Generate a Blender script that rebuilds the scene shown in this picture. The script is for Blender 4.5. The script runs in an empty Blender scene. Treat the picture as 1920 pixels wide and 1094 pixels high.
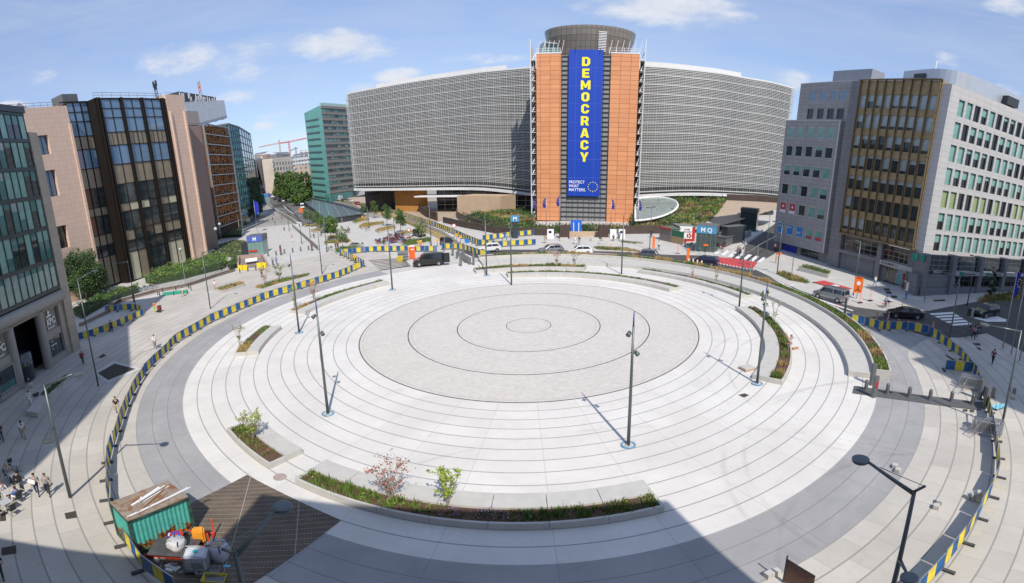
import bpy, bmesh, math, random
from math import sin, cos, pi, radians, hypot, atan2, sqrt
from mathutils import Vector, Matrix
from mathutils.geometry import tessellate_polygon
COL = bpy.context.scene.collection
SC = bpy.context.scene
rnd = random.Random(7)

# ---------------------------------------------------------------- camera
CAMH = 18.0; FPX = 979.4; PITCH = .2449; ROLL = .0164
cam = bpy.data.cameras.new('camera'); cam.type = 'PANO'
cc = cam; cc.panorama_type = 'EQUIRECTANGULAR'
cc.longitude_min = -960/FPX; cc.longitude_max = 960/FPX
cc.latitude_min = -547/FPX; cc.latitude_max = 547/FPX
cam.clip_start = .1; cam.clip_end = 6000
co = bpy.data.objects.new('camera', cam); COL.objects.link(co)
co.matrix_world = Matrix.Translation((0, 0, CAMH)) @ Matrix.Rotation(-PITCH, 4, 'X') @ Matrix.Rotation(ROLL, 4, 'Y') @ Matrix.Rotation(pi/2, 4, 'X')
SC.camera = co
# ---------------------------------------------------------------- world and sun
SUN_AZ = radians(13); SUN_EL = radians(47)
w = bpy.data.worlds.new('World'); SC.world = w; w.use_nodes = True
nt = w.node_tree; N = nt.nodes; L = nt.links; N.clear()
wo = N.new('ShaderNodeOutputWorld'); bg = N.new('ShaderNodeBackground'); L.new(bg.outputs[0], wo.inputs[0])
sky = N.new('ShaderNodeTexSky'); sky.sky_type = 'NISHITA'; sky.sun_disc = False
sky.sun_elevation = SUN_EL; sky.sun_rotation = pi - SUN_AZ; sky.altitude = 80; sky.air_density = 1.0; sky.dust_density = .25; sky.ozone_density = 1.6
bg.inputs[1].default_value = .128
tc = N.new('ShaderNodeTexCoord')
def wm(op, a=None, b=None, c=None):
    n = N.new('ShaderNodeMath'); n.operation = op
    for i, v in enumerate((a, b, c)):
        if v is None: continue
        if isinstance(v, (int, float)): n.inputs[i].default_value = v
        else: L.new(v, n.inputs[i])
    return n.outputs[0]
def ray(px, py):
    a = (px-960)/FPX; b = -(py-546.6)/FPX
    v = Vector((sin(a)*cos(b), cos(a)*cos(b), sin(b)))
    c, s = cos(ROLL), sin(ROLL); x, z = c*v.x+s*v.z, -s*v.x+c*v.z; y = v.y
    c, s = cos(PITCH), sin(PITCH); return Vector((x, c*y+s*z, -s*y+c*z))
sx = N.new('ShaderNodeSeparateXYZ'); L.new(tc.outputs['Generated'], sx.inputs[0])
elv = wm('ARCSINE', sx.outputs[2]); az = wm('ARCTAN2', sx.outputs[0], sx.outputs[1])
def noise(vec, sc, det, ro, dist=0):
    n = N.new('ShaderNodeTexNoise'); L.new(vec, n.inputs['Vector']); n.inputs['Scale'].default_value = sc
    n.inputs['Detail'].default_value = det; n.inputs['Roughness'].default_value = ro; n.inputs['Distortion'].default_value = dist
    return n.outputs['Fac']
cv = N.new('ShaderNodeCombineXYZ'); L.new(az, cv.inputs[0]); L.new(wm('MULTIPLY', elv, 2.1), cv.inputs[1])
nz = noise(cv.outputs[0], 9, 8, .6, .2); nf = noise(cv.outputs[0], 30, 6, .6)
cloud = None
# (pixel centre, half sizes in radians, strength): the cumulus clouds that hang over the square
for (px, py, rx, ry, st) in [(338, 110, .075, .032, .8), (385, 118, .06, .018, .35), (450, 130, .06, .02, .45), (628, 84, .085, .03, 1.05), (680, 98, .06, .018, .5), (742, 142, .048, .014, .9), (678, 164, .03, .01, .8),
    (1250, 14, .14, .036, 1.05), (1330, 24, .07, .022, .9), (72, 146, .035, .018, .6), (20, 201, .035, .012, 1.1), (1480, 150, .035, .02, .6), (1895, 8, .05, .02, .9), (1782, 113, .026, .014, .55), (500, 236, .025, .01, .6), (535, 122, .02, .01, .35), (1860, 165, .05, .012, .6), (475, 95, .04, .02, .3), (520, 215, .03, .008, .5), (560, 254, .05, .006, .35), (930, 110, .08, .01, .25), (400, 190, .12, .01, .2)]:
    d = ray(px, py); a0 = atan2(d.x, d.y); e0 = math.asin(d.z)
    da = wm('DIVIDE', wm('SUBTRACT', az, a0), rx); de0 = wm('SUBTRACT', elv, e0)
    de = wm('DIVIDE', de0, ry)
    r2 = wm('ADD', wm('MULTIPLY', da, da), wm('MULTIPLY', de, de))
    m = wm('MULTIPLY', wm('SUBTRACT', 1.25, r2), st)
    cloud = m if cloud is None else wm('MAXIMUM', cloud, m)
dn = wm('ADD', wm('MULTIPLY', wm('SUBTRACT', nz, .5), 3.4), wm('MULTIPLY', wm('SUBTRACT', nf, .5), 1.3))
dens = wm('ADD', cloud, dn)
cl = N.new('ShaderNodeMapRange'); cl.interpolation_type = 'SMOOTHSTEP'; L.new(dens, cl.inputs[0]); cl.inputs[1].default_value = -.1; cl.inputs[2].default_value = 1.4; cl.inputs[4].default_value = .88
gate = N.new('ShaderNodeMapRange'); L.new(cloud, gate.inputs[0]); gate.inputs[1].default_value = -1.2; gate.inputs[2].default_value = .2
# thin high veil
vv = N.new('ShaderNodeCombineXYZ'); L.new(wm('ADD', az, wm('MULTIPLY', elv, .8)), vv.inputs[0]); L.new(wm('MULTIPLY', elv, 5), vv.inputs[1])
veil = N.new('ShaderNodeMapRange'); L.new(noise(vv.outputs[0], 3.2, 7, .62, .6), veil.inputs[0]); veil.inputs[1].default_value = .36; veil.inputs[2].default_value = .78; veil.inputs[4].default_value = .42
gb = N.new('ShaderNodeMix'); gb.data_type = 'RGBA'; L.new(nz, gb.inputs[0]); gb.inputs[6].default_value = (3.7, 4.1, 4.9, 1); gb.inputs[7].default_value = (6.4, 6.4, 6.5, 1)
tint = N.new('ShaderNodeMix'); tint.data_type = 'RGBA'; tint.blend_type = 'MULTIPLY'; tint.inputs[0].default_value = 1
L.new(sky.outputs[0], tint.inputs[6]); tint.inputs[7].default_value = (1.0, 1.0, 1.06, 1)
base_ = N.new('ShaderNodeMix'); base_.data_type = 'RGBA'; base_.inputs[0].default_value = .5; L.new(tint.outputs[2], base_.inputs[6]); base_.inputs[7].default_value = (2.55, 3.4, 5.4, 1)
m1 = N.new('ShaderNodeMix'); m1.data_type = 'RGBA'; L.new(veil.outputs[0], m1.inputs[0]); L.new(base_.outputs[2], m1.inputs[6]); m1.inputs[7].default_value = (3.9, 4.4, 5.4, 1)
m2 = N.new('ShaderNodeMix'); m2.data_type = 'RGBA'; L.new(wm('MULTIPLY', cl.outputs[0], gate.outputs[0]), m2.inputs[0]); L.new(m1.outputs[2], m2.inputs[6]); L.new(gb.outputs[2], m2.inputs[7])
L.new(m2.outputs[2], bg.inputs[0])
sl = bpy.data.lights.new('sun', 'SUN'); sl.energy = 3.7; sl.angle = radians(.53); sl.color = (1, .935, .84)
so = bpy.data.objects.new('sun', sl); COL.objects.link(so)
sd = Vector((sin(SUN_AZ)*cos(SUN_EL), -cos(SUN_AZ)*cos(SUN_EL), sin(SUN_EL)))
so.rotation_euler = sd.to_track_quat('Z', 'Y').to_euler(); so.location = sd*300
vs = SC.view_settings; vs.view_transform = 'Standard'; vs.look = 'None'; vs.exposure = .27; vs.gamma = 1; vs.use_curve_mapping = False
SC.render.film_transparent = False
SC.cycles.max_bounces = 5; SC.cycles.diffuse_bounces = 3; SC.cycles.glossy_bounces = 3; SC.cycles.transmission_bounces = 3; SC.cycles.caustics_reflective = False; SC.cycles.caustics_refractive = False

# ---------------------------------------------------------------- terrain
CX, CY = 1.7, 52.73
SLX, SLY = .0205, .0202
def zg(x, y): return SLX*max(-110, min(110, x)) + SLY*max(-40, min(170, y)) + .05*max(0, min(y, 760)-260)
def G(px, py, h=0):
    d = ray(px, py); t = 50.
    for _ in range(90):
        x, y = t*d.x, t*d.y
        t = .6*t + .4*((CAMH-zg(x, y)-h)/max(1e-3, -d.z))
        t = min(t, 1500)
    return Vector((t*d.x, t*d.y, zg(t*d.x, t*d.y)+h))
def PO(r, a): a = radians(a); return (CX+r*sin(a), CY+r*cos(a))

# ---------------------------------------------------------------- materials
MATS = {}
def mat(name, col, rough=.75, metal=0, var=.12, scale=2.5, bump=0, spec=.5, stain=0):
    if name in MATS: return MATS[name]
    m = bpy.data.materials.new(name); m.use_nodes = True; MATS[name] = m
    nt = m.node_tree; b = nt.nodes['Principled BSDF']
    b.inputs['Roughness'].default_value = rough; b.inputs['Metallic'].default_value = metal; b.inputs['Specular IOR Level'].default_value = spec
    if len(col) == 3: col = (*col, 1)
    if not var and not stain: b.inputs['Base Color'].default_value = col; return m
    t = nt.nodes.new('ShaderNodeTexCoord'); n = nt.nodes.new('ShaderNodeTexNoise')
    nt.links.new(t.outputs['Object'], n.inputs['Vector']); n.inputs['Scale'].default_value = scale; n.inputs['Detail'].default_value = 6; n.inputs['Roughness'].default_value = .62
    mx = nt.nodes.new('ShaderNodeMix'); mx.data_type = 'RGBA'
    mr = nt.nodes.new('ShaderNodeMapRange'); nt.links.new(n.outputs['Fac'], mr.inputs[0]); mr.inputs[1].default_value = .28; mr.inputs[2].default_value = .72
    nt.links.new(mr.outputs[0], mx.inputs[0])
    mx.inputs[6].default_value = tuple(c*(1-var) for c in col[:3])+(1,); mx.inputs[7].default_value = tuple(min(1, c*(1+var)) for c in col[:3])+(1,)
    nt.links.new(mx.outputs[2], b.inputs['Base Color'])
    if bump:
        bp = nt.nodes.new('ShaderNodeBump'); bp.inputs['Strength'].default_value = bump; nt.links.new(n.outputs['Fac'], bp.inputs['Height']); nt.links.new(bp.outputs[0], b.inputs['Normal'])
    return m
def glass(name, col, rough=.04, spec=.8, var=0, scale=.3):
    m = mat(name, col, rough, 0, var, scale, 0, spec); return m
class NT:
    """small helper for node graphs made of math"""
    def __init__(s, name, rough=.8, spec=.4):
        s.m = bpy.data.materials.new(name); MATS[name] = s.m; s.m.use_nodes = True; s.t = s.m.node_tree; s.b = s.t.nodes['Principled BSDF']
        s.b.inputs['Roughness'].default_value = rough; s.b.inputs['Specular IOR Level'].default_value = spec
        s.tc = s.t.nodes.new('ShaderNodeTexCoord'); s.o = s.tc.outputs['Object']
    def set(s, i, v):
        if isinstance(v, (int, float)): i.default_value = v
        elif isinstance(v, tuple): i.default_value = v if len(v) == 4 else (*v, 1)
        else: s.t.links.new(v, i)
    def ma(s, op, a, b=None, c=None):
        n = s.t.nodes.new('ShaderNodeMath'); n.operation = op; s.set(n.inputs[0], a)
        if b is not None: s.set(n.inputs[1], b)
        if c is not None: s.set(n.inputs[2], c)
        return n.outputs[0]
    def xyz(s, v=None):
        n = s.t.nodes.new('ShaderNodeSeparateXYZ'); s.t.links.new(v or s.o, n.inputs[0]); return n.outputs
    def comb(s, a, b, c=0.):
        n = s.t.nodes.new('ShaderNodeCombineXYZ'); s.set(n.inputs[0], a); s.set(n.inputs[1], b); s.set(n.inputs[2], c); return n.outputs[0]
    def noise(s, sc, det=5, ro=.6, v=None, dist=0):
        n = s.t.nodes.new('ShaderNodeTexNoise'); s.t.links.new(v or s.o, n.inputs['Vector']); n.inputs['Scale'].default_value = sc; n.inputs['Detail'].default_value = det; n.inputs['Roughness'].default_value = ro; n.inputs['Distortion'].default_value = dist; return n.outputs['Fac']
    def white(s, v):
        n = s.t.nodes.new('ShaderNodeTexWhiteNoise'); n.noise_dimensions = '3D'; s.t.links.new(v, n.inputs['Vector']); return n.outputs['Value']
    def mapr(s, v, a, b, c=0., d=1.):
        n = s.t.nodes.new('ShaderNodeMapRange'); s.set(n.inputs[0], v)
        for i, q in zip((1, 2, 3, 4), (a, b, c, d)): n.inputs[i].default_value = q
        return n.outputs[0]
    def mix(s, f, a, b, mode='MIX'):
        n = s.t.nodes.new('ShaderNodeMix'); n.data_type = 'RGBA'; n.blend_type = mode; s.set(n.inputs[0], f); s.set(n.inputs[6], a); s.set(n.inputs[7], b); return n.outputs[2]
    def bump(s, h, st=.3, d=.02):
        n = s.t.nodes.new('ShaderNodeBump'); n.inputs['Strength'].default_value = st; n.inputs['Distance'].default_value = d; s.set(n.inputs['Height'], h); s.t.links.new(n.outputs[0], s.b.inputs['Normal'])
    def out(s, c): s.set(s.b.inputs['Base Color'], c); return s.m

# ---------------------------------------------------------------- mesh builder
class MB:
    def __init__(s): s.v = []; s.f = []; s.mi = []
    def add(s, v, f, m=0):
        n = len(s.v); s.v += [tuple(p) for p in v]; s.f += [tuple(i+n for i in q) for q in f]; s.mi += [m]*len(f)
    def quad(s, a, b, c, d, m=0): s.add([a, b, c, d], [(0, 1, 2, 3)], m)
    def box(s, c, size, rot=0, m=0, tilt=None):
        x, y, z = [q/2 for q in size]; R = Matrix.Rotation(rot, 3, 'Z')
        if tilt is not None: R = R @ tilt
        P = [Vector(c)+R@Vector((i*x, j*y, k*z)) for k in (-1, 1) for i, j in ((-1, -1), (1, -1), (1, 1), (-1, 1))]
        s.add(P, [(0, 3, 2, 1), (4, 5, 6, 7), (0, 1, 5, 4), (1, 2, 6, 5), (2, 3, 7, 6), (3, 0, 4, 7)], m)
    def prism(s, poly, z0, z1, m=0, g=False, cap=True):
        n = len(poly); a = [(p[0], p[1], z0+(zg(p[0], p[1]) if g else 0)) for p in poly]; b = [(p[0], p[1], z1+(zg(p[0], p[1]) if g else 0)) for p in poly]
        s.add(a+b, [(i, (i+1) % n, n+(i+1) % n, n+i) for i in range(n)], m)
        if cap:
            tr = tessellate_polygon([[Vector((p[0], p[1], 0)) for p in poly]])
            s.add(b, [tuple(t) for t in tr], m)
    def tube(s, pts, r, n=8, m=0, cap=True):
        pts = [Vector(p) for p in pts]; k = len(pts); rr = r if isinstance(r, (list, tuple)) else [r]*k
        V = []
        for i, p in enumerate(pts):
            d = (pts[min(i+1, k-1)]-pts[max(i-1, 0)]).normalized()
            u = d.orthogonal().normalized() if abs(d.z) < .99 else Vector((1, 0, 0)); 
            if abs(d.z) < .99: u = d.cross(Vector((0, 0, 1))).normalized()
            w_ = d.cross(u)
            V += [p+rr[i]*(cos(2*pi*j/n)*u+sin(2*pi*j/n)*w_) for j in range(n)]
        F = [(i*n+j, i*n+(j+1) % n, (i+1)*n+(j+1) % n, (i+1)*n+j) for i in range(k-1) for j in range(n)]
        if cap: F += [tuple(range(n-1, -1, -1)), tuple((k-1)*n+j for j in range(n))]
        s.add(V, F, m)
    def cyl(s, c, r, h, n=16, m=0, r2=None): s.tube([c, (c[0], c[1], c[2]+h)], [r, r if r2 is None else r2], n, m)
    def ball(s, c, r, n=10, m=0, sq=(1, 1, 1)):
        V = []; k = max(4, n//2)
        for i in range(1, k):
            t = pi*i/k
            V += [(c[0]+r*sq[0]*sin(t)*cos(2*pi*j/n), c[1]+r*sq[1]*sin(t)*sin(2*pi*j/n), c[2]+r*sq[2]*cos(t)) for j in range(n)]
        V += [(c[0], c[1], c[2]+r*sq[2]), (c[0], c[1], c[2]-r*sq[2])]; a = len(V)-2
        F = [(i*n+j, (i+1)*n+j, (i+1)*n+(j+1) % n, i*n+(j+1) % n) for i in range(k-2) for j in range(n)]
        F += [(a, j, (j+1) % n) for j in range(n)]+[(a+1, (k-2)*n+(j+1) % n, (k-2)*n+j) for j in range(n)]
        s.add(V, F, m)
    def arc(s, r0, r1, a0, a1, z0, z1, m=0, step=1.5, r0f=None, r1f=None, bottom=False):
        """solid arc band round the square's centre, z above ground"""
        n = max(2, int(abs(a1-a0)/step)+1); V = []
        for i in range(n+1):
            t = i/n; a = a0+(a1-a0)*t; ra = r0f(t) if r0f else r0; rb = r1f(t) if r1f else r1
            p, q = PO(ra, a), PO(rb, a); gp, gq = zg(*p), zg(*q)
            V += [(*p, gp+z0), (*p, gp+z1), (*q, gq+z1), (*q, gq+z0)]
        F = []
        for i in range(n):
            b = i*4
            for j in range(4 if bottom else 3): F.append((b+j, b+(j+1) % 4, b+4+(j+1) % 4, b+4+j))
        F += [(0, 1, 2, 3), (n*4+3, n*4+2, n*4+1, n*4)]
        s.add(V, F, m)
    def build(s, name, mats, parent=None, smooth=False, world=True, label=None):
        me = bpy.data.meshes.new(name)
        V = s.v
        if parent is not None and world: o_ = parent.matrix_basis.translation; 
        if parent is not None and world:
            root = parent; off = Vector((0, 0, 0))
            while root is not None: off = off+Vector(root.location); root = root.parent
            V = [(p[0]-off.x, p[1]-off.y, p[2]-off.z) for p in V]
        me.from_pydata(V, [], s.f); me.polygons.foreach_set('material_index', s.mi)
        if not isinstance(mats, (list, tuple)): mats = [mats]
        for m_ in mats: me.materials.append(m_)
        if smooth: me.polygons.foreach_set('use_smooth', [True]*len(s.f))
        me.update()
        o = bpy.data.objects.new(name, me); COL.objects.link(o)
        if parent is not None: o.parent = parent
        if label: o['label'] = label
        return o
def fixn(o):
    bm = bmesh.new(); bm.from_mesh(o.data); bmesh.ops.recalc_face_normals(bm, faces=bm.faces); bm.to_mesh(o.data); bm.free(); return o
def thing(name, label, cat, loc=(0, 0, 0), rot=0, group=None):
    o = bpy.data.objects.new(name, None); COL.objects.link(o); o.location = loc; o.rotation_euler = (0, 0, rot); o.empty_display_size = .3
    o['label'] = label; o['category'] = cat
    if group: o['group'] = group
    return o
def tag(o, label, cat, group=None):
    o['label'] = label; o['category'] = cat
    if group: o['group'] = group
    return o
def struct(o, kind='structure'): o['kind'] = kind; return o
def dup(root, loc, rot=0, label=None, group=None, recol=None, scale=None):
    def cp(o, par):
        c = o.copy(); COL.objects.link(c); c.parent = par
        nm = o.name.split('.')[0]
        if recol and nm in recol and c.type == 'MESH':
            c.material_slots[0].link = 'OBJECT'; c.material_slots[0].material = recol[nm]
        for ch in o.children: cp(ch, c)
        return c
    c = cp(root, None); c.location = loc; c.rotation_euler = (0, 0, rot)
    if scale: c.scale = (scale,)*3
    if label: c['label'] = label
    if group: c['group'] = group
    return c
def gz(p): return (p[0], p[1], zg(p[0], p[1]))
def sheet(name, poly, dz, m, kind='structure', step=14, thick=0):
    """thin sheet that follows the ground; poly in world xy"""
    bm = bmesh.new(); vs_ = [bm.verts.new((p[0], p[1], 0)) for p in poly]; bm.faces.new(vs_)
    bmesh.ops.triangulate(bm, faces=bm.faces[:])
    for _ in range(5):
        es = [e for e in bm.edges if e.calc_length() > step]
        if not es: break
        bmesh.ops.subdivide_edges(bm, edges=es, cuts=1); bmesh.ops.triangulate(bm, faces=bm.faces[:])
    for v in bm.verts: v.co.z = zg(v.co.x, v.co.y)+dz
    for f in bm.faces:
        if f.normal.z < 0: f.normal_flip()
    bmesh.ops.recalc_face_normals(bm, faces=bm.faces[:])
    if sum(f.normal.z for f in bm.faces) < 0: bmesh.ops.reverse_faces(bm, faces=bm.faces[:])
    if thick:
        ext = bmesh.ops.extrude_face_region(bm, geom=bm.faces[:]); 
        for e in ext['geom']:
            if isinstance(e, bmesh.types.BMVert): e.co.z -= thick
    me = bpy.data.meshes.new(name); bm.to_mesh(me); bm.free(); me.materials.append(m)
    o = bpy.data.objects.new(name, me); COL.objects.link(o)
    if kind: o['kind'] = kind
    return o
def psheet(name, pxs, dz, m, **k): return sheet(name, [G(*p)[:2] for p in pxs], dz, m, **k)
class Plane:
    def __init__(s, A, B, flip=False):
        s.A = Vector((A[0], A[1])); s.B = Vector((B[0], B[1])); s.L = (s.B-s.A).length; s.u = (s.B-s.A)/s.L
        n = Vector((-s.u.y, s.u.x)); 
        if n.dot(-(s.A+s.B)/2) < 0: n = -n
        s.n = n; s.ang = atan2(s.u.y, s.u.x)
    def p(s, a, z, d=0): q = s.A+s.u*a+s.n*d; return (q.x, q.y, z)
    def box(s, mb, a0, a1, z0, z1, d0, d1, m=0):
        c = s.A+s.u*((a0+a1)/2)+s.n*((d0+d1)/2); mb.box((c.x, c.y, (z0+z1)/2), (abs(a1-a0), abs(d1-d0), abs(z1-z0)), s.ang, m)
    def on(s, px, py):
        d = ray(px, py); t = s.A.dot(s.n)/(d.x*s.n.x+d.y*s.n.y); q = Vector((t*d.x, t*d.y)); return ((q-s.A).dot(s.u), CAMH+t*d.z)
TXT = {}
def text(s, h, m, parent, plane, a, z, d=.03, bold=.0, ex=.01, center=False, vstretch=1, fitw=None):
    cu = bpy.data.curves.new('lettering', 'FONT'); cu.body = s; cu.size = h/.72; cu.extrude = ex; cu.offset = bold*h
    if center: cu.align_x = 'CENTER'
    name = 'lettering'; ob = bpy.data.objects.new(name, cu); COL.objects.link(ob); bpy.context.view_layer.update()
    dg = bpy.context.evaluated_depsgraph_get(); me = bpy.data.meshes.new_from_object(ob.evaluated_get(dg)); bpy.data.objects.remove(ob)
    me.name = name; me.materials.clear(); me.materials.append(m)
    o = bpy.data.objects.new(name, me); COL.objects.link(o)
    # readable from outside: x axis runs to the viewer's right
    right = plane.u if (plane.u.x*plane.n.y-plane.u.y*plane.n.x) < 0 else -plane.u
    P = Vector(plane.p(a, z, d)); R = Matrix(((right.x, 0, plane.n.x, 0), (right.y, 0, plane.n.y, 0), (0, 1, 0, 0), (0, 0, 0, 1)))
    if parent is not None:
        off = Vector((0, 0, 0)); r = parent
        while r is not None: off += Vector(r.location); r = r.parent
        P = P-off; o.parent = parent
    xs = max(v.co.x for v in me.vertices)-min(v.co.x for v in me.vertices) if fitw else 1
    o.matrix_basis = Matrix.Translation(P) @ R @ Matrix.Diagonal(((fitw/xs if fitw else 1), vstretch, 1, 1))
    return o
# ---------------------------------------------------------------- paving materials (pattern laid out from the square's centre)
R4 = 17.76; ST = 1.295
def polar_mat(name, base, base2, line, N_ang, lw=.055, stag=True, bl=0, tone=.05, tracks=0, jl=.018, joint=None):
    n = NT(name, .82, .35); x, y, z = n.xyz()
    dx = n.ma('SUBTRACT', x, CX); dy = n.ma('SUBTRACT', y, CY)
    r = n.ma('SQRT', n.ma('ADD', n.ma('MULTIPLY', dx, dx), n.ma('MULTIPLY', dy, dy))); a = n.ma('ARCTAN2', dx, dy)
    k = n.ma('DIVIDE', n.ma('SUBTRACT', r, R4), ST); kf = n.ma('FRACT', n.ma('ADD', k, .5)); ring = n.ma('FLOOR', k)
    dl = n.ma('MULTIPLY', n.ma('ABSOLUTE', n.ma('SUBTRACT', kf, .5)), ST)
    groove = n.ma('LESS_THAN', dl, lw)
    an = n.ma('MULTIPLY', a, N_ang/(2*pi))
    if stag: an = n.ma('ADD', an, n.ma('MULTIPLY', ring, .5))
    af = n.ma('FRACT', an); seg = n.ma('FLOOR', an)
    dj = n.ma('MULTIPLY', n.ma('MULTIPLY', n.ma('ABSOLUTE', n.ma('SUBTRACT', n.ma('FRACT', n.ma('ADD', an, .5)), .5)), 2*pi/N_ang), r)
    jt = n.ma('LESS_THAN', dj, jl)
    wn = n.white(n.comb(ring, seg))
    c = n.mix(n.mapr(n.noise(.35, 6, .65, dist=.4), .3, .7), base, base2)
    c = n.mix(n.mapr(n.noise(6, 5, .7), .35, .75, 0, .35), c, tuple(q*.86 for q in base))
    c = n.mix(n.mapr(n.noise(1.1, 8, .72, dist=1.2), .54, .74, 0, .6), c, tuple(q*.72 for q in base)); c = n.mix(n.mapr(n.noise(.12, 4, .6, dist=.8), .42, .66, 0, .4), c, tuple(q*.8 for q in base2)); c = n.mix(n.mapr(n.noise(9, 3, .5), .70, .76, 0, .5), c, tuple(q*.55 for q in base))
    sc_ = n.mapr(wn, 0, 1, 1-tone, 1+tone); cs = n.t.nodes.new('ShaderNodeCombineColor'); [n.t.links.new(sc_, cs.inputs[i]) for i in range(3)]
    c = n.mix(1., c, cs.outputs[0], 'MULTIPLY')
    if tracks:   # tyre marks that curve over the fresh concrete
        for (ox, oy, rr, wd) in ((24, 20, 13, .16), (25.5, 20, 13.1, .16), (6, 9, 21.5, .14), (31, 33, 14, .15), (29.5, 34, 14.2, .15), (20, 12, 10, .15)):
            ex = n.ma('SUBTRACT', x, float(ox)); ey = n.ma('SUBTRACT', y, float(oy)); q = n.ma('SQRT', n.ma('ADD', n.ma('MULTIPLY', ex, ex), n.ma('MULTIPLY', ey, ey)))
            t = n.mapr(n.ma('ABSOLUTE', n.ma('SUBTRACT', q, rr)), 0, wd*1.6, tracks, 0)
            c = n.mix(n.ma('MULTIPLY', t, n.mapr(n.noise(.3, 3, .6), .42, .6)), c, tuple(q_*.45 for q_ in base))
    c = n.mix(n.ma('MULTIPLY', jt, .5), c, joint or line); c = n.mix(n.ma('MULTIPLY', groove, .8), c, line)
    n.bump(n.ma('SUBTRACT', 1., groove), .4, .02)
    return n.out(c)
M_inner = polar_mat('white_concrete', (.72, .695, .655), (.64, .615, .575), (.25, .25, .255), 40, .042, False, tone=.022, tracks=.3, joint=(.34, .33, .32))
M_outer = polar_mat('beige_concrete_slabs', (.54, .505, .45), (.475, .445, .40), (.25, .245, .235), 112, .048, True, tone=.07)
M_ring = polar_mat('grey_cycle_concrete', (.385, .375, .375), (.30, .295, .30), (.17, .17, .175), 40, .022, False, tone=.03, tracks=.3)
def paver_mat():
    n = NT('small_stone_pavers', .85, .3); x, y, z = n.xyz()
    b = n.t.nodes.new('ShaderNodeTexBrick'); n.t.links.new(n.o, b.inputs['Vector']); b.inputs['Scale'].default_value = 1; b.inputs['Brick Width'].default_value = .34; b.inputs['Row Height'].default_value = .22
    b.inputs['Mortar Size'].default_value = .018; b.inputs['Color1'].default_value = (.66, .62, .57, 1); b.inputs['Color2'].default_value = (.57, .53, .485, 1); b.inputs['Mortar'].default_value = (.47, .44, .41, 1); b.offset = .5
    c = n.mix(n.mapr(n.noise(.25, 5, .6), .35, .7, 0, .5), b.outputs['Color'], (.62, .585, .54)); c = n.mix(n.mapr(n.noise(1.3, 7, .7), .55, .75, 0, .3), c, (.46, .43, .40)); c = n.mix(n.mapr(n.white(n.comb(n.ma('FLOOR', n.ma('DIVIDE', x, .34)), n.ma('FLOOR', n.ma('DIVIDE', y, .22)))), 0, 1, 0, .28), c, (.42, .40, .38))
    dx = n.ma('SUBTRACT', x, CX); dy = n.ma('SUBTRACT', y, CY); r = n.ma('SQRT', n.ma('ADD', n.ma('MULTIPLY', dx, dx), n.ma('MULTIPLY', dy, dy)))
    for rr, lw in ((2.35, .035), (7.54, .045), (12.69, .05), (R4-.02, .06)):
        c = n.mix(n.ma('LESS_THAN', n.ma('ABSOLUTE', n.ma('SUBTRACT', r, rr)), lw), c, (.03, .03, .03))
        c = n.mix(n.ma('MULTIPLY', n.ma('LESS_THAN', n.ma('ABSOLUTE', n.ma('SUBTRACT', r, rr-.4)), .02), .5), c, (.25, .24, .23))
    return n.out(c)
M_pave = paver_mat()
def slab_mat(name, c1, c2, mort, wd, ht, rot=0, ms=.012, var=.5, off=.5, rough=.8, spec=.35):
    n = NT(name, rough, spec); v = n.o
    if rot:
        mp = n.t.nodes.new('ShaderNodeMapping'); mp.inputs['Rotation'].default_value = (0, 0, rot); n.t.links.new(v, mp.inputs[0]); v = mp.outputs[0]
    b = n.t.nodes.new('ShaderNodeTexBrick'); n.t.links.new(v, b.inputs['Vector']); b.inputs['Scale'].default_value = 1; b.inputs['Brick Width'].default_value = wd; b.inputs['Row Height'].default_value = ht
    b.inputs['Mortar Size'].default_value = ms; b.inputs['Color1'].default_value = (*c1, 1); b.inputs['Color2'].default_value = (*c2, 1); b.inputs['Mortar'].default_value = (*mort, 1); b.offset = off
    c = n.mix(n.mapr(n.noise(.5, 6, .65), .35, .7, 0, var), b.outputs['Color'], tuple(q*.8 for q in c1))
    return n.out(c)
def wall_slab(name, c1, c2, mort, wd, ht, ms=.012, ang=0, off=0., var=.35, rough=.7, spec=.4):
    """stone slabs on an upright wall: brick pattern in (distance along wall, height)"""
    n = NT(name, rough, spec); x, y, z = n.xyz()
    s_ = n.ma('ADD', n.ma('MULTIPLY', x, cos(ang)), n.ma('MULTIPLY', y, sin(ang)))
    b = n.t.nodes.new('ShaderNodeTexBrick'); n.t.links.new(n.comb(s_, z, 0.), b.inputs['Vector']); b.inputs['Scale'].default_value = 1; b.inputs['Brick Width'].default_value = wd; b.inputs['Row Height'].default_value = ht
    b.inputs['Mortar Size'].default_value = ms; b.inputs['Color1'].default_value = (*c1, 1); b.inputs['Color2'].default_value = (*c2, 1); b.inputs['Mortar'].default_value = (*mort, 1); b.offset = off
    c = n.mix(n.mapr(n.noise(.4, 6, .65), .35, .7, 0, var), b.outputs['Color'], tuple(q*.86 for q in c1))
    return n.out(c)
M_road = mat('asphalt', (.075, .073, .072), .9, 0, .25, .8, .1)
M_road2 = mat('old_asphalt', (.13, .125, .12), .9, 0, .2, .5)
M_kerb = mat('kerb_concrete', (.55, .54, .52), .8, 0, .1, 2)
M_pc = mat('planter_concrete', (.50, .485, .45), .75, 0, .08, 1.5)
M_white = mat('white_road_paint', (.75, .75, .74), .7, 0, .12, 3)
M_red = mat('red_lane_paint', (.50, .06, .065), .8, 0, .12, 2)
M_soil = mat('soil', (.11, .06, .04), .95, 0, .4, 5, .4)
M_soil2 = mat('dry_soil', (.27, .2, .13), .95, 0, .3, 3, .3)
M_darkm = mat('dark_metal', (.055, .065, .07), .45, .4, 0)
M_steel = mat('galvanised_steel', (.45, .46, .47), .45, .8, .1, 5)
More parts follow.
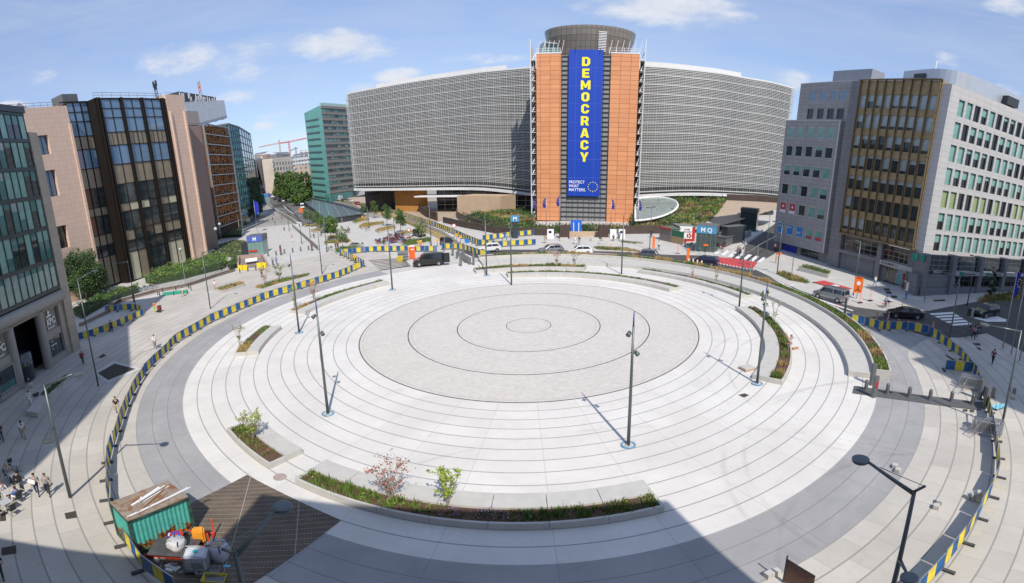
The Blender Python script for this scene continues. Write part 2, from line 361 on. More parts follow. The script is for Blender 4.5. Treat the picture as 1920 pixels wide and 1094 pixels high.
M_grey = mat('grey_metal', (.19, .195, .2), .5, .5, 0)
M_black = mat('black_rubber', (.025, .025, .025), .8, 0, 0)
M_whitep = mat('white_paint', (.8, .8, .8), .5, 0, 0)
M_city = slab_mat('light_concrete_paving', (.56, .545, .51), (.50, .485, .455), (.33, .32, .30), 1.7, 1.2, radians(24), .02)
M_city2 = mat('far_ground', (.30, .29, .27), .9, 0, .15, .05)

# ---------------------------------------------------------------- ground
def ground():
    xs = [-900, -500, -300, -200, -110, -90, -60, -30, 0, 30, 60, 90, 110, 200, 300, 500, 900]; ys = [-150, -80, -40, 0, 40, 80, 120, 150, 170, 200, 260, 320, 400, 500, 620, 760, 1200]
    V = [(x, y, zg(x, y)-.12) for y in ys for x in xs]; n = len(xs)
    F = [(j*n+i, j*n+i+1, (j+1)*n+i+1, (j+1)*n+i) for j in range(len(ys)-1) for i in range(n-1)]
    b = MB(); b.add(V, F); o = b.build('ground', M_city2); struct(o)
ground()
def ringpoly(r0, r1, a0, a1, step=3):
    n = max(2, int(abs(a1-a0)/step)+1)
    return [PO(r0, a0+(a1-a0)*i/n) for i in range(n+1)]+[PO(r1, a1+(a0-a1)*i/n) for i in range(n+1)]
# city paving sheet reaching out to the buildings
struct(sheet('pavement', [(-150, 165), (-86, 60), (-62, 5), (-60, -30), (100, -30), (130, 60), (130, 168), (-60, 168)], -.06, M_city, step=20))
def annulus(name, r0, r1, z, m, a0=0, a1=360, step=2.5):
    b = MB(); n = max(3, int((a1-a0)/step)); rr = [r0+(r1-r0)*i/max(1, int((r1-r0)/6)) for i in range(max(1, int((r1-r0)/6))+1)]
    for i in range(n):
        p, q = a0+(a1-a0)*i/n, a0+(a1-a0)*(i+1)/n
        for j in range(len(rr)-1):
            P = [PO(rr[j], p), PO(rr[j+1], p), PO(rr[j+1], q), PO(rr[j], q)]
            b.quad(*[(x, y, zg(x, y)+z) for x, y in P][::-1])
    o = b.build(name, m); struct(o); return o
annulus('plaza_outer_paving', 38.45, 64, -.012, M_outer, 88, 330)
annulus('cycle_path', 34.62, 38.46, -.002, M_ring, 92, 322)
annulus('plaza_ring_paving', R4, 34.65, .004, M_inner)
b = MB(); n = 96
for i in range(n):
    p, q = 360*i/n, 360*(i+1)/n; b.add([(CX, CY, zg(CX, CY)+.01), *[(x, y, zg(x, y)+.01) for x, y in (PO(R4, q), PO(R4, p))]], [(0, 1, 2)])
struct(b.build('plaza_centre_paving', M_pave))
# carriageway round the north and east of the square
roadp = [G(*p)[:2] for p in [(862, 470), (905, 469), (960, 468), (1005, 468), (1070, 470), (1150, 472), (1190, 474), (1250, 478), (1345, 480)]]
roadp += [G(*p)[:2] for p in [(1400, 500), (1450, 522), (1500, 545), (1550, 563), (1600, 575), (1660, 583), (1742, 583), (1780, 575), (1830, 566), (1920, 557), (1990, 555)]]
roadp += [G(*p)[:2] for p in [(1990, 700), (1920, 660), (1850, 625), (1800, 633), (1742, 632), (1690, 616), (1640, 606)]]
roadp += [PO(38.3, a) for a in range(92, -14, -4)]
struct(sheet('road', roadp, .004, M_road, step=8))
# kerb line on the far side
def kerb(name, pxs, w_=.22, h=.12, world=False):
    P = [Vector(p[:2]) if world else G(*p).xy for p in pxs]; b = MB()
    for i in range(len(P)-1):
        d = (P[i+1]-P[i]).normalized(); n_ = Vector((-d.y, d.x))*w_/2
        b.prism([P[i]-n_, P[i+1]-n_, P[i+1]+n_, P[i]+n_], -.02, h, 0, True)
    fixn(b.build(name, M_kerb)); struct(bpy.data.objects[b_last(name)])
def b_last(name): return [o.name for o in COL.objects if o.name.split('.')[0] == name][-1]
kerb('kerb', [(1005, 467), (1070, 469), (1150, 471), (1190, 473), (1250, 477), (1343, 479)])
kerb('kerb', [(1412, 504), (1450, 522), (1500, 545), (1550, 563), (1600, 575), (1660, 583), (1740, 583), (1780, 575)])
# grey asphalt tongue inside the barriers, and the rounded pavement beside it
struct(sheet('cycle_path_exit', [G(*p)[:2] for p in [(1596, 604), (1640, 612), (1655, 624), (1690, 622), (1745, 632), (1728, 640), (1711, 650), (1702, 662), (1706, 678), (1718, 695), (1728, 730), (1650, 735), (1636, 690), (1625, 650)]], .006, M_ring, step=8))
# side street to the right of the garden, running away between the buildings
struct(psheet('side_street', [(1372, 484), (1400, 458), (1452, 420), (1490, 392), (1492, 452), (1455, 474), (1425, 491)], .006, M_road, step=8))
struct(psheet('red_cycle_lane', [(1343, 482), (1372, 484), (1420, 492), (1412, 503), (1375, 500), (1340, 491)], .012, M_red, step=8))
struct(psheet('red_cycle_lane', [(1524, 529), (1545, 526), (1598, 541), (1576, 545)], .012, M_red, step=8))
for i in range(7):
    t = i/7; a = Vector((1337+t*95, 476+t*18.5)); struct(psheet('crosswalk_stripe', [(a.x, a.y), (a.x+7, a.y+1.4), (a.x+19, a.y-8.4), (a.x+12, a.y-9.8)], .016, M_white, step=8))
for i in range(5):
    t = i/5; x0 = 1742+i*9.8; y0 = 588+i*5; struct(psheet('crosswalk_stripe', [(x0, y0), (x0+44-i*2, y0-3), (x0+50-i*2, y0+.4), (x0+6, y0+3)], .014, M_white, step=8))
struct(psheet('traffic_island', [(1824, 597), (1850, 592), (1868, 593), (1888, 600), (1886, 604), (1850, 604)], .05, M_whitep, step=8))
for i in range(13):
    x0 = 1342+i*6.2; y0 = 492+i*1.15; struct(psheet('lane_marking', [(x0, y0), (x0+2.4, y0+.4), (x0+5.2, y0+2.7), (x0+3, y0+2.5)], .016, M_white, step=8))
struct(psheet('lane_marking', [(1430, 510), (1500, 548), (1560, 569), (1600, 582), (1600, 583.5), (1558, 571), (1497, 549.5), (1428, 511)], .014, M_white, step=8))
struct(psheet('lane_marking', [(1452, 541), (1490, 533), (1492, 534.5), (1455, 543)], .014, M_white, step=8))
struct(psheet('bus_lane_text_patch', [(1548, 536), (1566, 533.5), (1576, 536.2), (1560, 539)], .016, M_white, step=8))
# dark vents, grates and manholes set in the paving
def grate_mat(name, c1, c2, wd, ht, rot):
    return slab_mat(name, c1, tuple(q*.85 for q in c1), c2, wd, ht, rot, .02, .25, 0.)
def grating():
    n = NT('steel_floor_grating', .75, .3); x, y, z = n.xyz(); a = radians(20); u = n.ma('ADD', n.ma('MULTIPLY', x, cos(a)), n.ma('MULTIPLY', y, sin(a))); v = n.ma('SUBTRACT', n.ma('MULTIPLY', y, cos(a)), n.ma('MULTIPLY', x, sin(a)))
    c = n.mix(n.mapr(n.noise(.6, 7, .7), .35, .65), (.185, .145, .105), (.115, .09, .068)); c = n.mix(n.mapr(n.noise(3, 6, .7, dist=1), .55, .7, 0, .6), c, (.08, .065, .05))
    line = n.ma('LESS_THAN', n.ma('FRACT', n.ma('DIVIDE', v, .42)), .1); dash = n.ma('LESS_THAN', n.ma('FRACT', n.ma('DIVIDE', u, .16)), .65)
    c = n.mix(n.ma('MULTIPLY', n.ma('MULTIPLY', line, dash), .75), c, (.46, .42, .36)); fine = n.ma('LESS_THAN', n.ma('FRACT', n.ma('DIVIDE', u, .08)), .35)
    c = n.mix(n.ma('MULTIPLY', fine, .4), c, (.06, .05, .045)); c = n.mix(n.ma('LESS_THAN', n.ma('FRACT', n.ma('DIVIDE', u, 3.1)), .015), c, (.35, .31, .26)); return n.out(c)
M_grate = grating()
M_grate2 = mat('dark_grate', (.07, .06, .05), .8, .2, .3, 9)
psx = lambda nm, pts, m, dz=.012: struct(psheet(nm, pts, dz, m, step=20))
def gsheet(nm, pts, m, dz=.012): return struct(sheet(nm, pts, dz, m, step=20))
gsheet('floor_grating', [G(*p)[:2] for p in [(463, 891), (640, 976), (440, 1115), (345, 1135), (246, 1024), (228, 1000)]], M_grate)
psx('vent_grating', [(183, 700), (215, 682), (254, 692), (203, 713)], M_grate2, .02); psx('vent_surround', [(174, 700), (213, 677), (266, 691), (203, 719)], M_kerb, .008)
for p in [[(121, 963), (142, 958.5), (144, 971), (124, 974)], [(3, 1028), (30, 1023), (31, 1038), (3, 1042)], [(0, 966), (10, 962), (11, 977), (0, 978)], [(184, 671), (193, 664), (200, 666), (190, 672)], [(60, 740), (72, 735), (75, 741), (64, 746)],
          [(1384, 741), (1396, 738), (1405, 741.5), (1395, 746)], [(1805, 768), (1814, 768), (1814, 772), (1806, 772)], [(1818, 769), (1826, 769), (1827, 773), (1819, 773)], [(1769, 664), (1777, 667), (1797, 678), (1790, 679)], [(1823, 643.5), (1836, 643.5), (1840, 648), (1829, 648)], [(1830, 651.5), (1836, 651.5), (1841, 657), (1836, 656.5)], [(1657, 541), (1668, 541), (1668, 544.5), (1658, 544)], [(1660, 546), (1670, 546.5), (1673, 550.5), (1662, 550)], [(1670, 554), (1681, 554.5), (1683, 558), (1673, 558)], [(1750, 562), (1763, 562), (1763, 565), (1751, 565)], [(1762, 561.5), (1772, 561.5), (1772, 564.8), (1763, 564.5)]]:
    psx('manhole_cover', p, M_grate2, .02)
M_pink = mat('reddish_manhole', (.38, .3, .27), .85, 0, .2, 6)
o = MB(); q = G(525, 895); o.cyl((q.x, q.y, q.z), .42, .025, 24); struct(o.build('round_manhole', M_pink))
# stripes of the stair-like ramp by the black van
for i in range(8):
    f = i/7; xa, ya = 691+22*f, 488+18*f; xb, yb = 770-12*(1-f), 484+14*f
    psx('dark_paving_strip', [(xa, ya), (xb, yb), (xb, yb+.9), (xa, ya+.9)], M_grate2, .012)
# the bollard track plate crossing the cycle path
psx('bollard_track', [(1601, 724), (1640, 729), (1845, 755), (1838, 770), (1700, 752), (1598, 738)], mat('dark_track_plate', (.1, .105, .105), .7, 0, .15, 2), .03)
# west: Law street with its tunnel ramp, lane lines, verges
def wfar(px, dist): d = ray(px, 330); k = hypot(d.x, d.y); return (d.x/k*dist, d.y/k*dist)
gsheet('west_road', [G(*p)[:2] for p in [(560, 424), (509, 386), (499, 373)]]+[wfar(489, 430), wfar(483, 800), wfar(489.5, 800), wfar(505, 430), wfar(526, 400)]+[G(*p)[:2] for p in [(558, 372.5), (600, 376), (585, 385), (600, 402), (616, 421)]], M_road2, .03)
for (x0, y0, x1, y1) in [(530, 383, 552, 402), (541, 378, 548, 382), (553, 391, 546, 394), (560, 395.5, 552, 398), (568, 402, 560, 405), (553, 385, 557, 388), (520, 372, 528, 378)]:
    psx('lane_marking', [(x0, y0), (x1, y1), (x1+1.3, y1), (x0+1.3, y0)], M_white, .05)
psx('ramp_road', [(560, 423), (515, 390), (509, 385), (527, 381), (557, 415), (566, 420)], mat('ramp_asphalt', (.16, .16, .155), .9, 0, .15, .5), .03)
psx('north_road', [(862, 471), (830, 447), (790, 425), (735, 407), (690, 396), (640, 382), (600, 376), (600, 373), (650, 379), (700, 389), (760, 407), (830, 433), (872, 462)], mat('worn_brown_asphalt', (.2, .17, .13), .9, 0, .2, .4), .02)
for (p, q) in [((735, 402), (860, 459)), ((690, 390), (840, 444))]:
    psx('dry_grass_strip', [(p[0], p[1]), (q[0], q[1]), (q[0]-6, q[1]+2.5), (p[0]-6, p[1]+1.5)], mat('dry_grass', (.34, .25, .1), .95, 0, .3, 2), .04)
# ---------------------------------------------------------------- foliage helpers
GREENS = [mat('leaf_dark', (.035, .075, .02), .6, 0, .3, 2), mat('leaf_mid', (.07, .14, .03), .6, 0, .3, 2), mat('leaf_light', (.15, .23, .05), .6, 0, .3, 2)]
M_bark = mat('bark', (.16, .12, .09), .9, 0, .3, 8); M_barkl = mat('pale_bark', (.32, .27, .22), .9, 0, .2, 8)
LC = {k: mat('leaf_'+k, c, .65, 0, .3, 3) for k, c in dict(rust=(.38, .15, .1), pinkish=(.42, .2, .17), yellowgreen=(.33, .4, .06), olive=(.24, .2, .06), grass=(.11, .17, .03), dry=(.42, .3, .12), lime=(.2, .33, .05), flower=(.5, .3, .62), orange=(.7, .25, .05), deep=(.03, .055, .018), straw=(.5, .38, .2), pale=(.36, .4, .2), brown=(.22, .12, .06)).items()}
def leaf(mb, p, s, r, m):
    d = Vector((r.gauss(0, 1), r.gauss(0, 1), r.gauss(0, .7))).normalized(); u = d.orthogonal().normalized(); v = d.cross(u)
    a = r.random()*6.28; u, v = u*cos(a)+v*sin(a), v*cos(a)-u*sin(a)
    mb.add([p-u*s*.5, p+v*s*.32, p+u*s*.5, p-v*s*.32], [(0, 1, 2, 3)], m)
def crown(r, blobs, n, size, nm=3):
    mb = MB(); tot = sum(b[1][0]*b[1][1]*b[1][2] for b in blobs)
    for c, e in blobs:
        k = int(n*e[0]*e[1]*e[2]/tot)+3; tone = r.random()
        for _ in range(k):
            d = Vector((r.gauss(0, 1), r.gauss(0, 1), r.gauss(0, 1))).normalized()*(r.random()**.38)
            wob = 1+.16*sin(5*d.x+c[0]*3)*cos(4*d.z+c[1]*2)
            p = Vector((c[0]+d.x*e[0]*wob, c[1]+d.y*e[1]*wob, c[2]+d.z*e[2]*wob))
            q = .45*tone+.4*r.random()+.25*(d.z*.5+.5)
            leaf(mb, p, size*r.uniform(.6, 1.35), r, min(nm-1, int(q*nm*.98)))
    return mb
def tree_mesh(h, w_, n, size, seed, trunk_h=.3, trunk_r=.1, bmat=None, leaves=None, nb=14, name='tree', label='', cat='tree', loc=(0, 0, 0), group=None, shape=1.0, trunk_mat=None):
    r = random.Random(seed); t = thing(name, label, cat, loc, 0, group)
    tb = MB(); hh = h*.8; pts = [(0, 0, -.1), (r.uniform(-.04, .04)*h*.2, 0, h*trunk_h), (0, r.uniform(-.05, .05)*h*.2, h*.62), (0, 0, hh)]
    tb.tube(pts, [trunk_r*1.15, trunk_r, trunk_r*.55, trunk_r*.2], 8)
    blobs = []
    for i in range(nb):
        a = i*2.4+r.random(); f = (i+.5)/nb; z = h*(trunk_h+.06+(1-trunk_h-.16)*f); rad = w_*.5*(1-abs(f-.42)**1.6*1.25*shape)*r.uniform(.45, .75)
        c = (cos(a)*rad, sin(a)*rad, z); e = w_*r.uniform(.17, .29)*(1.15-.5*f); blobs.append((c, (e, e, e*r.uniform(.75, 1.1))))
        z0 = h*(trunk_h+(.5*f)*(1-trunk_h)); tb.tube([(0, 0, z0), (c[0]*.55, c[1]*.55, (z0+z)/2+.1), (c[0]*.95, c[1]*.95, z)], [trunk_r*.45, trunk_r*.25, trunk_r*.08], 5)
    tb.build('trunk', trunk_mat or M_bark, t, True, False)
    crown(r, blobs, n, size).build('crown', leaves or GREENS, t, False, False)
    return t
def sapling(name, label, loc, h, w_, n, size, leaves, seed, group=None, multi=5, cat='young tree'):
    r = random.Random(seed); t = thing(name, label, cat, loc, 0, group); tb = MB(); lb = MB(); ls = []
    for i in range(multi):
        a = i*6.283/multi+r.random(); L_ = h*r.uniform(.75, 1); ex = (cos(a)*w_*.5*r.uniform(.5, 1), sin(a)*w_*.5*r.uniform(.5, 1))
        base = Vector((cos(a)*.04, sin(a)*.04, 0)); mid = Vector((ex[0]*.35, ex[1]*.35, L_*.5)); tip = Vector((ex[0], ex[1], L_))
        tb.tube([base, mid, tip], [.03, .02, .006], 5); ls += [(base, mid), (mid, tip)]
        for k in range(5):
            f = .3+.13*k; p = mid.lerp(tip, f) if f > .5 else base.lerp(mid, f+.4); q = p+Vector((r.gauss(0, 1), r.gauss(0, 1), .7))*w_*.16
            tb.tube([p, q], [.012, .004], 4); ls.append((p, q))
    for _ in range(n):
        a, b_ = r.choice(ls); f = r.uniform(.25, 1.05)
        if a.z < h*.15 and f < .6: continue
        p = a.lerp(b_, f)+Vector((r.gauss(0, 1), r.gauss(0, 1), r.gauss(0, 1)))*w_*.035
        leaf(lb, p, size*r.uniform(.6, 1.3), r, r.randrange(len(leaves)))
    tb.build('trunk', M_barkl, t, False, False); lb.build('crown', leaves, t, False, False); return t
def tuft(mb, x, y, z, h, r, nb, m, spread=.5):
    for _ in range(nb):
        a = r.random()*6.28; b = r.random()*spread*h; w_ = .035*r.uniform(.6, 1.6); hh = h*r.uniform(.5, 1.1); c, s = cos(a), sin(a)
        px, py = x+r.gauss(0, .1), y+r.gauss(0, .1)
        mb.add([(px-s*w_, py+c*w_, z), (px+s*w_, py-c*w_, z), (px+c*b, py+s*b, z+hh)], [(0, 1, 2)], m)
def shrubby(mb, x, y, z, w_, h, r, n, ms, size=.09):
    for _ in range(n):
        d = Vector((r.gauss(0, .5), r.gauss(0, .5), abs(r.gauss(0, .5)))); leaf(mb, Vector((x+d.x*w_, y+d.y*w_, z+d.z*h)), size*r.uniform(.6, 1.4), r, r.choice(ms))
PMATS = [GREENS[1], LC['grass'], LC['dry'], LC['orange'], LC['flower'], GREENS[0], LC['lime'], LC['brown']]
def arc_planter(label, r_in, r_b, r_out, a0, a1, seed, bench_h=.45, curb_h=.42, pal=None, dens=1., flip=False, r_in_f=None, plant_h=.35, segs=True, pal_f=None):
    """curved concrete bench with a planting bed behind it, all concentric with the square"""
    mid = PO((r_in+r_out)/2, (a0+a1)/2); t = thing('bench_planter', label, 'planter', gz(mid))
    r = random.Random(seed); n = max(1, round(abs(a1-a0)*pi/180*r_b/2.9)); b = MB()
    for i in range(n):    # bench cast in lengths with open joints
        p, q = a0+(a1-a0)*i/n, a0+(a1-a0)*(i+1)/n; g_ = .035/(r_b)*57.3*(1 if a1 > a0 else -1)
        if r_in_f: b.arc(0, 0, p+g_/2, q-g_/2, -.05, bench_h, 0, 1, r0f=lambda t_, p=p, q=q: r_in_f(p+(q-p)*t_), r1f=lambda t_: r_b)
        else: b.arc(r_in, r_b, p+g_/2, q-g_/2, -.05, bench_h, 0, 1)
    fixn(b.build('bench_seat', M_pc, t))
    cw = .16; b = MB(); n2 = max(1, round(abs(a1-a0)*pi/180*r_out/2.9)); s_ = 1 if a1 > a0 else -1; ca = cw/r_out*57.3*s_
    lo, hi = (r_b, r_out)
    if curb_h > bench_h+.2:
        for i in range(n2): p, q = a0+(a1-a0)*i/n2, a0+(a1-a0)*(i+1)/n2; b.arc(lo+.004, lo+.16, p+.02*s_, q-.02*s_, -.05, curb_h-.02, 0, 1)
        lo += .16
    for i in range(n2):
        p, q = a0+(a1-a0)*i/n2, a0+(a1-a0)*(i+1)/n2; b.arc(hi-cw, hi, p+.02*s_, q-.02*s_, -.05, curb_h, 0, 1)
    for (p, q) in ((a0, a0+ca), (a1-ca, a1)): b.arc(lo+.01, hi-cw-.003, p, q, -.05, curb_h-.003, 0, .2)
    fixn(b.build('curb', M_pc, t))
    b = MB(); b.arc(lo+.012, hi-cw-.006, a0+ca, a1-ca, -.04, curb_h-.1, 0, 1.5); fixn(b.build('soil', M_soil, t))
    b = MB(); W = hi-cw-lo; L_ = abs(a1-a0)*pi/180*r_b; cnt = int(L_*W*26*dens)
    clumps = [(r.random(), r.random()) for _ in range(int(L_*1.1))]
    for k in range(cnt):
        f = r.random(); patch = int((f*L_/1.7)+.6*sin(f*40)); rr2 = random.Random(seed*31+patch)
        pl = pal or [0, 1, 1, 2, 5, 6, 6]
        if pal_f: pl = pal_f(f)
        mm = rr2.choice(pl); a = a0+ca+(a1-a0-2*ca)*f; rad = lo+.1+(W-.2)*r.random(); x, y = PO(rad, a); z = zg(x, y)+curb_h-.11; hfac = rr2.uniform(.45, 1.2)
        if rr2.random() < .2 or (r.random() < .45 and rr2.random() < .4): continue
        if mm == 4: tuft(b, x, y, z, plant_h*.8, r, 3, 0); shrubby(b, x, y, z+plant_h*.5, .16, .12, r, 3, [4], .07)
        elif mm == 3: tuft(b, x, y, z, plant_h*.7, r, 3, 1); shrubby(b, x, y, z+.1, .2, .2, r, 3, [3, 7], .07)
        elif mm in (2, 1): tuft(b, x, y, z, plant_h*1.25*hfac, r, 6, mm)
        else: tuft(b, x, y, z, plant_h*hfac, r, 3, 1); shrubby(b, x, y, z, .2, plant_h*.8*hfac, r, 5, [mm, mm, 0, 6], .12)
    o = b.build('planting', PMATS, t); o['kind'] = 'stuff'
    return t
def pf1(f): return [6, 1, 3, 1, 6] if f > .62 else ([4, 4, 0] if .38 < f < .56 else [5, 0, 5, 7, 1])
arc_planter('long curved concrete bench with a flower bed, nearest the camera at the bottom', R4+9*ST, R4+10*ST, R4+11*ST, 170, 206, 3, pal_f=pf1, dens=.95)
arc_planter('short curved bench with yellow flowering bed between the grating and the paved circle', R4+9*ST, R4+10*ST, R4+11*ST, 210.5, 222.5, 4, pal=[6, 3, 3, 6, 7], dens=1.4)
arc_planter('short bench planter with a small bare tree, alone on the left paved rings', R4+8*ST, R4+9*ST, R4+10*ST, 254, 271, 5, pal=[1, 6, 2, 6], dens=1.4)
arc_planter('slim curved bench planter behind two lamp posts, upper left of the paved circle', R4+8*ST, R4+9*ST+.1, R4+10*ST, 283, 316, 6, pal=[1, 5, 2, 0, 6])
arc_planter('middle-length planter with two thin shrubs, below the roadside wall at the back', R4+6.2*ST, R4+6.9*ST, R4+7.8*ST, -16, 21, 7, pal=[1, 2, 0, 6], curb_h=.6, plant_h=.35, dens=1.1)
arc_planter('innermost back planter following the edge of the paver disc', R4+2.9*ST, R4+3.9*ST, R4+4.8*ST, -6, 60, 8, pal=[1, 2, 0, 7, 5], dens=1.2)
arc_planter('back right planter with purple flowers above the paver disc', R4+7.6*ST, R4+8.4*ST, R4+9.2*ST, 38, 77, 9, pal_f=lambda f: [4, 4, 7, 0] if f < .4 else [2, 1, 0, 7], dens=1.2)
arc_planter('curved bench with a rusty red flower bed, on the right beside a lamp post', R4+5*ST, R4+6.05*ST, R4+7*ST, 86, 134, 10, pal_f=lambda f: [5, 0, 0, 7] if f < .35 else ([7, 3, 7, 1] if f < .78 else [6, 2, 1]), dens=1.5, plant_h=.42)
arc_planter('long high roadside bench wall with a wildflower strip round back and right', 31, 34.15, 35.75, -12, 126, 11, bench_h=.5, curb_h=.95, r_in_f=lambda a: 29.8+2.2*max(0, min(1, (a-20)/105)), pal_f=lambda f: [2, 1, 2, 7] if f < .62 else [0, 1, 6, 3, 2, 6], dens=1.0, plant_h=.45)
# loose planting strips and low planters on the pavements
def bed(label, pxs, seed, pal, dens=22, ph=.35, curb=.0, soil=None, cat='flower bed'):
    P = [G(*p).xy for p in pxs]; c = sum(P, Vector((0, 0)))/len(P); t = thing('flower_bed', label, cat, gz(c)); r = random.Random(seed)
    b = MB(); b.prism(P, -.05, curb+.03, 0, True); fixn(b.build('soil', soil or M_soil2, t))
    if curb:
        b = MB()
        for i in range(len(P)):
            p, q = P[i], P[(i+1) % len(P)]; d = (q-p).normalized(); n_ = Vector((-d.y, d.x))*.07; b.prism([p-n_, q-n_, q+n_, p+n_], -.05, curb+.12, 0, True)
        fixn(b.build('curb', M_pc, t))
    x0, x1 = min(p.x for p in P), max(p.x for p in P); y0, y1 = min(p.y for p in P), max(p.y for p in P); b = MB()
    def ins(x, y):
        k = False
        for i in range(len(P)):
            a, c_ = P[i], P[i-1]
            if (a.y > y) != (c_.y > y) and x < (c_.x-a.x)*(y-a.y)/(c_.y-a.y)+a.x: k = not k
        return k
    area = abs(sum(P[i-1].x*P[i].y-P[i].x*P[i-1].y for i in range(len(P))))/2; cnt = min(9000, int(area*dens)); k = 0; tries = 0
    while k < cnt and tries < cnt*12:
        tries += 1; x, y = r.uniform(x0, x1), r.uniform(y0, y1)
        if not ins(x, y): continue
        k += 1; mm = random.Random(int(x*.8)*77+int(y*.8)*13+seed).choice(pal); z = zg(x, y)+curb
        if mm in (1, 2): tuft(b, x, y, z, ph*1.2, r, 5, mm)
        else: tuft(b, x, y, z, ph*.9, r, 2, 1); shrubby(b, x, y, z, .2, ph, r, 4, [mm, mm, 0], .14)
    o = b.build('planting', PMATS, t); o['kind'] = 'stuff'; return t
bed('planting strip behind the barrier curve with two thin bushy trees', [(478, 539), (520, 525), (580, 513), (578, 517), (522, 531), (492, 541)], 21, [2, 1, 7, 6], 24)
bed('small grassy planter left of the barrier curve, beside a lamp', [(404, 546), (430, 537), (456, 532), (458, 536), (420, 549)], 22, [2, 7, 6, 2], 24, curb=.3)
bed('narrow green planter in shadow by the bank facade', [(75, 748), (80, 742), (126, 711), (130, 714), (92, 748)], 23, [5, 0, 5], 34, .3, .35)
bed('wildflower strip between the road and the pavement, behind the white jeep', [(1113, 463), (1170, 465), (1205, 472), (1180, 473), (1120, 467)], 24, [2, 2, 7, 1], 20)
bed('thin green strip on the pavement in front of the bollard blocks', [(1160, 452), (1200, 455), (1206, 456.5), (1165, 454)], 25, [1, 6, 0], 20)
bed('dry grass bed along the kerb before the grey stone office', [(1455, 513), (1470, 510), (1518, 529), (1512, 531), (1480, 525)], 26, [2, 1, 2, 7], 26, .45)
bed('tall pavement planter of dark shrubs under the grey stone office', [(1498, 507), (1510, 503), (1556, 516), (1552, 521)], 27, [5, 5, 0], 18, .6, .5)
bed('shrub bed before the bank windows on the right side street', [(1832, 566), (1850, 556), (1935, 545), (1935, 557), (1880, 566)], 28, [5, 0, 2, 3], 18, .8)
beds_nw = [('grassy bed nearest the barriers on the north west pavement', [(628, 472), (640, 467), (680, 467), (682, 472), (634, 478)], 0), ('long yellowing bed holding two trees, behind the bicycle racks', [(608, 457), (620, 453), (655, 452), (660, 456), (615, 460)], 2),
  ('front bed of the stepped row left of the street trees', [(612, 447), (626, 443), (640, 446), (625, 450)], 2), ('middle bed of the stepped row left of the street trees', [(583, 434), (600, 431), (612, 433), (592, 437)], 2), ('back bed of the stepped row left of the street trees', [(570, 424), (595, 422), (605, 425), (575, 427)], 2),
  ('dry bed furthest back beside the canopy', [(661, 417), (672, 412), (692, 411), (686, 416), (668, 420)], 2), ('second dry bed from the canopy', [(673, 426), (682, 421), (720, 418), (718, 422), (680, 430)], 2), ('third dry bed from the canopy', [(704, 434), (714, 430), (740, 426), (742, 430), (712, 437)], 2),
  ('lush green bed behind the pile of red bicycles', [(754, 461), (770, 453), (808, 450), (806, 456), (765, 465)], 0), ('dry bed between the red bicycles and the road', [(748, 440), (770, 433), (775, 437), (760, 443)], 2)]
for i, (lb, pts, kd) in enumerate(beds_nw): bed(lb, pts, 40+i, [1, 0, 6] if kd == 0 else [2, 2, 1], 14, .6 if kd == 0 else .4, .3)

# ---------------------------------------------------------------- trees
t = tree_mesh(10.4, 9.8, 18000, .34, 5, .2, .2, name='tree', label='big dark leafy tree between the glass bank and the brown office tower', loc=G(163, 562), nb=24, shape=.85, leaves=[LC['deep'], GREENS[0], GREENS[1]])
def small_tree(label, base, top_, wpx, n, seed, group=None, lv=None, th=.3):
    p = G(*base); d = ray(*top_); h = CAMH+hypot(p.x, p.y)*d.z/hypot(d.x, d.y)-p.z; w_ = 1.2*wpx/FPX*hypot(p.x, p.y); n = int(n*1.7)
    return tree_mesh(h, w_, n, max(.16, w_*.075), seed, th, .07, name='tree', label=label, loc=p, group=group, leaves=lv or [GREENS[0], GREENS[1], LC['grass']], nb=12)
small_tree('round street tree in the long yellowing bed', (621, 453), (617, 403), 27, 1800, 31)
small_tree('pale loose street tree right of the round one, near the barriers', (644, 470), (642, 421), 22, 900, 32, lv=[GREENS[1], LC['grass'], LC['pale']])
small_tree('street tree left of the canopy, nearest the road', (578, 421), (574, 387), 17, 900, 33); small_tree('street tree behind the round one, second from the canopy', (595, 430), (592, 393), 18, 900, 34); small_tree('street tree partly hidden behind the round one', (607, 437), (605, 402), 17, 900, 35)
small_tree('furthest street tree of the right row, by the brown road', (682, 405), (681, 378), 13, 700, 36); small_tree('second furthest street tree of the right row', (702, 409), (702, 374), 15, 900, 37); small_tree('tall slim street tree of the right row', (726, 424), (725, 380), 19, 1000, 38)
small_tree('bushy street tree above the pile of red bicycles', (752, 437), (750, 388), 21, 1300, 39); small_tree('thin street tree in front of the dark car', (790, 455), (789, 403), 21, 700, 40, lv=[GREENS[1], LC['grass'], LC['pale']])
for i, (bx, by, ty, wp, lb) in enumerate([(533, 364, 318, 30, 'left tree of the dark green clump at the end of the street'), (556, 365, 315, 34, 'middle tree of the dark green clump at the end of the street'), (577, 362, 317, 24, 'right tree of the dark green clump against the green glass building'), (563, 371, 338, 28, 'front low tree of the dark green clump')]):
    p = Vector((G(bx, by+14).x, G(bx, by+14).y, 0)); p.z = zg(p.x, p.y); dd = hypot(p.x, p.y); h = CAMH+dd*ray(bx, ty).z/hypot(ray(bx, ty).x, ray(bx, ty).y)-p.z
    tree_mesh(h, wp*1.15/FPX*dd, 5200, 1.0, 50+i, .12, .5, name='tree', label=lb, loc=p, nb=18, shape=.6, leaves=[GREENS[0], GREENS[1], LC['grass']])
q = G(1856, 560); tree_mesh(6.2, 1.6, 1600, .2, 61, .05, .08, name='tree', label='narrow dark columnar tree in front of the bank windows on the right', loc=q, nb=12, shape=.4, leaves=[LC['deep'], GREENS[0], LC['deep']])
zc = .42
def PS(px, py, h=0): return G(px, py, h)
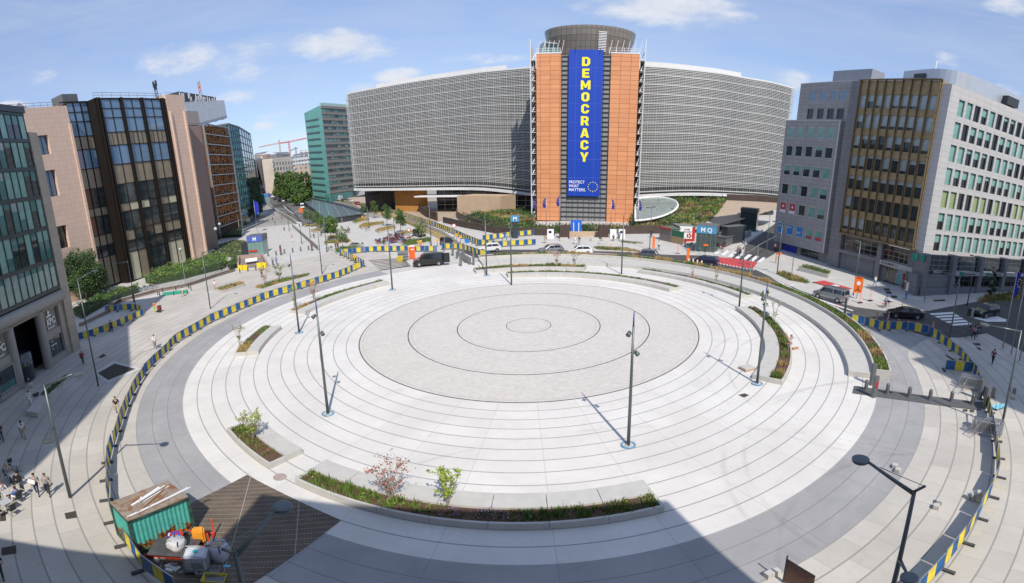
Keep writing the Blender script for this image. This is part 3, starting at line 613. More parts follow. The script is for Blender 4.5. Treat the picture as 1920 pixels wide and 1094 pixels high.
sapling('young_tree', 'spreading young tree with rusty pink leaves in the nearest planter', PS(733, 938, .35), 2.9, 2.5, 620, .13, [LC['rust'], LC['pinkish'], LC['brown']], 71, multi=7)
sapling('young_tree', 'bright yellow green young tree in the nearest planter', PS(840, 947, .35), 2.5, 1.5, 900, .15, [LC['yellowgreen'], LC['lime'], LC['yellowgreen']], 72, multi=6)
sapling('young_tree', 'yellowish bushy young tree in the short planter by the grating', PS(474, 822, .35), 2.1, 1.9, 900, .13, [LC['yellowgreen'], LC['olive'], LC['lime']], 73, multi=7)
sapling('young_tree', 'thin olive young tree in the lone planter on the left', PS(450, 648, .35), 2.6, 1.3, 320, .13, [LC['olive'], LC['pale'], LC['brown']], 74, multi=4)
sapling('young_tree', 'pale young tree in front of the slim planter by a lamp post', PS(552, 575, .35), 3.4, 1.5, 260, .14, [LC['yellowgreen'], LC['pale']], 75, multi=4)
sapling('young_tree', 'brown feathery young tree in the slim curved planter', PS(589, 560, .35), 2.6, 2.2, 700, .1, [LC['brown'], LC['pinkish'], LC['rust']], 76, multi=8)
sapling('young_tree', 'thin brownish young tree behind the barriers', PS(497, 534, .1), 3.2, 1.9, 350, .15, [LC['olive'], LC['straw']], 77); sapling('young_tree', 'green wide young tree behind the barriers', PS(524, 526, .1), 3.2, 2.2, 500, .16, [LC['grass'], GREENS[1]], 78)
sapling('young_tree', 'red stemmed bush in the middle planter at the back', PS(1044, 500, .4), 2.6, 1.5, 300, .12, [LC['rust'], LC['pinkish']], 79); sapling('young_tree', 'brown bare bush right of the red stemmed one', PS(1077, 498, .4), 2.3, 1.8, 220, .12, [LC['brown'], LC['olive']], 80)
sapling('young_tree', 'leafy green young tree near the right curved bench', PS(1432, 590, .35), 3.1, 1.1, 480, .17, [LC['lime'], GREENS[1], LC['grass']], 81, multi=3); sapling('young_tree', 'sparse pale young tree beside the leafy green one', PS(1451, 605, .2), 3.0, 1.5, 170, .13, [LC['pale'], LC['grass']], 82, multi=4)
sapling('young_tree', 'small red leaved bush at the right curved bench', PS(1478, 655, .3), 1.5, 1.2, 200, .14, [LC['rust'], LC['pinkish']], 83); sapling('young_tree', 'thin yellowish bush in the roadside strip at the back right', PS(1343, 528, .9), 2.0, 1.3, 200, .12, [LC['olive'], LC['straw']], 84)
sapling('young_tree', 'bare thin bush left of the yellowish one in the purple planter', PS(1298, 520, .5), 1.9, .9, 60, .1, [LC['olive']], 85)
# ---------------------------------------------------------------- facade tools
G_dark = glass('dark_glass', (.03, .042, .045), .05, .9, .6, .9); G_sky = glass('painted_sky_glass', (.13, .22, .33), .03, 1.); G_teal = glass('teal_glass', (.05, .16, .15), .08, .8, .3, .4)  # G_sky: blue sky reflection put into the base colour
G_blind = mat('blind_behind_glass', (.17, .34, .30), .15, 0, .3, .6, 0, .8); G_blind2 = mat('green_curtain_behind_glass', (.26, .34, .15), .25, 0, .15, .6, 0, .7); G_pale = mat('pale_blind_behind_glass', (.27, .32, .34), .12, 0, .3, .6, 0, .8); G_black = glass('black_glass', (.008, .009, .01), .06, .7)
G_bronze = glass('bronze_glass', (.05, .032, .02), .05, .9); M_bronze = mat('bronze_metal', (.04, .032, .027), .4, .6, 0); M_bpanel = mat('beige_brown_panel', (.28, .235, .17), .45, .2, .12, .8)
WM = {}
def wmesh(w_, h, fw, fd, v=0, nm=0, nh=0):
    """window frame and pane meshes in local axes: x to the viewer's right, y inwards, z up"""
    k = (round(w_, 2), round(h, 2), fw, fd, v, nm, nh)
    if k in WM: return WM[k]
    b = MB(); X = w_/2; f = fw
    b.box((X, 0, f/2), (w_, fd, f)); b.box((X, 0, h-f/2), (w_, fd, f)); b.box((f/2, 0, h/2), (f, fd*.96, h-2*f)); b.box((w_-f/2, 0, h/2), (f, fd*.96, h-2*f))
    for i in range(nm): b.box((w_*(i+1)/(nm+1), 0, h/2), (f*.7, fd*.8, h-2*f))
    for i in range(nh): b.box((X, .003, h*(i+1)/(nh+1)), (w_-2*f, fd*.7, f*.7))
    me = bpy.data.meshes.new('window'); me.from_pydata(b.v, [], b.f)
    p = MB(); y = .01; z1 = h-f; zc_ = h-f-(h-2*f)*v
    if v < 1: p.quad((f, y, f), (w_-f, y, f), (w_-f, y, zc_), (f, y, zc_), 0)
    if v > 0: p.quad((f, y, zc_), (w_-f, y, zc_), (w_-f, y, z1), (f, y, z1), 1)
    pm = bpy.data.meshes.new('pane'); pm.from_pydata(p.v, [], p.f); pm.polygons.foreach_set('material_index', p.mi)
    me.materials.append(None); pm.materials.append(None); pm.materials.append(None)
    WM[k] = (me, pm); return WM[k]
def window(par, pl, a0, a1, z0, z1, d, fm, g1, g2=None, v=0, fw=.07, fd=.1, nm=0, nh=0, name='window', label=None):
    me, pm = wmesh(abs(a1-a0), z1-z0, fw, fd, v, nm, nh)
    right = pl.u if (pl.u.x*pl.n.y-pl.u.y*pl.n.x) < 0 else -pl.u
    a = min(a0, a1) if right.dot(pl.u) > 0 else max(a0, a1); P = Vector(pl.p(a, z0, d))
    o = bpy.data.objects.new(name, me); COL.objects.link(o); off = Vector((0, 0, 0)); r = par
    while r is not None: off += Vector(r.location); r = r.parent
    o.parent = par; o.location = P-off; o.rotation_euler = (0, 0, atan2(right.y, right.x))
    o.material_slots[0].link = 'OBJECT'; o.material_slots[0].material = fm
    q = bpy.data.objects.new('pane', pm); COL.objects.link(q); q.parent = o
    for i, g in enumerate((g1, g2 or g1)): q.material_slots[i].link = 'OBJECT'; q.material_slots[i].material = g
    if label: o['label'] = label
    return o
def holed(mb, pl, s0, s1, z0, z1, wins, d=0, depth=.3, m=0):
    S = sorted({s0, s1, *[v for w_ in wins for v in w_[:2]]}); Z = sorted({z0, z1, *[v for w_ in wins for v in w_[2:]]})
    for i in range(len(S)-1):
        for j in range(len(Z)-1):
            cs, cz = (S[i]+S[i+1])/2, (Z[j]+Z[j+1])/2
            if any(w_[0] < cs < w_[1] and w_[2] < cz < w_[3] for w_ in wins): continue
            mb.quad(pl.p(S[i], Z[j], d), pl.p(S[i+1], Z[j], d), pl.p(S[i+1], Z[j+1], d), pl.p(S[i], Z[j+1], d), m)
    for a, b_, c, e in wins:
        for (p, q) in (((a, c), (b_, c)), ((b_, c), (b_, e)), ((b_, e), (a, e)), ((a, e), (a, c))):
            mb.quad(pl.p(*p, d), pl.p(*q, d), pl.p(*q, d-depth), pl.p(*p, d-depth), m)
def block(mb, pl, s0, s1, z0, z1, d0, d1, m=0, front=True):
    c = [pl.p(s0, z0, d0), pl.p(s1, z0, d0), pl.p(s1, z0, d1), pl.p(s0, z0, d1)]; e = [(x, y, z1) for x, y, z in c]
    F = [(4, 5, 6, 7), (1, 2, 6, 5), (2, 3, 7, 6), (3, 0, 4, 7)] + ([(0, 1, 5, 4)] if front else [])
    mb.add(c+e, F, m)
def gxy(px, py): q = G(px, py); return (q.x, q.y)

# ---------------------------------------------------------------- grey stone office building on the right
def stone_office():
    A, B_ = gxy(1450, 465), gxy(1565, 500); W = Plane(A, B_); t = thing('stone_office_building', 'grey stone office building on the right with a golden middle and curved roof', 'building', (57, 76, 2.8))
    r = random.Random(2)
    Mst = wall_slab('grey_stone_slabs', (.35, .345, .345), (.30, .295, .30), (.16, .16, .165), 1.55, .75, .025, W.ang)
    b = MB(); rows = [26.0, 22.2, 18.3, 14.4, 10.6]; wins = [(c, c+2.0, z, z+2.1) for z in rows+[6.4] for c in (.5, 3.3, 6.15, 8.9, 11.5)]
    holed(b, W, -.3, 14.6, 4.5, 29.4, wins); block(b, W, -.3, 14.6, 4.5, 29.4, 0, -14, 0, False); b.quad(W.p(-.3, 4.5), W.p(14.6, 4.5), W.p(14.6, 4.5, -14), W.p(-.3, 4.5, -14))
    up = [(c, c+1.7, z, z+2.05) for z in (33.6, 29.9) for c in (4.4, 7.2, 9.85, 12.4)]
    holed(b, W, 1.6, 14.6, 29.4, 37.2, up, -1.0); holed(b, W, 14.6, 18.0, 2.2, 37.2, [], -1.0); block(b, W, 1.6, 18, 4.55, 37.2, -1.0, -13, 0, False)
    block(b, W, -.2, 1.2, 2.4, 4.5, -1.2, -3); block(b, W, 6.0, 7.0, 2.2, 4.5, -1.2, -4); block(b, W, 12.2, 14.6, 2.0, 4.5, -1.2, -5)
    fixn(b.build('wall', Mst, t))
    b = MB(); W.box(b, 14.35, 14.62, 4.6, 29.3, .0, .06); W.box(b, -.3, 14.6, 29.4, 29.55, -14, .05); W.box(b, 1.6, 18, 37.2, 37.35, -13, -.95); b.build('coping', mat('pale_stone_trim', (.55, .55, .54), .7, 0, .06, 2), t)
    pub = {(0, 1): 'r', (1, 1): 'r', (0, 0): 'b', (1, 0): 'b', (2, 0): 'b'}
    Mrp, Mbp, Mnb = mat('red_poster', (.45, .05, .06), .5, 0, 0), mat('blue_poster', (.03, .22, .55), .5, 0, 0), mat('poster_white', (.75, .75, .75), .5, 0, 0)
    for i, (a, b_, c, e) in enumerate(wins):
        zi, ci = i//5, i % 5; zrow = {4: 1, 5: 0}.get(zi, 9); k = pub.get((ci, zrow))
        if k:
            w_ = window(t, W, a, b_, c, e, -.18, M_whitep, Mrp if k == 'r' else Mbp, label='window covered by a red poster' if k == 'r' else 'window covered by a blue poster')
            if k == 'r':
                m = MB(); W.box(m, a+.12, b_-.12, c+.1, c+.62, -.16, -.15); 
                cx_ = (a+b_)/2; m.add([W.p(cx_-.32, c+1.35, -.15), W.p(cx_, c+1.03, -.15), W.p(cx_+.32, c+1.35, -.15), W.p(cx_, c+1.67, -.15)], [(0, 1, 2, 3)]); m.build('poster_print', Mnb, t)
            else: text(['LIVE', 'EXPO', 'NEXT'][ci], .34, Mnb, t, W, a+(.2 if W.u.x*W.n.y-W.u.y*W.n.x < 0 else 1.8), c+[1.3, 1.4, .7][ci], -.14, .03)
        else:
            v = r.choice([0, 0, .3, 1, 1, .6]) if zi else 1; red = zrow == 0
            window(t, W, a, b_, c, e, -.18, M_whitep, G_dark if not red else G_teal, G_blind, v if not red else .7)
            if red: m = MB(); W.box(m, a+(.9 if ci == 3 else .2), b_-.15, c+.1, c+.75, -.16, -.15); m.build('poster_print', Mrp, t)
    for a, b_, c, e in up: window(t, W, a, b_, c, e, -1.18, M_whitep if c > 31 else M_grey, G_sky if c > 31 else G_black, G_dark, 0)
    # ground floor: lit blue screen, revolving entrance
    window(t, W, 1.3, 5.9, 2.5, 4.4, -1.25, M_grey, mat('blue_screen_picture', (.02, .03, .45), .3, 0, .8, 1.2), name='display_window')
    window(t, W, 7.1, 12.1, 2.3, 4.3, -1.5, M_steel, G_dark, nm=4, nh=1, name='entrance', label='glazed entrance doors')
    # golden curtain wall
    A2, B2 = gxy(1575, 505), gxy(1735, 555); P = Plane(A2, B2); Mg = mat('golden_metal', (.31, .225, .115), .5, .15, .3, 1.3); b = MB()
    s0, s1, zb, zt = -1.0, 15.4, 9.3, 36.6; fl = [zb+.5+i*3.62 for i in range(8)]; nc = 9; cw = (s1-s0-.5)/nc
    gw = [(s0+.25+i*cw+.12, s0+.25+(i+1)*cw-.12, z+(.1 if k else .2), z+2.55) for k, z in enumerate(fl[:7]) for i in range(nc)]
    holed(b, P, s0, s1, zb, zt, gw, .25, .25); block(b, P, s0, s1, zb, zt, .25, -10, 0, False); b.quad(P.p(s0, zb, .25), P.p(s1, zb, .25), P.p(s1, zb, -10), P.p(s0, zb, -10))
    fixn(b.build('curtain_wall', Mg, t)); b = MB()
    for i in range(nc+1):
        x = s0+.25+i*cw; P.box(b, x-.04, x+.04, zb-.2, zt+.25, .28, .62)
        for z in fl: P.box(b, x-.14, x+.14, z-.32, z-.22, .3, .7)
    P.box(b, s0-.1, s1+.1, zt+.05, zt+.2, .2, .8); P.box(b, s0-.1, s1+.1, zb-.25, zb, .2, .8)
    b.build('fins', mat('weathered_brass', (.24, .19, .115), .5, .5, .2, 3), t)
    for i, (a, b_, c, e) in enumerate(gw):
        f = i//nc; v = [0, 0, .25, .15, .5, .1, .1][f] if r.random() < .6 else r.choice([0, .3, .8]); g2 = G_pale
        if f >= 5: v = r.choice([.8, 1, 1, .5])
        window(t, P, a, b_, c, e, .1, Mg, G_dark if f < 5 else G_dark, g2, v, .05, .08)
    # block round and under the curtain wall
    b = MB(); Mdk = wall_slab('dark_stone_slabs', (.22, .22, .235), (.19, .19, .205), (.1, .1, .11), 1.3, .8, .02, P.ang)
    block(b, P, -3.6, -1.05, 2.0, 36.9, -.35, -12); block(b, P, 15.45, 16.96, 2.0, 36.05, .02, -4); block(b, P, -1.05, 15.45, 8.9, 9.28, -.3, -10)
    block(b, P, 7.6, 8.6, 2.2, 8.9, -.2, -2); block(b, P, -1.05, 7.6, 5.6, 6.2, -.3, -1.2); block(b, P, -1.05, 7.6, 2.2, 5.6, -.9, -3)
    block(b, P, 13.9, 15.45, 2.0, 8.9, -.6, -3); block(b, P, 8.6, 9.3, 2.0, 5.4, -.9, -3); fixn(b.build('base_wall', Mdk, t))
    b = MB(); block(b, P, 8.6, 15.6, 5.4, 6.15, -.15, -1.4); fixn(b.build('sign_band', mat('light_grey_band', (.42, .42, .42), .6, 0, .05, 2), t))
    rightward = (P.u.x*P.n.y-P.u.y*P.n.x) < 0
    text('SCHUMAN 11', .42, M_black, t, P, 8.9 if rightward else 14, 5.6, -.13, .012)
    for a, b_, z0, z1, nm, nh, dd in ((-.2, 7.4, 6.3, 8.8, 4, 2, -.7), (8.7, 15.3, 6.3, 8.8, 5, 2, -.7)): window(t, P, a, b_, z0, z1, dd, M_steel, G_black, nm=nm, nh=nh)
    window(t, P, 9.4, 11.9, 2.3, 5.2, -1.0, M_steel, G_dark, nm=3, name='entrance'); window(t, P, 12.1, 12.9, 2.8, 4.6, -.9, M_steel, mat('teal_poster', (.05, .35, .38), .5, 0, 0)); window(t, P, 13.0, 13.9, 2.3, 4.9, -1, M_whitep, G_dark, mat('dark_red_sign', (.25, .02, .03), .5, 0, 0), .45, name='entrance')
    window(t, P, .2, 6.8, 2.4, 5.5, -.88, M_grey, mat('grey_shutter', (.2, .205, .22), .6, 0, .05, 1), fw=.05, nh=9, name='garage_door')
    # right wing
    A3, B3 = gxy(1735, 555), gxy(1916, 545); R_ = Plane(A3, B3); Qc = Vector(P.p(17.0, 0, .05)[:2]); R2 = Plane(Qc, Qc+R_.u*34); o0 = R2.on(1796, 202)[0]; k2 = R2.A.dot(R2.n)/R_.A.dot(R_.n); zz2 = lambda z: 18+(z-18)*k2; b = MB(); Mlt = wall_slab('light_grey_stone', (.50, .49, .485), (.46, .455, .45), (.27, .27, .27), 1.85, .9, .025, R_.ang)
    rw = [(o0+i*1.86*k2, o0+(i*1.86+1.35)*k2, zz2(z), zz2(z+2.65)) for z in (31.0, 27.4, 23.75, 20.1, 16.5, 12.95, 9.6) for i in range(17)]
    holed(b, R2, 0, 34, zz2(9.0), 36.1, rw, 0, .45)
    PB = [R2.p(.0, 0)[:2], R2.p(34, 0)[:2], R2.p(34, 0, -14)[:2], P.p(15.4, 0, -13)[:2], P.p(15.4, 0, .04)[:2]]
    b.add([(x, y, 9.1) for x, y in PB]+[(x, y, 36.1) for x, y in PB], [(1, 2, 7, 6), (2, 3, 8, 7), (3, 4, 9, 8), (4, 0, 5, 9), (5, 6, 7, 8, 9), (0, 1, 2, 3, 4)])
    fixn(b.build('side_wall', Mlt, t))
    for i, (a, b_, c, e) in enumerate(rw):
        if i % 17 > 13: continue
        f = i//17; v = r.choice([0, .25, .5, .5, 1, 1]) if f < 4 else r.choice([.5, 1, 1, 1]); g2 = G_blind2 if f == 4 else G_blind
        if f == 4: v = r.choice([0, 1, 1])
        window(t, R2, a, b_, c, e, -.3, M_grey, G_black, g2, v, .05, .08)
    b = MB()
    for a in (-1.0, 5.4, 12.5, 19.5, 26.5): block(b, R_, a, a+1.0, 2, 9.0, -.1, -2.5)
    block(b, R_, -1.0, 34, 2, 3.6, -.35, -2.5); block(b, R_, -1.9, 5.4, 2, 5.6, -.6, -2.5); fixn(b.build('base_wall', Mdk, t))
    for a, b_ in ((0, 5.4), (6.4, 12.5), (13.5, 19.5), (20.5, 26.5)):
        window(t, R_, a+.1, b_-.1, 6.3, 8.9, -.8, M_steel, G_dark, nm=3, nh=2)
        if a > 5: window(t, R_, a+.1, b_-.1, 3.6, 5.6, -.8, M_grey, G_black, nm=3, nh=1)
    b = MB(); R_.box(b, 6.4, 26.4, 5.65, 6.25, -.7, -.1); b.build('sign_band', mat('light_grey_band', (.42, .42, .42)), t)
    Mgn = mat('green_sign', (.0, .25, .17), .4, 0, 0)
    for a, z, d in ((7.4, 5.6, -.05), (14.6, 5.6, -.05)): m = MB(); R_.box(m, a, a+.7, z, z+.72, d, d+.12); m.build('sign_box', Mgn, t)
    for a in (8.3, 15.5): text('BNP PARIBAS FORTIS', .26, M_black, t, R_, a if rightward else a+3, 5.8, -.08, .004)
    for (px, py) in ((1722, 482), (1738, 484)): s_, z = P.on(px, py); m = MB(); P.box(m, s_-.35, s_+.35, z-.5, z+.5, 1.0, 1.25); m.build('sign_box', Mgn, t)
    for cx_ in (6.9, 8.1, 17.2):   # white line figures drawn on the glass
        m = MB(); m.tube([R_.p(cx_-.45, 3.65, -.68), R_.p(cx_-.4, 4.2, -.68), R_.p(cx_, 4.45, -.68), R_.p(cx_+.4, 4.2, -.68), R_.p(cx_+.45, 3.65, -.68)], .04, 5)
        m.tube([R_.p(cx_+.22*cos(k*.7854), 4.78+.24*sin(k*.7854), -.68) for k in range(9)], .04, 5); m.build('window_figure', M_whitep, t)
    # roof storeys
    Mzn = mat('zinc_cladding', (.52, .55, .60), .4, .5, .05, 1); Mrb = mat('grey_roof_box', (.30, .31, .35), .5, .3, .05, 1); b = MB()
    pts = []; 
    for k in range(9): a = k/8*pi/2; pts.append((1.2+4.5*(1-cos(a)), -6.5+4.7*sin(a)))
    poly = [R2.p(s_, 0, d_)[:2] for s_, d_ in [(1.2, -13)]+pts+[(33, -1.8), (33, -13.5)]]
    b.prism(poly, 35.5, 39.4); fixn(b.build('roof_storey', Mzn, t))
    b = MB(); R2.box(b, 14.2, 17.4, 36.6, 38.2, -1.8, -.6); R2.box(b, .9, 1.3, 37.0, 38.6, -10, -7.5); b.build('roof_vent', M_darkm, t)
    b = MB(); W.box(b, 7.5, 17.0, 37.2, 40.2, -7, -3.5); P.box(b, 4, 12.5, 36.6, 38.9, -11, -5); fixn(b.build('plant_room', Mrb, t))
    b = MB(); q = P.p(10.5, 38, -4); b.cyl((q[0], q[1], 38), .12, 3.2, 8); b.build('roof_pipe', M_whitep, t)
stone_office()

# ---------------------------------------------------------------- glass bank at the left edge
def glass_bank():
    P = Plane(gxy(0, 760), gxy(145, 655)); t = thing('glass_bank_building', 'teal glass bank building with stone corner pillar at the left edge of the photo', 'building', (-50, 40, -.2)); r = random.Random(4)
    Ms = wall_slab('beige_bank_stone', (.40, .35, .28), (.36, .31, .25), (.24, .2, .16), 2.4, 1.1, .02, P.ang); b = MB()
    block(b, P, 17.2, 19.3, -.3, 29.2, .1, -3); block(b, P, 16.0, 17.2, -.3, 6.9, -.2, -1.5); block(b, P, -3, 4.4, -.3, 3.0, -.25, -2); fixn(b.build('corner_pillar', Ms, t))
    b = MB(); block(b, P, -8, 17.15, 6.9, 31.8, -.6, -16, 0, True); block(b, P, -8, 17.15, -.3, 6.9, -2.6, -16); fixn(b.build('inner_wall', G_black, t))
    fl = [8.8, 12.45, 16.6, 20.6, 24.3, 28.0, 31.6]; cw = 1.46; b = MB(); Mmu = mat('dark_teal_metal', (.06, .08, .085), .4, .5, 0)
    for i in range(14):
        a = 17.1-i*cw
        for k in range(6):
            tone = r.random(); low = k < 2
            g1, g2, v = (G_teal, G_blind, r.choice([.35, .6, 1, 1])) if tone < .5 else ((G_dark, G_teal, r.choice([.2, .4])) if tone < .85 else (G_teal, G_pale, .3))
            if k == 0: g1, g2, v = (mat('painted_reflection_glass', (.22, .33, .3), .08, 0, .35, .5, 0, .9), G_teal, r.choice([0, .2]))  # lowest row: pale reflection of the square painted into the glass colour
            window(t, P, a-cw+.02, a-.02, fl[k]+.2, fl[k+1]-.2, -.1, Mmu, g1, g2, v, .05, .16)
        for k in range(7): P.box(b, a-cw, a, fl[k]-.2, fl[k]+.2, -.3, .03)
    P.box(b, -4, 17.3, 31.75, 32.6, -1, .2); b.build('floor_bands', Mmu, t)
    b = MB(); Mst = mat('grey_stone_cornice', (.33, .31, .28), .7, 0, .08, 1.5)
    V = [P.p(-5, 7.75, 0), P.p(17.2, 7.75, 0)]; b.tube(V, .72, 14); P.box(b, -5, 17.2, 6.7, 7.1, -1.5, -.1); fixn(b.build('cornice', Mst, t)).data.polygons.foreach_set('use_smooth', [True]*len(b.f))
    b = MB()
    for a in (4.9, 11.6): q = P.p(a, -.3, -.55); b.cyl(q, .62, 7.2, 20)
    fixn(b.build('column', Mst, t))
    for a0, a1 in ((12.4, 16.0), (1.0, 4.2)):
        window(t, P, a0, a1, 3.9, 6.7, -.5, Mst, mat('grey_glass', (.09, .1, .09), .15, 0, .1, 1), fw=.08); window(t, P, a0, a1, .6, 3.1, -.5, Mst, G_dark, nm=1, fw=.08)
        b = MB(); P.box(b, a0, a1, 3.1, 3.9, -.8, -.4); P.box(b, a0-.3, a1+.3, -.3, .55, -.9, -.2); b.build('spandrel', Mst, t)
        text('KBC', .78, M_whitep, t, P, a0+.55, 4.75, -.4, .05); text('Brussels', .36, M_whitep, t, P, a0+.5, 4.2, -.4, .012)
        m = MB(); cx_ = a0+1.3; q = P.p(cx_, 6.25, -.4); 
        m.add([P.p(cx_+.25*cos(k*.524), 6.27+.27*sin(k*.524), -.4) for k in range(12)], [tuple(range(12))]); P.box(m, cx_-.7, cx_+.7, 5.72, 5.88, -.42, -.4); P.box(m, cx_-.3, cx_+.3, 5.88, 5.98, -.42, -.4); m.build('logo', M_whitep, t)
    text('Start it', .2, M_whitep, t, P, 12.9, 2.5, -.4, .0); text('Investing', .3, M_whitep, t, P, 12.8, 2.0, -.4, .01); text('@KBC', .14, M_whitep, t, P, 12.9, 1.6, -.4)
    window(t, P, 5.8, 8.2, 0, 3.0, -1.7, M_grey, G_dark, nm=1, name='entrance'); m = MB(); q = P.p(7.4, 0, -1.4); m.cyl(q, 1.3, 3.1, 24); m.build('revolving_door', G_dark, t, True)
    window(t, P, -2.2, .8, .2, 3.0, -.2, Ms, mat('deep_blue_poster', (.01, .03, .16), .4, 0, 0), name='shop_window'); window(t, P, .9, 4.0, .3, 2.9, -.23, M_grey, G_teal, G_dark, .6, name='shop_window')
glass_bank()

# ---------------------------------------------------------------- brown and pink granite council building
def council():
    P = Plane(gxy(232, 532), gxy(382, 480)); t = thing('granite_office_building', 'pink granite and bronze glass office block behind the big dark tree on the left', 'building', (-77, 95, .3)); r = random.Random(9)
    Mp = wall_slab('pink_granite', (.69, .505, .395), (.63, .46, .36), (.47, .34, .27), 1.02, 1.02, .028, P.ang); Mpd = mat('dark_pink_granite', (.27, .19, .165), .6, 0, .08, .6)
    b = MB(); wl = [(-15.2, -12.8, z0, z1) for z0, z1 in ((30.5, 34.6), (21.8, 27.2), (11, 15.6), (2.0, 6.2))]
    holed(b, P, -22, -6.6, -.5, 40.6, wl, .6, 1.2); block(b, P, -22, -6.6, -.5, 40.6, .6, -22, 0, False); fixn(b.build('wall', Mp, t))
    b = MB(); block(b, P, -7.2, -6.6, -.5, 36.6, .9, .6); block(b, P, 22.9, 23.3, .5, 38.8, 1.6, 1.2); block(b, P, 28.0, 28.6, -.5, 38.8, 1.6, 1.2); fixn(b.build('wall_rib', Mp, t))
    b = MB(); block(b, P, 22.6, 29.0, -.5, 43.2, 1.2, -14); fixn(b.build('end_pier', Mp, t))
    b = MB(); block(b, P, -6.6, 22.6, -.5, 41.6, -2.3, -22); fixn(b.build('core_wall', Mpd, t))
    for a, b_, c, e in wl: window(t, P, a, b_, c, e, -.3, M_bronze, G_sky if c > 15 else G_dark, M_bpanel, .0, .1, .2, nm=1)
    rows = [(39.6, 41.8, 'g'), (37.4, 39.6, 'g'), (34.0, 37.4, 'g'), (31.0, 34.0, 's'), (26.6, 31.0, 'g'), (22.1, 26.6, 's'), (17.8, 22.1, 'd'), (15.9, 17.8, 's'), (11.7, 15.9, 'd'), (9.3, 11.7, 's'), (6.8, 9.3, 'd'), (.3, 6.8, 's')]
    cols = [(2.4, 5.1), (5.1, 7.8), (8.7, 11.4), (11.4, 14.1), (15.0, 17.9), (17.9, 20.7)]
    for z0, z1, k in rows:
        for ci, (a, b_) in enumerate(cols):
            g = {'g': G_sky, 's': M_bpanel, 'd': G_dark}[k]
            if k == 's' and z1 < 18 and r.random() < .3: g = mat('cream_panel', (.5, .47, .33), .5, 0, .05, 1)  # some low panels are cream, picked at random
            if k == 's' and z1 < 18 and r.random() < .25: g = G_dark
            window(t, P, a, b_, z0, z1, .9, M_bronze, g, None, 0, .09, .2, nm=1 if k == 's' and z1 > 31 else 0)
        for a, b_, d in ((-4.9, -3.2, -1.7), (-3.1, -1.2, -1.7), (-1.1, .6, -1.7)):
            window(t, P, a, b_, z0, z1, d, M_bronze, {'g': G_sky, 's': M_bpanel, 'd': G_dark}[k], None, 0, .09, .2)
    b = MB()
    for a in (1.2, 1.9, 8.0, 8.4, 14.3, 14.8, 21.0, 21.6): P.box(b, a-.12, a+.12, .2, 42.2, .9, 1.35)
    for a0, a1 in ((.7, 2.35), (7.85, 8.65), (14.15, 14.95), (20.75, 22.5)): P.box(b, a0, a1, .1, 42.0, -1.8, .88)
    P.box(b, .8, 22.5, 41.85, 42.1, -2, 1.1); P.box(b, -6.5, .7, 41.85, 42.1, -2, -1.4); b.build('bay_frame', M_bronze, t)
    b = MB()
    for z in (42.9, 43.5): b.tube([P.p(1, z, .5), P.p(22, z, .5)], .05, 5); b.tube([P.p(-21, z-1.8, 0), P.p(-7.5, z-1.8, 0)], .05, 5); b.tube([P.p(23, z+.4, .5), P.p(28.5, z+.4, .5)], .04, 5)
    for i in range(9): b.tube([P.p(1+i*2.6, 42, .5), P.p(1+i*2.6, 43.5, .5)], .04, 5); b.tube([P.p(-21+i*1.7, 40.6, 0), P.p(-21+i*1.7, 41.7, 0)], .04, 5)
    b.build('roof_rail', M_grey, t)
    b = MB(); q = P.p(-13.5, 0, -6); b.tube([(q[0], q[1], 40.6), (q[0], q[1], 43.6)], [3.6, .05], 4); fixn(b.build('roof_lantern', mat('lead_grey', (.15, .15, .15), .5, .4, .1, 1), t))
    b = MB(); P.box(b, -4.5, -.4, 42, 44.3, -7, -3); b.build('plant_room', mat('lead_grey', (.3, .3, .3)), t)
    b = MB()
    for a, h in ((21.6, 47.2), (22.0, 46.6), (22.5, 47.6)): q = P.p(a, 42, -1); b.tube([(q[0], q[1], 42), (q[0], q[1], h)], .09, 5); b.box((q[0], q[1], h-.9), (.35, .35, 1.5))
    b.build('antenna', M_darkm, t)
    P3_ = Plane(P.p(0, 0, -4)[:2], P.p(60, 0, -4)[:2]); PX1 = P3_.on(398, 380)[0]   # portal beyond the end pier
    b = MB(); block(b, P, 29.0, 31.2, 34, 40.5, -1, -9); block(b, P, 31.2, PX1, 36.5, 40.2, -4, -5.5); block(b, P, 29, PX1, 36.2, 36.6, -4, -14); fixn(b.build('portal_beam', mat('grey_granite_beam', (.3, .27, .26), .6, 0, .06, .7), t))
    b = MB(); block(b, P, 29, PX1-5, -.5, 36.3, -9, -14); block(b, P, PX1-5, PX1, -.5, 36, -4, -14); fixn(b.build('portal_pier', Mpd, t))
council()
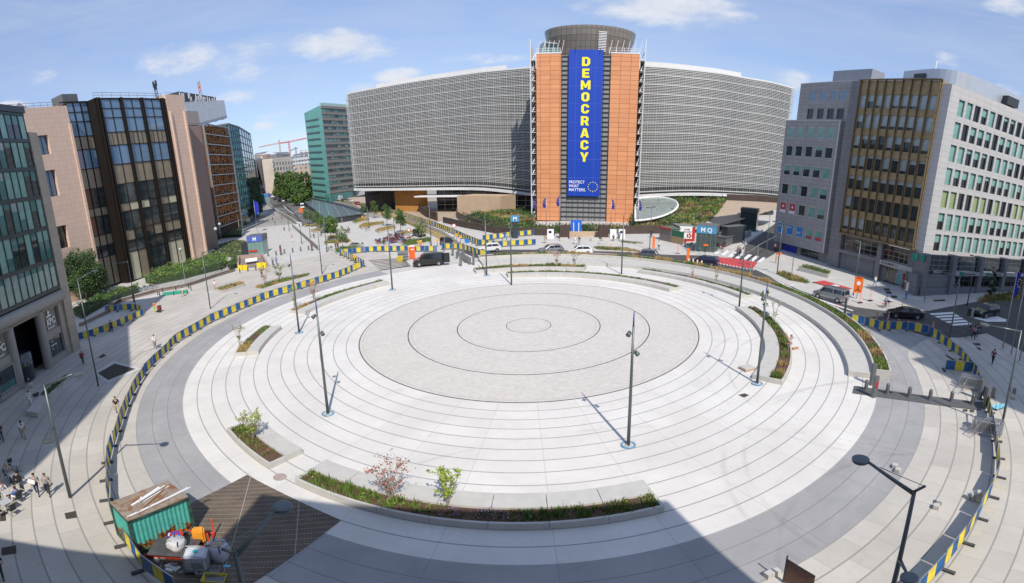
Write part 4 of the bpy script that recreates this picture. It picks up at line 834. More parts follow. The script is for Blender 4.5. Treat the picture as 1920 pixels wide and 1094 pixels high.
# ---------------------------------------------------------------- the curved louvred headquarters
def berlaymont():
    t = thing('louvred_headquarters_building', 'huge curved office building clad in horizontal white louvres with an orange end tower', 'building', (6, 150, 2.9)); r = random.Random(3)
    Msl = mat('white_louvre', (.43, .43, .415), .5, .1, .1, .3); nb_ = NT('dark_glass_behind_louvres', .3, .5); x, y, z = nb_.xyz(); Mbk = nb_.out(nb_.mix(nb_.white(nb_.comb(nb_.ma('FLOOR', nb_.ma('DIVIDE', x, 3.1)), nb_.ma('FLOOR', nb_.ma('DIVIDE', z, 2.72)))), (.08, .09, .092), (.165, .175, .17)))  # dark backing glass, tone random per panel
    Mfa = mat('white_fascia', (.66, .66, .65), .6, 0, .05, .5); Mrd = mat('white_rod', (.66, .66, .65), .5, 0, 0)
    def wing(cols, name, zbot=None, seed=0):
        # cols: (x, y, ztop, zbottom)
        n = len(cols); P = []
        for i in range(n-1):   # refine with smooth interpolation
            for k in range(4):
                u = k/4; a, b_, c, d = cols[max(i-1, 0)], cols[i], cols[i+1], cols[min(i+2, n-1)]
                P.append(tuple(.5*((2*b_[j])+(-a[j]+c[j])*u+(2*a[j]-5*b_[j]+4*c[j]-d[j])*u*u+(-a[j]+3*b_[j]-3*c[j]+d[j])*u**3) for j in range(4)))
        P.append(cols[-1]); m = len(P)
        nr = []
        for i in range(m):
            a, b_ = P[max(i-1, 0)], P[min(i+1, m-1)]; v = Vector((-(b_[1]-a[1]), b_[0]-a[0])).normalized()
            if v.y > 0: v = -v
            nr.append(v)
        def pt(i, z, d): return (P[i][0]+nr[i].x*d, P[i][1]+nr[i].y*d, z)
        def zz(i, f): return P[i][3]+(P[i][2]-P[i][3])*f
        b = MB(); FL = 13
        for i in range(m-1): b.quad(pt(i, zz(i, 0)+.4, -1), pt(i+1, zz(i+1, 0)+.4, -1), pt(i+1, zz(i+1, 1)-.6, -1), pt(i, zz(i, 1)-.6, -1))
        fixn(b.build(name+'_glazing', Mbk, t))
        b = MB()
        for f in range(FL):
            for k in range(6):
                if k == 0:   # walkway edge: thicker, further out
                    h, d0, d1 = .28, -.9, .25
                else: h, d0, d1 = .17, -.08, .16
                base = (f+k/6)/FL
                if f == 0 and k in (1, 2): continue
                for i in range(m-1):
                    z0, z1 = zz(i, .035+base*.965), zz(i+1, .035+base*.965)
                    A = [pt(i, z0, d0), pt(i, z0, d1), pt(i, z0+h, d1*.8), pt(i, z0+h, d0)]; B = [pt(i+1, z1, d0), pt(i+1, z1, d1), pt(i+1, z1+h, d1*.8), pt(i+1, z1+h, d0)]
                    b.add(A+B, [(1, 5, 6, 2), (2, 6, 7, 3), (0, 4, 5, 1)])
        o = fixn(b.build(name+'_louvres', Msl, t))
        b = MB()
        for i in range(m):
            b.tube([pt(i, zz(i, .03), .22), pt(i, zz(i, 1.0)+.25, .22)], .045, 4)
            if i < m-1:
                for q in (.33, .66):
                    p0 = Vector(pt(i, zz(i, .03), .2)).lerp(Vector(pt(i+1, zz(i+1, .03), .2)), q); p1 = Vector(pt(i, zz(i, 1), .2)).lerp(Vector(pt(i+1, zz(i+1, 1), .2)), q); b.tube([p0, p1], .03, 3)
        b.build(name+'_rods', Mrd, t)
        b = MB()
        for i in range(m-1):
            for (f0, a0, a1) in ((0, -1.2, .5), ): 
                A = [pt(i, zz(i, 0)-.1, a0), pt(i, zz(i, 0)-.1, a1), pt(i, zz(i, 0)+.75, a1), pt(i, zz(i, 0)+.75, a0)]; B = [pt(i+1, zz(i+1, 0)-.1, a0), pt(i+1, zz(i+1, 0)-.1, a1), pt(i+1, zz(i+1, 0)+.75, a1), pt(i+1, zz(i+1, 0)+.75, a0)]
                b.add(A+B, [(j, (j+1) % 4, 4+(j+1) % 4, 4+j) for j in range(4)])
            # roof edge strip
            A = [pt(i, zz(i, 1)-.3, -14), pt(i, zz(i, 1)-.3, -.3), pt(i, zz(i, 1)+.15, -.3), pt(i, zz(i, 1)+.15, -14)]; B = [pt(i+1, zz(i+1, 1)-.3, -14), pt(i+1, zz(i+1, 1)-.3, -.3), pt(i+1, zz(i+1, 1)+.15, -.3), pt(i+1, zz(i+1, 1)+.15, -14)]
            b.add(A+B, [(j, (j+1) % 4, 4+(j+1) % 4, 4+j) for j in range(4)])
            b.quad(pt(i, zz(i, 0)-.1, -1.2), pt(i+1, zz(i+1, 0)-.1, -1.2), pt(i+1, zz(i+1, 0)-.1, -15), pt(i, zz(i, 0)-.1, -15))
        fixn(b.build(name+'_fascia', Mfa, t)); return P, nr
    def col(xt, yt, xb, yb, zr=47.0):
        d = ray(xt, yt); tt = (zr-CAMH)/d.z; x, y = tt*d.x, tt*d.y; D = hypot(x, y); e = ray(xb, yb); return (x, y, zr, CAMH+D*e.z/hypot(e.x, e.y))
    left = [col(648, 175, 663, 357), col(700, 165, 712, 357), col(750, 156, 760, 356.5), col(800, 148, 808, 356), col(850, 141, 856, 355.5), col(900, 134, 904, 356.5), col(950, 129, 952, 361), col(1003, 124.5, 1003, 367.5)]
    wing(left, 'west_wing')
    right_ = [col(1196, 121.5, 1190, 370.5), col(1250, 125, 1244, 368), col(1300, 130, 1292, 366.5), col(1350, 136, 1341, 367), col(1400, 145, 1390, 369), col(1450, 154, 1437, 371.5), col(1490, 165, 1475, 375)]
    wing(right_, 'east_wing')
    # set-back parapet screens on both roofs
    b = MB()
    for cols, rng in ((left, (1, 6)), (right_, (0, 4))):
        for i in range(*rng):
            a, c = cols[i], cols[i+1]; b.add([(a[0], a[1]+4, 46.5), (c[0], c[1]+4, 46.5), (c[0], c[1]+4, 49.0), (a[0], a[1]+4, 49.0), (a[0], a[1]+9, 49.0), (c[0], c[1]+9, 49.0)], [(0, 1, 2, 3), (3, 2, 5, 4)])
    fixn(b.build('roof_screen', mat('pale_roof_screen', (.58, .58, .57), .6, 0, .05, .5), t))
    # set-back ground floor under the west wing, and its entrance
    b = MB(); Mgl = glass('entrance_glass', (.03, .035, .035), .1, .8); g0 = 3.2
    for i in range(3, len(left)-1):
        a, c = left[i], left[i+1]; b.quad((a[0]*.98, a[1]+5, g0-3), (c[0]*.98, c[1]+5, g0-3), (c[0]*.98, c[1]+5, a[3]), (a[0]*.98, a[1]+5, a[3]))
    for i in range(len(right_)-1):
        a, c = right_[i], right_[i+1]; b.quad((a[0], a[1]+5, g0-1), (c[0], c[1]+5, g0-1), (c[0], c[1]+5, a[3]), (a[0], a[1]+5, a[3]))
    fixn(b.build('ground_floor_glazing', Mgl, t))
    b = MB()
    for i in range(3, 7):
        a, c = left[i], left[i+1 if i < 7 else i]
        for q in (0, .33, .66):
            x, y = a[0]+(c[0]-a[0])*q, a[1]+(c[1]-a[1])*q+4.7; b.box((x*.98, y, (g0+9)/2), (.12, .12, 7.5))
    for i in range(3, 7):
        a, c = left[i], left[min(i+1, 7)]
        for z in (5, 6.6, 8.2): b.tube([(a[0]*.98, a[1]+4.75, z), (c[0]*.98, c[1]+4.75, z)], .08, 4)
    b.build('glazing_bars', Mrd, t)
    b = MB(); Wp = [Vector(left[1][:2]).lerp(Vector(left[2][:2]), .4), Vector(left[2][:2]).lerp(Vector(left[3][:2]), .7)]; b.add([(Wp[0].x, Wp[0].y+4, g0-3), (Wp[1].x, Wp[1].y+4, g0-3), (Wp[1].x, Wp[1].y+4, 10), (Wp[0].x, Wp[0].y+4, 10)], [(0, 1, 2, 3)]); fixn(b.build('ochre_wall', mat('ochre_wall', (.42, .2, .05), .7, 0, .1, .5), t))
    b = MB(); a, c = left[0], left[2]; b.quad((a[0], a[1]+13, g0-3), (c[0], c[1]+13, g0-3), (c[0], c[1]+13, 10), (a[0], a[1]+13, 10)); fixn(b.build('back_wall', mat('painted_void_shade', (.12, .1, .085), .8, 0, .3, .3), t))  # dark colour stands in for the shaded void under the west wing
    # orange end tower
    T = Plane((6.7, 136.6), (30.2, 131.2)); zb, zt = 3.1, 47.0
    Mor = wall_slab('terracotta_panels', (.70, .31, .145), (.60, .25, .115), (.16, .07, .04), 2.42, 1.235, .05, T.ang, 0., .45); Mgr = wall_slab('grey_metal_panels', (.27, .275, .28), (.25, .255, .26), (.09, .09, .09), 6, 1.235, .05, T.ang, 0., .2)
    for nm, a0, a1 in (('orange_wall', .2, 6.2), ('orange_wall', 18.2, 24.9)):
        b = MB(); block(b, T, a0, a1, zb, zt, .4, -16); fixn(b.build(nm, Mor, t))
    b = MB(); block(b, T, 6.2, 18.2, zb, zt-.4, -.3, -14); fixn(b.build('recessed_wall', Mgr, t))
    b = MB(); T.box(b, .1, 6.3, zt, zt+.35, -.3, .5); T.box(b, 18.1, 25, zt, zt+.35, -.3, .5); T.box(b, .05, .22, 43, zt, .0, .5); T.box(b, 24.9, 25.05, 43, zt, 0, .5); b.build('coping', Mrd, t)
    b = MB()
    for z in [zb+1.235*k for k in range(1, 36)]: T.box(b, 6.3, 18.1, z-.03, z+.03, -.28, .1)
    for k in range(9): T.box(b, 6.4+k*1.45, 6.46+k*1.45, zb, zt-.5, -.28, .0)
    b.build('wall_rails', M_grey, t)
    for s_, name in ((-1.25, 'escape_stair'), (25.1, 'escape_stair')):   # open steel stairs either side
        b = MB(); 
        for k in range(16):
            z = zb+1+k*2.75; T.box(b, s_, s_+1.15, z, z+.12, -3.2, .2)
            for zz_ in (.5, 1.0): T.box(b, s_, s_+1.15, z+zz_, z+zz_+.05, .15, .2)
            b.tube([T.p(s_+.2, z, -.3), T.p(s_+.95, z+2.7, -2.6)], .12, 4)
        for a in ((s_ if s_ < 0 else s_+1.15),): 
            T.box(b, a-.09, a+.09, zb, 51.2, -.1, .3); T.box(b, a-.06, a+.06, 44, 49.5, -3.2, -.2)
            b.tube([T.p(a, 51.0, .1), T.p(a, 46.5, -3.2)], .07, 5)
        b.build(name, Mrd, t)
        b = MB(); block(b, T, s_+.12, s_+1.05, zb, 46, -3.3, -14); fixn(b.build('stair_shaft', mat('painted_stair_void', (.05, .05, .055), .6, 0, .1, 1), t))  # dark block paints the shaded void behind the open stairs
    # roof rails and drum
    b = MB()
    for a0, a1 in ((.2, 6), (17.6, 24.8)):
        for z in (47.9, 48.5): b.tube([T.p(a0, z, .2), T.p(a1, z, .2)], .06, 5)
        for k in range(5): b.tube([T.p(a0+(a1-a0)*k/4, 47.2, .2), T.p(a0+(a1-a0)*k/4, 48.6, .2)], .06, 5)
        for k in range(6): b.tube([T.p(a0+(a1-a0)*k/5, 47.3, -1.5), T.p(a0+(a1-a0)*k/5+.6, 51.2, -2.2)], .06, 5)
    b.build('roof_rail', Mrd, t)
    c0 = T.p(12.2, 0, -10.5); b = MB(); n = 56; Mdr = wall_slab('bronze_steel_panels', (.21, .19, .165), (.18, .165, .145), (.07, .065, .06), 1.15, 1.6, .05, 0, 0., .3, .3, .6)
    prof = [(.84, 47.2), (.90, 49.5), (1.0, 52.6), (1.035, 54.7), (1.035, 55.1)]; V = []
    for f, z in prof: V += [(c0[0]+11.2*f*cos(2*pi*j/n), c0[1]+9.6*f*sin(2*pi*j/n), z) for j in range(n)]
    F = [(i*n+j, i*n+(j+1) % n, (i+1)*n+(j+1) % n, (i+1)*n+j) for i in range(4) for j in range(n)]+[tuple(4*n+j for j in range(n))]
    b.add(V, F); fixn(b.build('rooftop_drum', Mdr, t, False))
    b = MB()
    for k in range(13): 
        z = 48.2+k*.42; f = .87+.16*(z-47.2)/7.5; q = (c0[0]+1.6, c0[1]-9.6*f-.12); b.box((q[0], q[1], z), (1.9, .3, .16))
    b.build('drum_louvre', M_whitep, t)
    pv = Plane(T.p(1.8, 0, -2.2)[:2], T.p(5.9, 0, -4.4)[:2]); 
    b = MB(); block(b, pv, 0, 4.6, 47.3, 50.9, 0, -4); fixn(b.build('roof_pavilion', mat('pale_steel', (.4, .42, .42), .4, .3, 0), t))
    window(t, pv, .2, 4.4, 47.6, 50.7, .06, Mrd, G_teal, G_dark, .4, nm=3, nh=1)
    # banner: a separate thing hanging on the tower
    Mb = NT('blue_banner_cloth', .8, .2); x, y, z = Mb.xyz(); Mb.out(Mb.mix(Mb.mapr(z, -4, 39), (.012, .055, .39), (.03, .075, .42)))
    ban = thing('banner', 'tall blue banner with the yellow letters DEMOCRACY hanging on the orange tower', 'banner', T.p(12.2, 9.7, .8))
    b = MB(); T.box(b, 8.1, 16.35, 9.6, 47.9, .55, .62); bo = fixn(b.build('banner_cloth', MATS['blue_banner_cloth'], ban))
    b = MB()
    for k in range(1, 8): z = 9.6+38.3*k/8; T.box(b, 8.12, 16.33, z-.02, z+.02, .62, .635)
    for a in (9.9, 14.6): T.box(b, a-.015, a+.015, 9.7, 47.8, .62, .632)
    b.build('banner_seams', mat('banner_seam', (.12, .2, .6), .8, 0, 0), ban)
    My = mat('banner_yellow', (.85, .78, .02), .7, 0, 0); Mw = mat('banner_white', (.85, .85, .85), .7, 0, 0)
    W_, t_ = .80, .27
    GL = {'D': [[(0, 0), (.55, 0), (W_, .22), (W_, .78), (.55, 1), (0, 1)], [(t_, .22), (t_, .78), (.47, .78), (.53, .7), (.53, .3), (.47, .22)]],
     'E': [[(0, 0), (.72, 0), (.72, .22), (t_, .22), (t_, .39), (.66, .39), (.66, .6), (t_, .6), (t_, .78), (.72, .78), (.72, 1), (0, 1)]],
     'M': [[(0, 0), (.25, 0), (.25, .55), (.40, .2), (.56, .2), (.71, .55), (.71, 0), (.96, 0), (.96, 1), (.72, 1), (.48, .5), (.24, 1), (0, 1)]],
     'O': [[(.22, 0), (.58, 0), (W_, .2), (W_, .8), (.58, 1), (.22, 1), (0, .8), (0, .2)], [(t_, .28), (t_, .72), (.34, .79), (.46, .79), (.53, .72), (.53, .28), (.46, .21), (.34, .21)]],
     'C': [[(.22, 0), (.58, 0), (W_, .2), (W_, .36), (.53, .36), (.53, .28), (.46, .21), (.34, .21), (t_, .28), (t_, .72), (.34, .79), (.46, .79), (.53, .72), (.53, .64), (W_, .64), (W_, .8), (.58, 1), (.22, 1), (0, .8), (0, .2)]],
     'R': [[(0, 0), (t_, 0), (t_, .34), (.40, .34), (.54, 0), (.83, 0), (.65, .4), (.78, .52), (.78, .84), (.58, 1), (0, 1)], [(t_, .55), (t_, .79), (.46, .79), (.52, .74), (.52, .6), (.46, .55)]],
     'A': [[(0, 0), (.26, 0), (.31, .18), (.57, .18), (.62, 0), (.89, 0), (.60, 1), (.29, 1)], [(.37, .38), (.44, .68), (.51, .38)]],
     'Y': [[(.30, 0), (.57, 0), (.57, .38), (.88, 1), (.60, 1), (.44, .63), (.28, 1), (0, 1), (.30, .38)]]}
    rw = (T.u.x*T.n.y-T.u.y*T.n.x) < 0
    for k, ch in enumerate('DEMOCRACY'):
        H_ = 2.42; ztop = 45.9-k*3.12; cu = bpy.data.curves.new('letter', 'CURVE'); cu.dimensions = '2D'; cu.fill_mode = 'BOTH'; cu.extrude = .02
        wd = max(p[0] for p in GL[ch][0])
        for pl_ in GL[ch]:
            sp = cu.splines.new('POLY'); sp.points.add(len(pl_)-1); sp.use_cyclic_u = True
            for i, p in enumerate(pl_): sp.points[i].co = ((p[0]-wd/2)*H_, p[1]*H_, 0, 1)
        ob = bpy.data.objects.new('letter', cu); COL.objects.link(ob); bpy.context.view_layer.update(); me = bpy.data.meshes.new_from_object(ob.evaluated_get(bpy.context.evaluated_depsgraph_get())); bpy.data.objects.remove(ob)
        me.materials.clear(); me.materials.append(My); o = bpy.data.objects.new('letter', me); COL.objects.link(o); o.parent = ban
        right = T.u if rw else -T.u; P_ = Vector(T.p(12.25, ztop-H_, .66))-Vector(ban.location)
        o.matrix_basis = Matrix.Translation(P_) @ Matrix(((right.x, 0, T.n.x, 0), (right.y, 0, T.n.y, 0), (0, 1, 0, 0), (0, 0, 0, 1)))
    for k, (s_, fw_) in enumerate((('PROTECT', 3.95), ('WHAT', 2.55), ('MATTERS.', 4.25))): text(s_, .74, Mw, ban, T, 8.45 if rw else 16, 12.9-k*1.0, .64, .012, fitw=fw_)
    m = MB()
    for k in range(12):
        a = k*pi/6; cx_, cz_ = (14.55 if rw else 9.9)+1.2*sin(a), 12.1+1.2*cos(a)
        m.add([T.p(cx_+(.19 if j % 2 == 0 else .08)*sin(j*pi/5), cz_+(.19 if j % 2 == 0 else .08)*cos(j*pi/5), .65) for j in range(10)], [tuple(range(10))])
    m.build('star_ring', My, ban)
    b = MB()
    for a in (9.4, 15.2): b.tube([T.p(a, 48.4, -.2), T.p(a+.5, 47.9, 1.0), T.p(a+.2, 46.9, .9)], .07, 5)
    b.build('banner_bracket', M_darkm, ban)
    return T
TOW = berlaymont()
# blue entrance box at the tower foot, beige blocks, plinth walls
def simple(name, label, cat, mbf, m, at, group=None):
    b = MB(); mbf(b); o = b.build(name, m); 
    p = Vector(at)
    for v in o.data.vertices: v.co -= p
    o.location = p; fixn(o); tag(o, label, cat, group); return o
def pxbox(b, px, py, w_, d, h, rot=0, m=0, z0=-.05):
    q = G(px, py); b.box((q.x, q.y, q.z+z0+h/2), (w_, d, h), rot, m)
q = G(1080, 440); t = thing('information_totem', 'bright blue double information panel at the foot of the orange tower', 'sign', q)
b = MB(); b.box((0, 0, 1.6), (2.35, .35, 3.2)); b.build('panel', mat('bright_blue_panel', (.01, .13, .62), .5, 0, .05, 1), t, world=False)
b = MB(); [b.box((x, -.19, 1.7), (.16, .02, 2.0)) for x in (-.55, .55)]; [b.box((x, -.19, .4), (.6, .02, .16)) for x in (-.55, .55)]; b.build('print', M_whitep, t, world=False)
# ---------------------------------------------------------------- garden, terraces and ramp round the headquarters
Mwall = mat('dark_brown_wall', (.085, .06, .05), .6, .2, .2, 1); Mbeige = mat('beige_stone', (.50, .37, .25), .8, 0, .08, .6)
Mbp = slab_mat('beige_terrace_paving', (.46, .36, .27), (.42, .33, .25), (.33, .26, .2), 1.2, .8, 0, .02)
psx('terrace', [(690, 398), (650, 372), (665, 368), (860, 372), (985, 372), (1000, 392), (960, 400), (880, 412), (850, 408), (800, 420), (760, 408)], Mbp, .03)
def GP(px, py, h=.2, dist=None): return Vector(azd(px, py, dist)) if dist else Vector(G(px, py, h))
def azd(px, py, dist): d = ray(px, py); k = hypot(d.x, d.y); return (d.x/k*dist, d.y/k*dist, CAMH+dist*d.z/k)
def terrain_patch(name, P, m, kind='structure', label=None, cat=None):
    V = [GP(*p) for p in P]
    tr = tessellate_polygon([[Vector((v.x, v.y, 0)) for v in V]]); b = MB(); b.add(V, [tuple(t_) for t_ in tr]); o = fixn(b.build(name, m))
    for p in o.data.polygons:
        pass
    if kind: o['kind'] = kind
    return o
terrain_patch('ramp', [(1290, 431, .9), (1330, 414, 0, 128), (1348, 396, 0, 136), (1363, 374, 0, 150), (1475, 380, 0, 150), (1455, 392, 0, 140), (1390, 412, 0, 128), (1330, 429, .8)], Mbp)
def pwall(name, label, pxs, z0, z1, th, m, cat='wall', base=0, group=None, top=None):
    P = [G(p[0], p[1], base) for p in pxs]; c = sum(P, Vector())/len(P); b = MB()
    for i in range(len(P)-1):
        a, e = P[i].xy, P[i+1].xy; d = (e-a).normalized(); n_ = Vector((-d.y, d.x))*th/2; b.prism([a-n_, e-n_, e+n_, a+n_], z0, z1, 0, True)
    o = b.build(name, m)
    for v in o.data.vertices: v.co -= c
    o.location = c; fixn(o); tag(o, label, cat, group); return o
pwall('garden_wall', 'long dark brown wall between the pavement and the garden, right of the tower', [(1165, 438), (1250, 437), (1262, 436)], -.1, 1.7, .5, Mwall)
pwall('garden_wall', 'dark brown wall left of the metro totem', [(832, 417), (870, 426), (930, 437), (960, 440), (1040, 441)], -.1, 1.5, .5, Mwall)
b = MB(); Pq = [Vector(azd(x, y, 149)) for x, y in ((1362, 375), (1420, 377), (1478, 382))]; [b.add([Pq[i], Pq[i+1], Pq[i+1]+Vector((0, 0, 1.7)), Pq[i]+Vector((0, 0, 1.7)), Pq[i]+Vector((0, .5, 1.7)), Pq[i+1]+Vector((0, .5, 1.7))], [(0, 1, 2, 3), (3, 2, 5, 4)]) for i in (0, 1)]; o = fixn(b.build('garden_wall', Mwall)); tag(o, 'dark brown wall along the upper side of the beige ramp', 'wall')
pwall('garden_wall', 'dark brown wall along the lower side of the beige ramp', [(1262, 436), (1300, 432), (1345, 428), (1400, 410), (1452, 390)], -.1, 1.3, .5, Mwall)
pwall('curved_wall', 'free standing curved dark wall on the beige terrace', [(782, 392), (790, 400), (800, 407), (820, 414)], -.1, 2.4, .4, Mwall)
for x in (1058, 1131): simple('gate_block', 'square dark bronze gate block %s of the blue information panel' % ('left' if x < 1080 else 'right'), 'block', lambda b: pxbox(b, x, 446, 2.0, 1.6, 2.7), mat('bronze_block', (.1, .065, .055), .5, .4, .1, 1), G(x, 446))
simple('entrance_block', 'low beige wall behind the two gate blocks', 'wall', lambda b: pxbox(b, 1095, 443, 6.4, .6, 1.1), Mbeige, G(1095, 443))
for i, (x, lb) in enumerate([(1032, 'white cabinet with a dark poster, by the barrier end'), (1149, 'left white cabinet of the pair right of the tower'), (1165, 'right white cabinet of the pair, with a dark screen')]):
    q = G(x, 447); t = thing('cabinet', lb, 'cabinet', q); b = MB(); b.box((0, 0, .95), (1.35, .8, 1.95)); b.build('body', M_whitep, t, world=False)
    if i != 1: b = MB(); b.box((-.1, -.41, 1.4), (.6, .03, .5)); b.build('screen', G_black, t, world=False)
for i, x in enumerate((1057, 1115, 1135)): simple('concrete_block', 'low concrete seat block, %s of three before the tower' % ('leftmost', 'middle', 'rightmost')[i], 'block', lambda b: pxbox(b, x, 450.5, 1.6, .9, .6), M_pc, G(x, 450.5))
simple('concrete_bench', 'long low concrete bench on the pavement right of the tower', 'bench', lambda b: pxbox(b, 1143, 456, 4.4, .7, .4), M_pc, G(1143, 456))
def garden(name, label, pxs, seed, n, hb=.2, shr=0):
    P = [GP(*p) for p in pxs]; c = sum(P, Vector())/len(P); t = thing('garden', label, 'garden', c); r = random.Random(seed)
    tr = tessellate_polygon([[Vector((v.x, v.y, 0)) for v in P]]); b = MB(); b.add(P, [tuple(q_) for q_ in tr]); fixn(b.build('soil', M_soil2, t)); b = MB(); ar = []
    for q_ in tr: a, e, f = (P[i] for i in q_); ar.append(((e-a).cross(f-a).length, a, e, f))
    T_ = sum(a[0] for a in ar)
    for A_, a, e, f in ar:
        for _ in range(int(n*A_/T_)):
            u, v = r.random(), r.random(); 
            if u+v > 1: u, v = 1-u, 1-v
            p = a+(e-a)*u+(f-a)*v; kk = random.Random(int(p.x/2.6)*91+int(p.y/2.2)*7+seed); m = kk.choice([0, 1, 1, 5, 6, 2, 7, 5, 3]); hh = kk.uniform(.3, 1.0)
            if m in (1, 2): tuft(b, p.x, p.y, p.z, hh*1.2, r, 4, m); shrubby(b, p.x, p.y, p.z, .5, hh*.6, r, 3, [m, 1], .4)
            else: shrubby(b, p.x, p.y, p.z, .55, hh, r, 5, [m if m != 3 else 2, m if m != 3 else 7, 0, 5], .38)
    o = b.build('planting', PMATS, t); o['kind'] = 'stuff'
    return t
garden('garden', 'planted garden slope between the louvred building and the fence, left of the tower', [(870, 408, 1), (890, 400, 0, 140), (985, 392, 0, 150), (1003, 405, 0, 136), (1003, 434, .2), (940, 434, .2), (880, 420, .4)], 91, 2600)
garden('garden', 'planted slope right of the tower around the glass ellipse', [(1183, 418, 0, 126), (1186, 372, 0, 151), (1240, 372, 0, 151), (1362, 373, 0, 151), (1348, 396, 0, 136), (1330, 413, 0, 128), (1290, 430, .6), (1255, 434, .1), (1183, 437, .1)], 92, 3300)
garden('garden', 'narrow planted strip at the foot of the orange tower', [(1003, 425, .1), (1180, 425, .1), (1180, 437, .1), (1003, 437, .1)], 93, 1400)
Mell = NT('glass_ellipse_roof', .15, .8); x, y, z = Mell.xyz(); Mell.out(Mell.mix(Mell.ma('GREATER_THAN', Mell.ma('FRACT', Mell.ma('MULTIPLY', y, .7)), .85), (.22, .27, .26), (.4, .43, .42)))
t = thing('glass_ellipse', 'sloping elliptical glass roof with a white rim set in the garden right of the tower', 'roof', G(1225, 400, 1.5)); EP = []
for k in range(33):
    a = k/32*2*pi; px, py = max(1191, 1207+64*cos(a)), 394+21*sin(a)-7*cos(a); EP.append(Vector(azd(px, py-2.5, 121+(418-py)*.6)))
b = MB(); b.add(EP[:-1], [tuple(range(32))]); b.build('glass', MATS['glass_ellipse_roof'], t); b = MB(); b.tube(EP, .28, 6); b.build('rim', M_whitep, t)
# fence of slim posts round the garden
def postfence(label, pxs, h, n, m, r_=.05):
    P = [G(*p) for p in pxs]; c = sum(P, Vector())/len(P); t = thing('garden_fence', label, 'fence', c); L_ = [0]
    for i in range(len(P)-1): L_.append(L_[-1]+(P[i+1]-P[i]).length)
    b = MB()
    for k in range(n+1):
        s_ = L_[-1]*k/n; i = max(j for j in range(len(P)-1) if L_[j] <= s_+1e-6); q = P[i].lerp(P[i+1], (s_-L_[i])/max(1e-6, L_[i+1]-L_[i])); b.box((q.x, q.y, q.z+h/2), (r_*2, r_*2, h))
    o = b.build('posts', m, t); o['kind'] = 'stuff'; return t
postfence('slim dark metal fence posts in front of the garden, left of the tower', [(868, 415), (905, 428), (950, 436), (1003, 438)], 2.6, 44, M_darkm, .06)
postfence('slim dark metal fence posts along the foot of the orange tower', [(1005, 438), (1180, 438)], 2.3, 28, M_darkm, .06)
postfence('slim dark metal fence posts right of the tower, rising beside the ramp', [(1182, 438), (1255, 434), (1300, 424), (1345, 404), (1358, 390)], 2.6, 60, M_darkm, .065)
# curved metal rail wall on the terrace
pwall('curved_fence', 'curved brown metal fence sweeping round the terrace garden', [(886, 385), (868, 392), (856, 402), (858, 410), (872, 418), (905, 430)], .1, 2.0, .15, mat('brown_metal', (.14, .11, .08), .5, .4, .1, 2), 'fence')
simple('stone_pavilion', 'low beige stone pavilion under the louvred building', 'building', lambda b: block(b, Plane(G(858, 400, 1).xy, G(935, 402, 1).xy), 0, 15, 3, 9.0, 0, -8), Mbeige, G(895, 400, 1))
for i, (x, y, rr) in enumerate([(901, 382, 1.1), (897, 388, 1.2), (892, 394, 1.1), (932, 388, 1.1)]):
    q = G(x, y+12); d = ray(x, y); h = CAMH+hypot(q.x, q.y)*d.z/hypot(d.x, d.y)-q.z; t = thing('topiary', ('top clipped ball bush beside the beige pavilion', 'middle clipped ball bush beside the beige pavilion', 'lowest clipped ball bush beside the beige pavilion', 'lone clipped ball bush right of the beige pavilion')[i], 'bush', q)
    b = MB(); b.tube([(0, 0, 0), (0, 0, h)], .1, 5); b.build('trunk', M_bark, t, world=False); crown(random.Random(i), [((0, 0, h), (rr, rr, rr*.85))], 500, .3).build('crown', [LC['deep'], GREENS[0], GREENS[0]], t, world=False)
# orange-brown wall, canopy and glass kiosk on the terrace
def px_plane(px0, py0, px1, py1): return Plane(G(px0, py0).xy, G(px1, py1).xy)
pl_ = px_plane(722, 395, 785, 398); t = thing('entrance_canopy', 'dark angled canopy on round posts before the left end of the louvred building', 'canopy', G(750, 396))
b = MB(); q = [G(700, 398), G(735, 392)]; b.add([pl_.p(-22, 7.6, 4), pl_.p(4, 10.2, 0), pl_.p(4, 9.8, -8), pl_.p(-22, 7.2, -6)], [(0, 1, 2, 3)]); [b.tube([pl_.p(a, 0, -2), pl_.p(a, 8.4+a*.1, -2)], .2, 6) for a in (-18, -13, -8, -3, 2)]; b.build('canopy', M_darkm, t)
pl_ = px_plane(838, 397, 866, 398); simple('entrance_canopy', 'thin white flat canopy over the glass entrance doors', 'canopy', lambda b: block(b, Plane(G(785, 398).xy, G(858, 398).xy), 0, 20, 8.0, 8.4, 2, -6), M_whitep, G(820, 398))
t = thing('glass_kiosk', 'small glass kiosk with a flat grey roof beside the three blue flags', 'kiosk', G(718, 388)); pk = px_plane(706, 388, 735, 390)
b = MB(); block(b, pk, -1, pk.L+1, 6.3, 6.9, .6, -5); fixn(b.build('roof', M_grey, t)); b = MB(); block(b, pk, 0, pk.L, 1.5, 6.3, 0, -4); fixn(b.build('glass', G_blind, t))

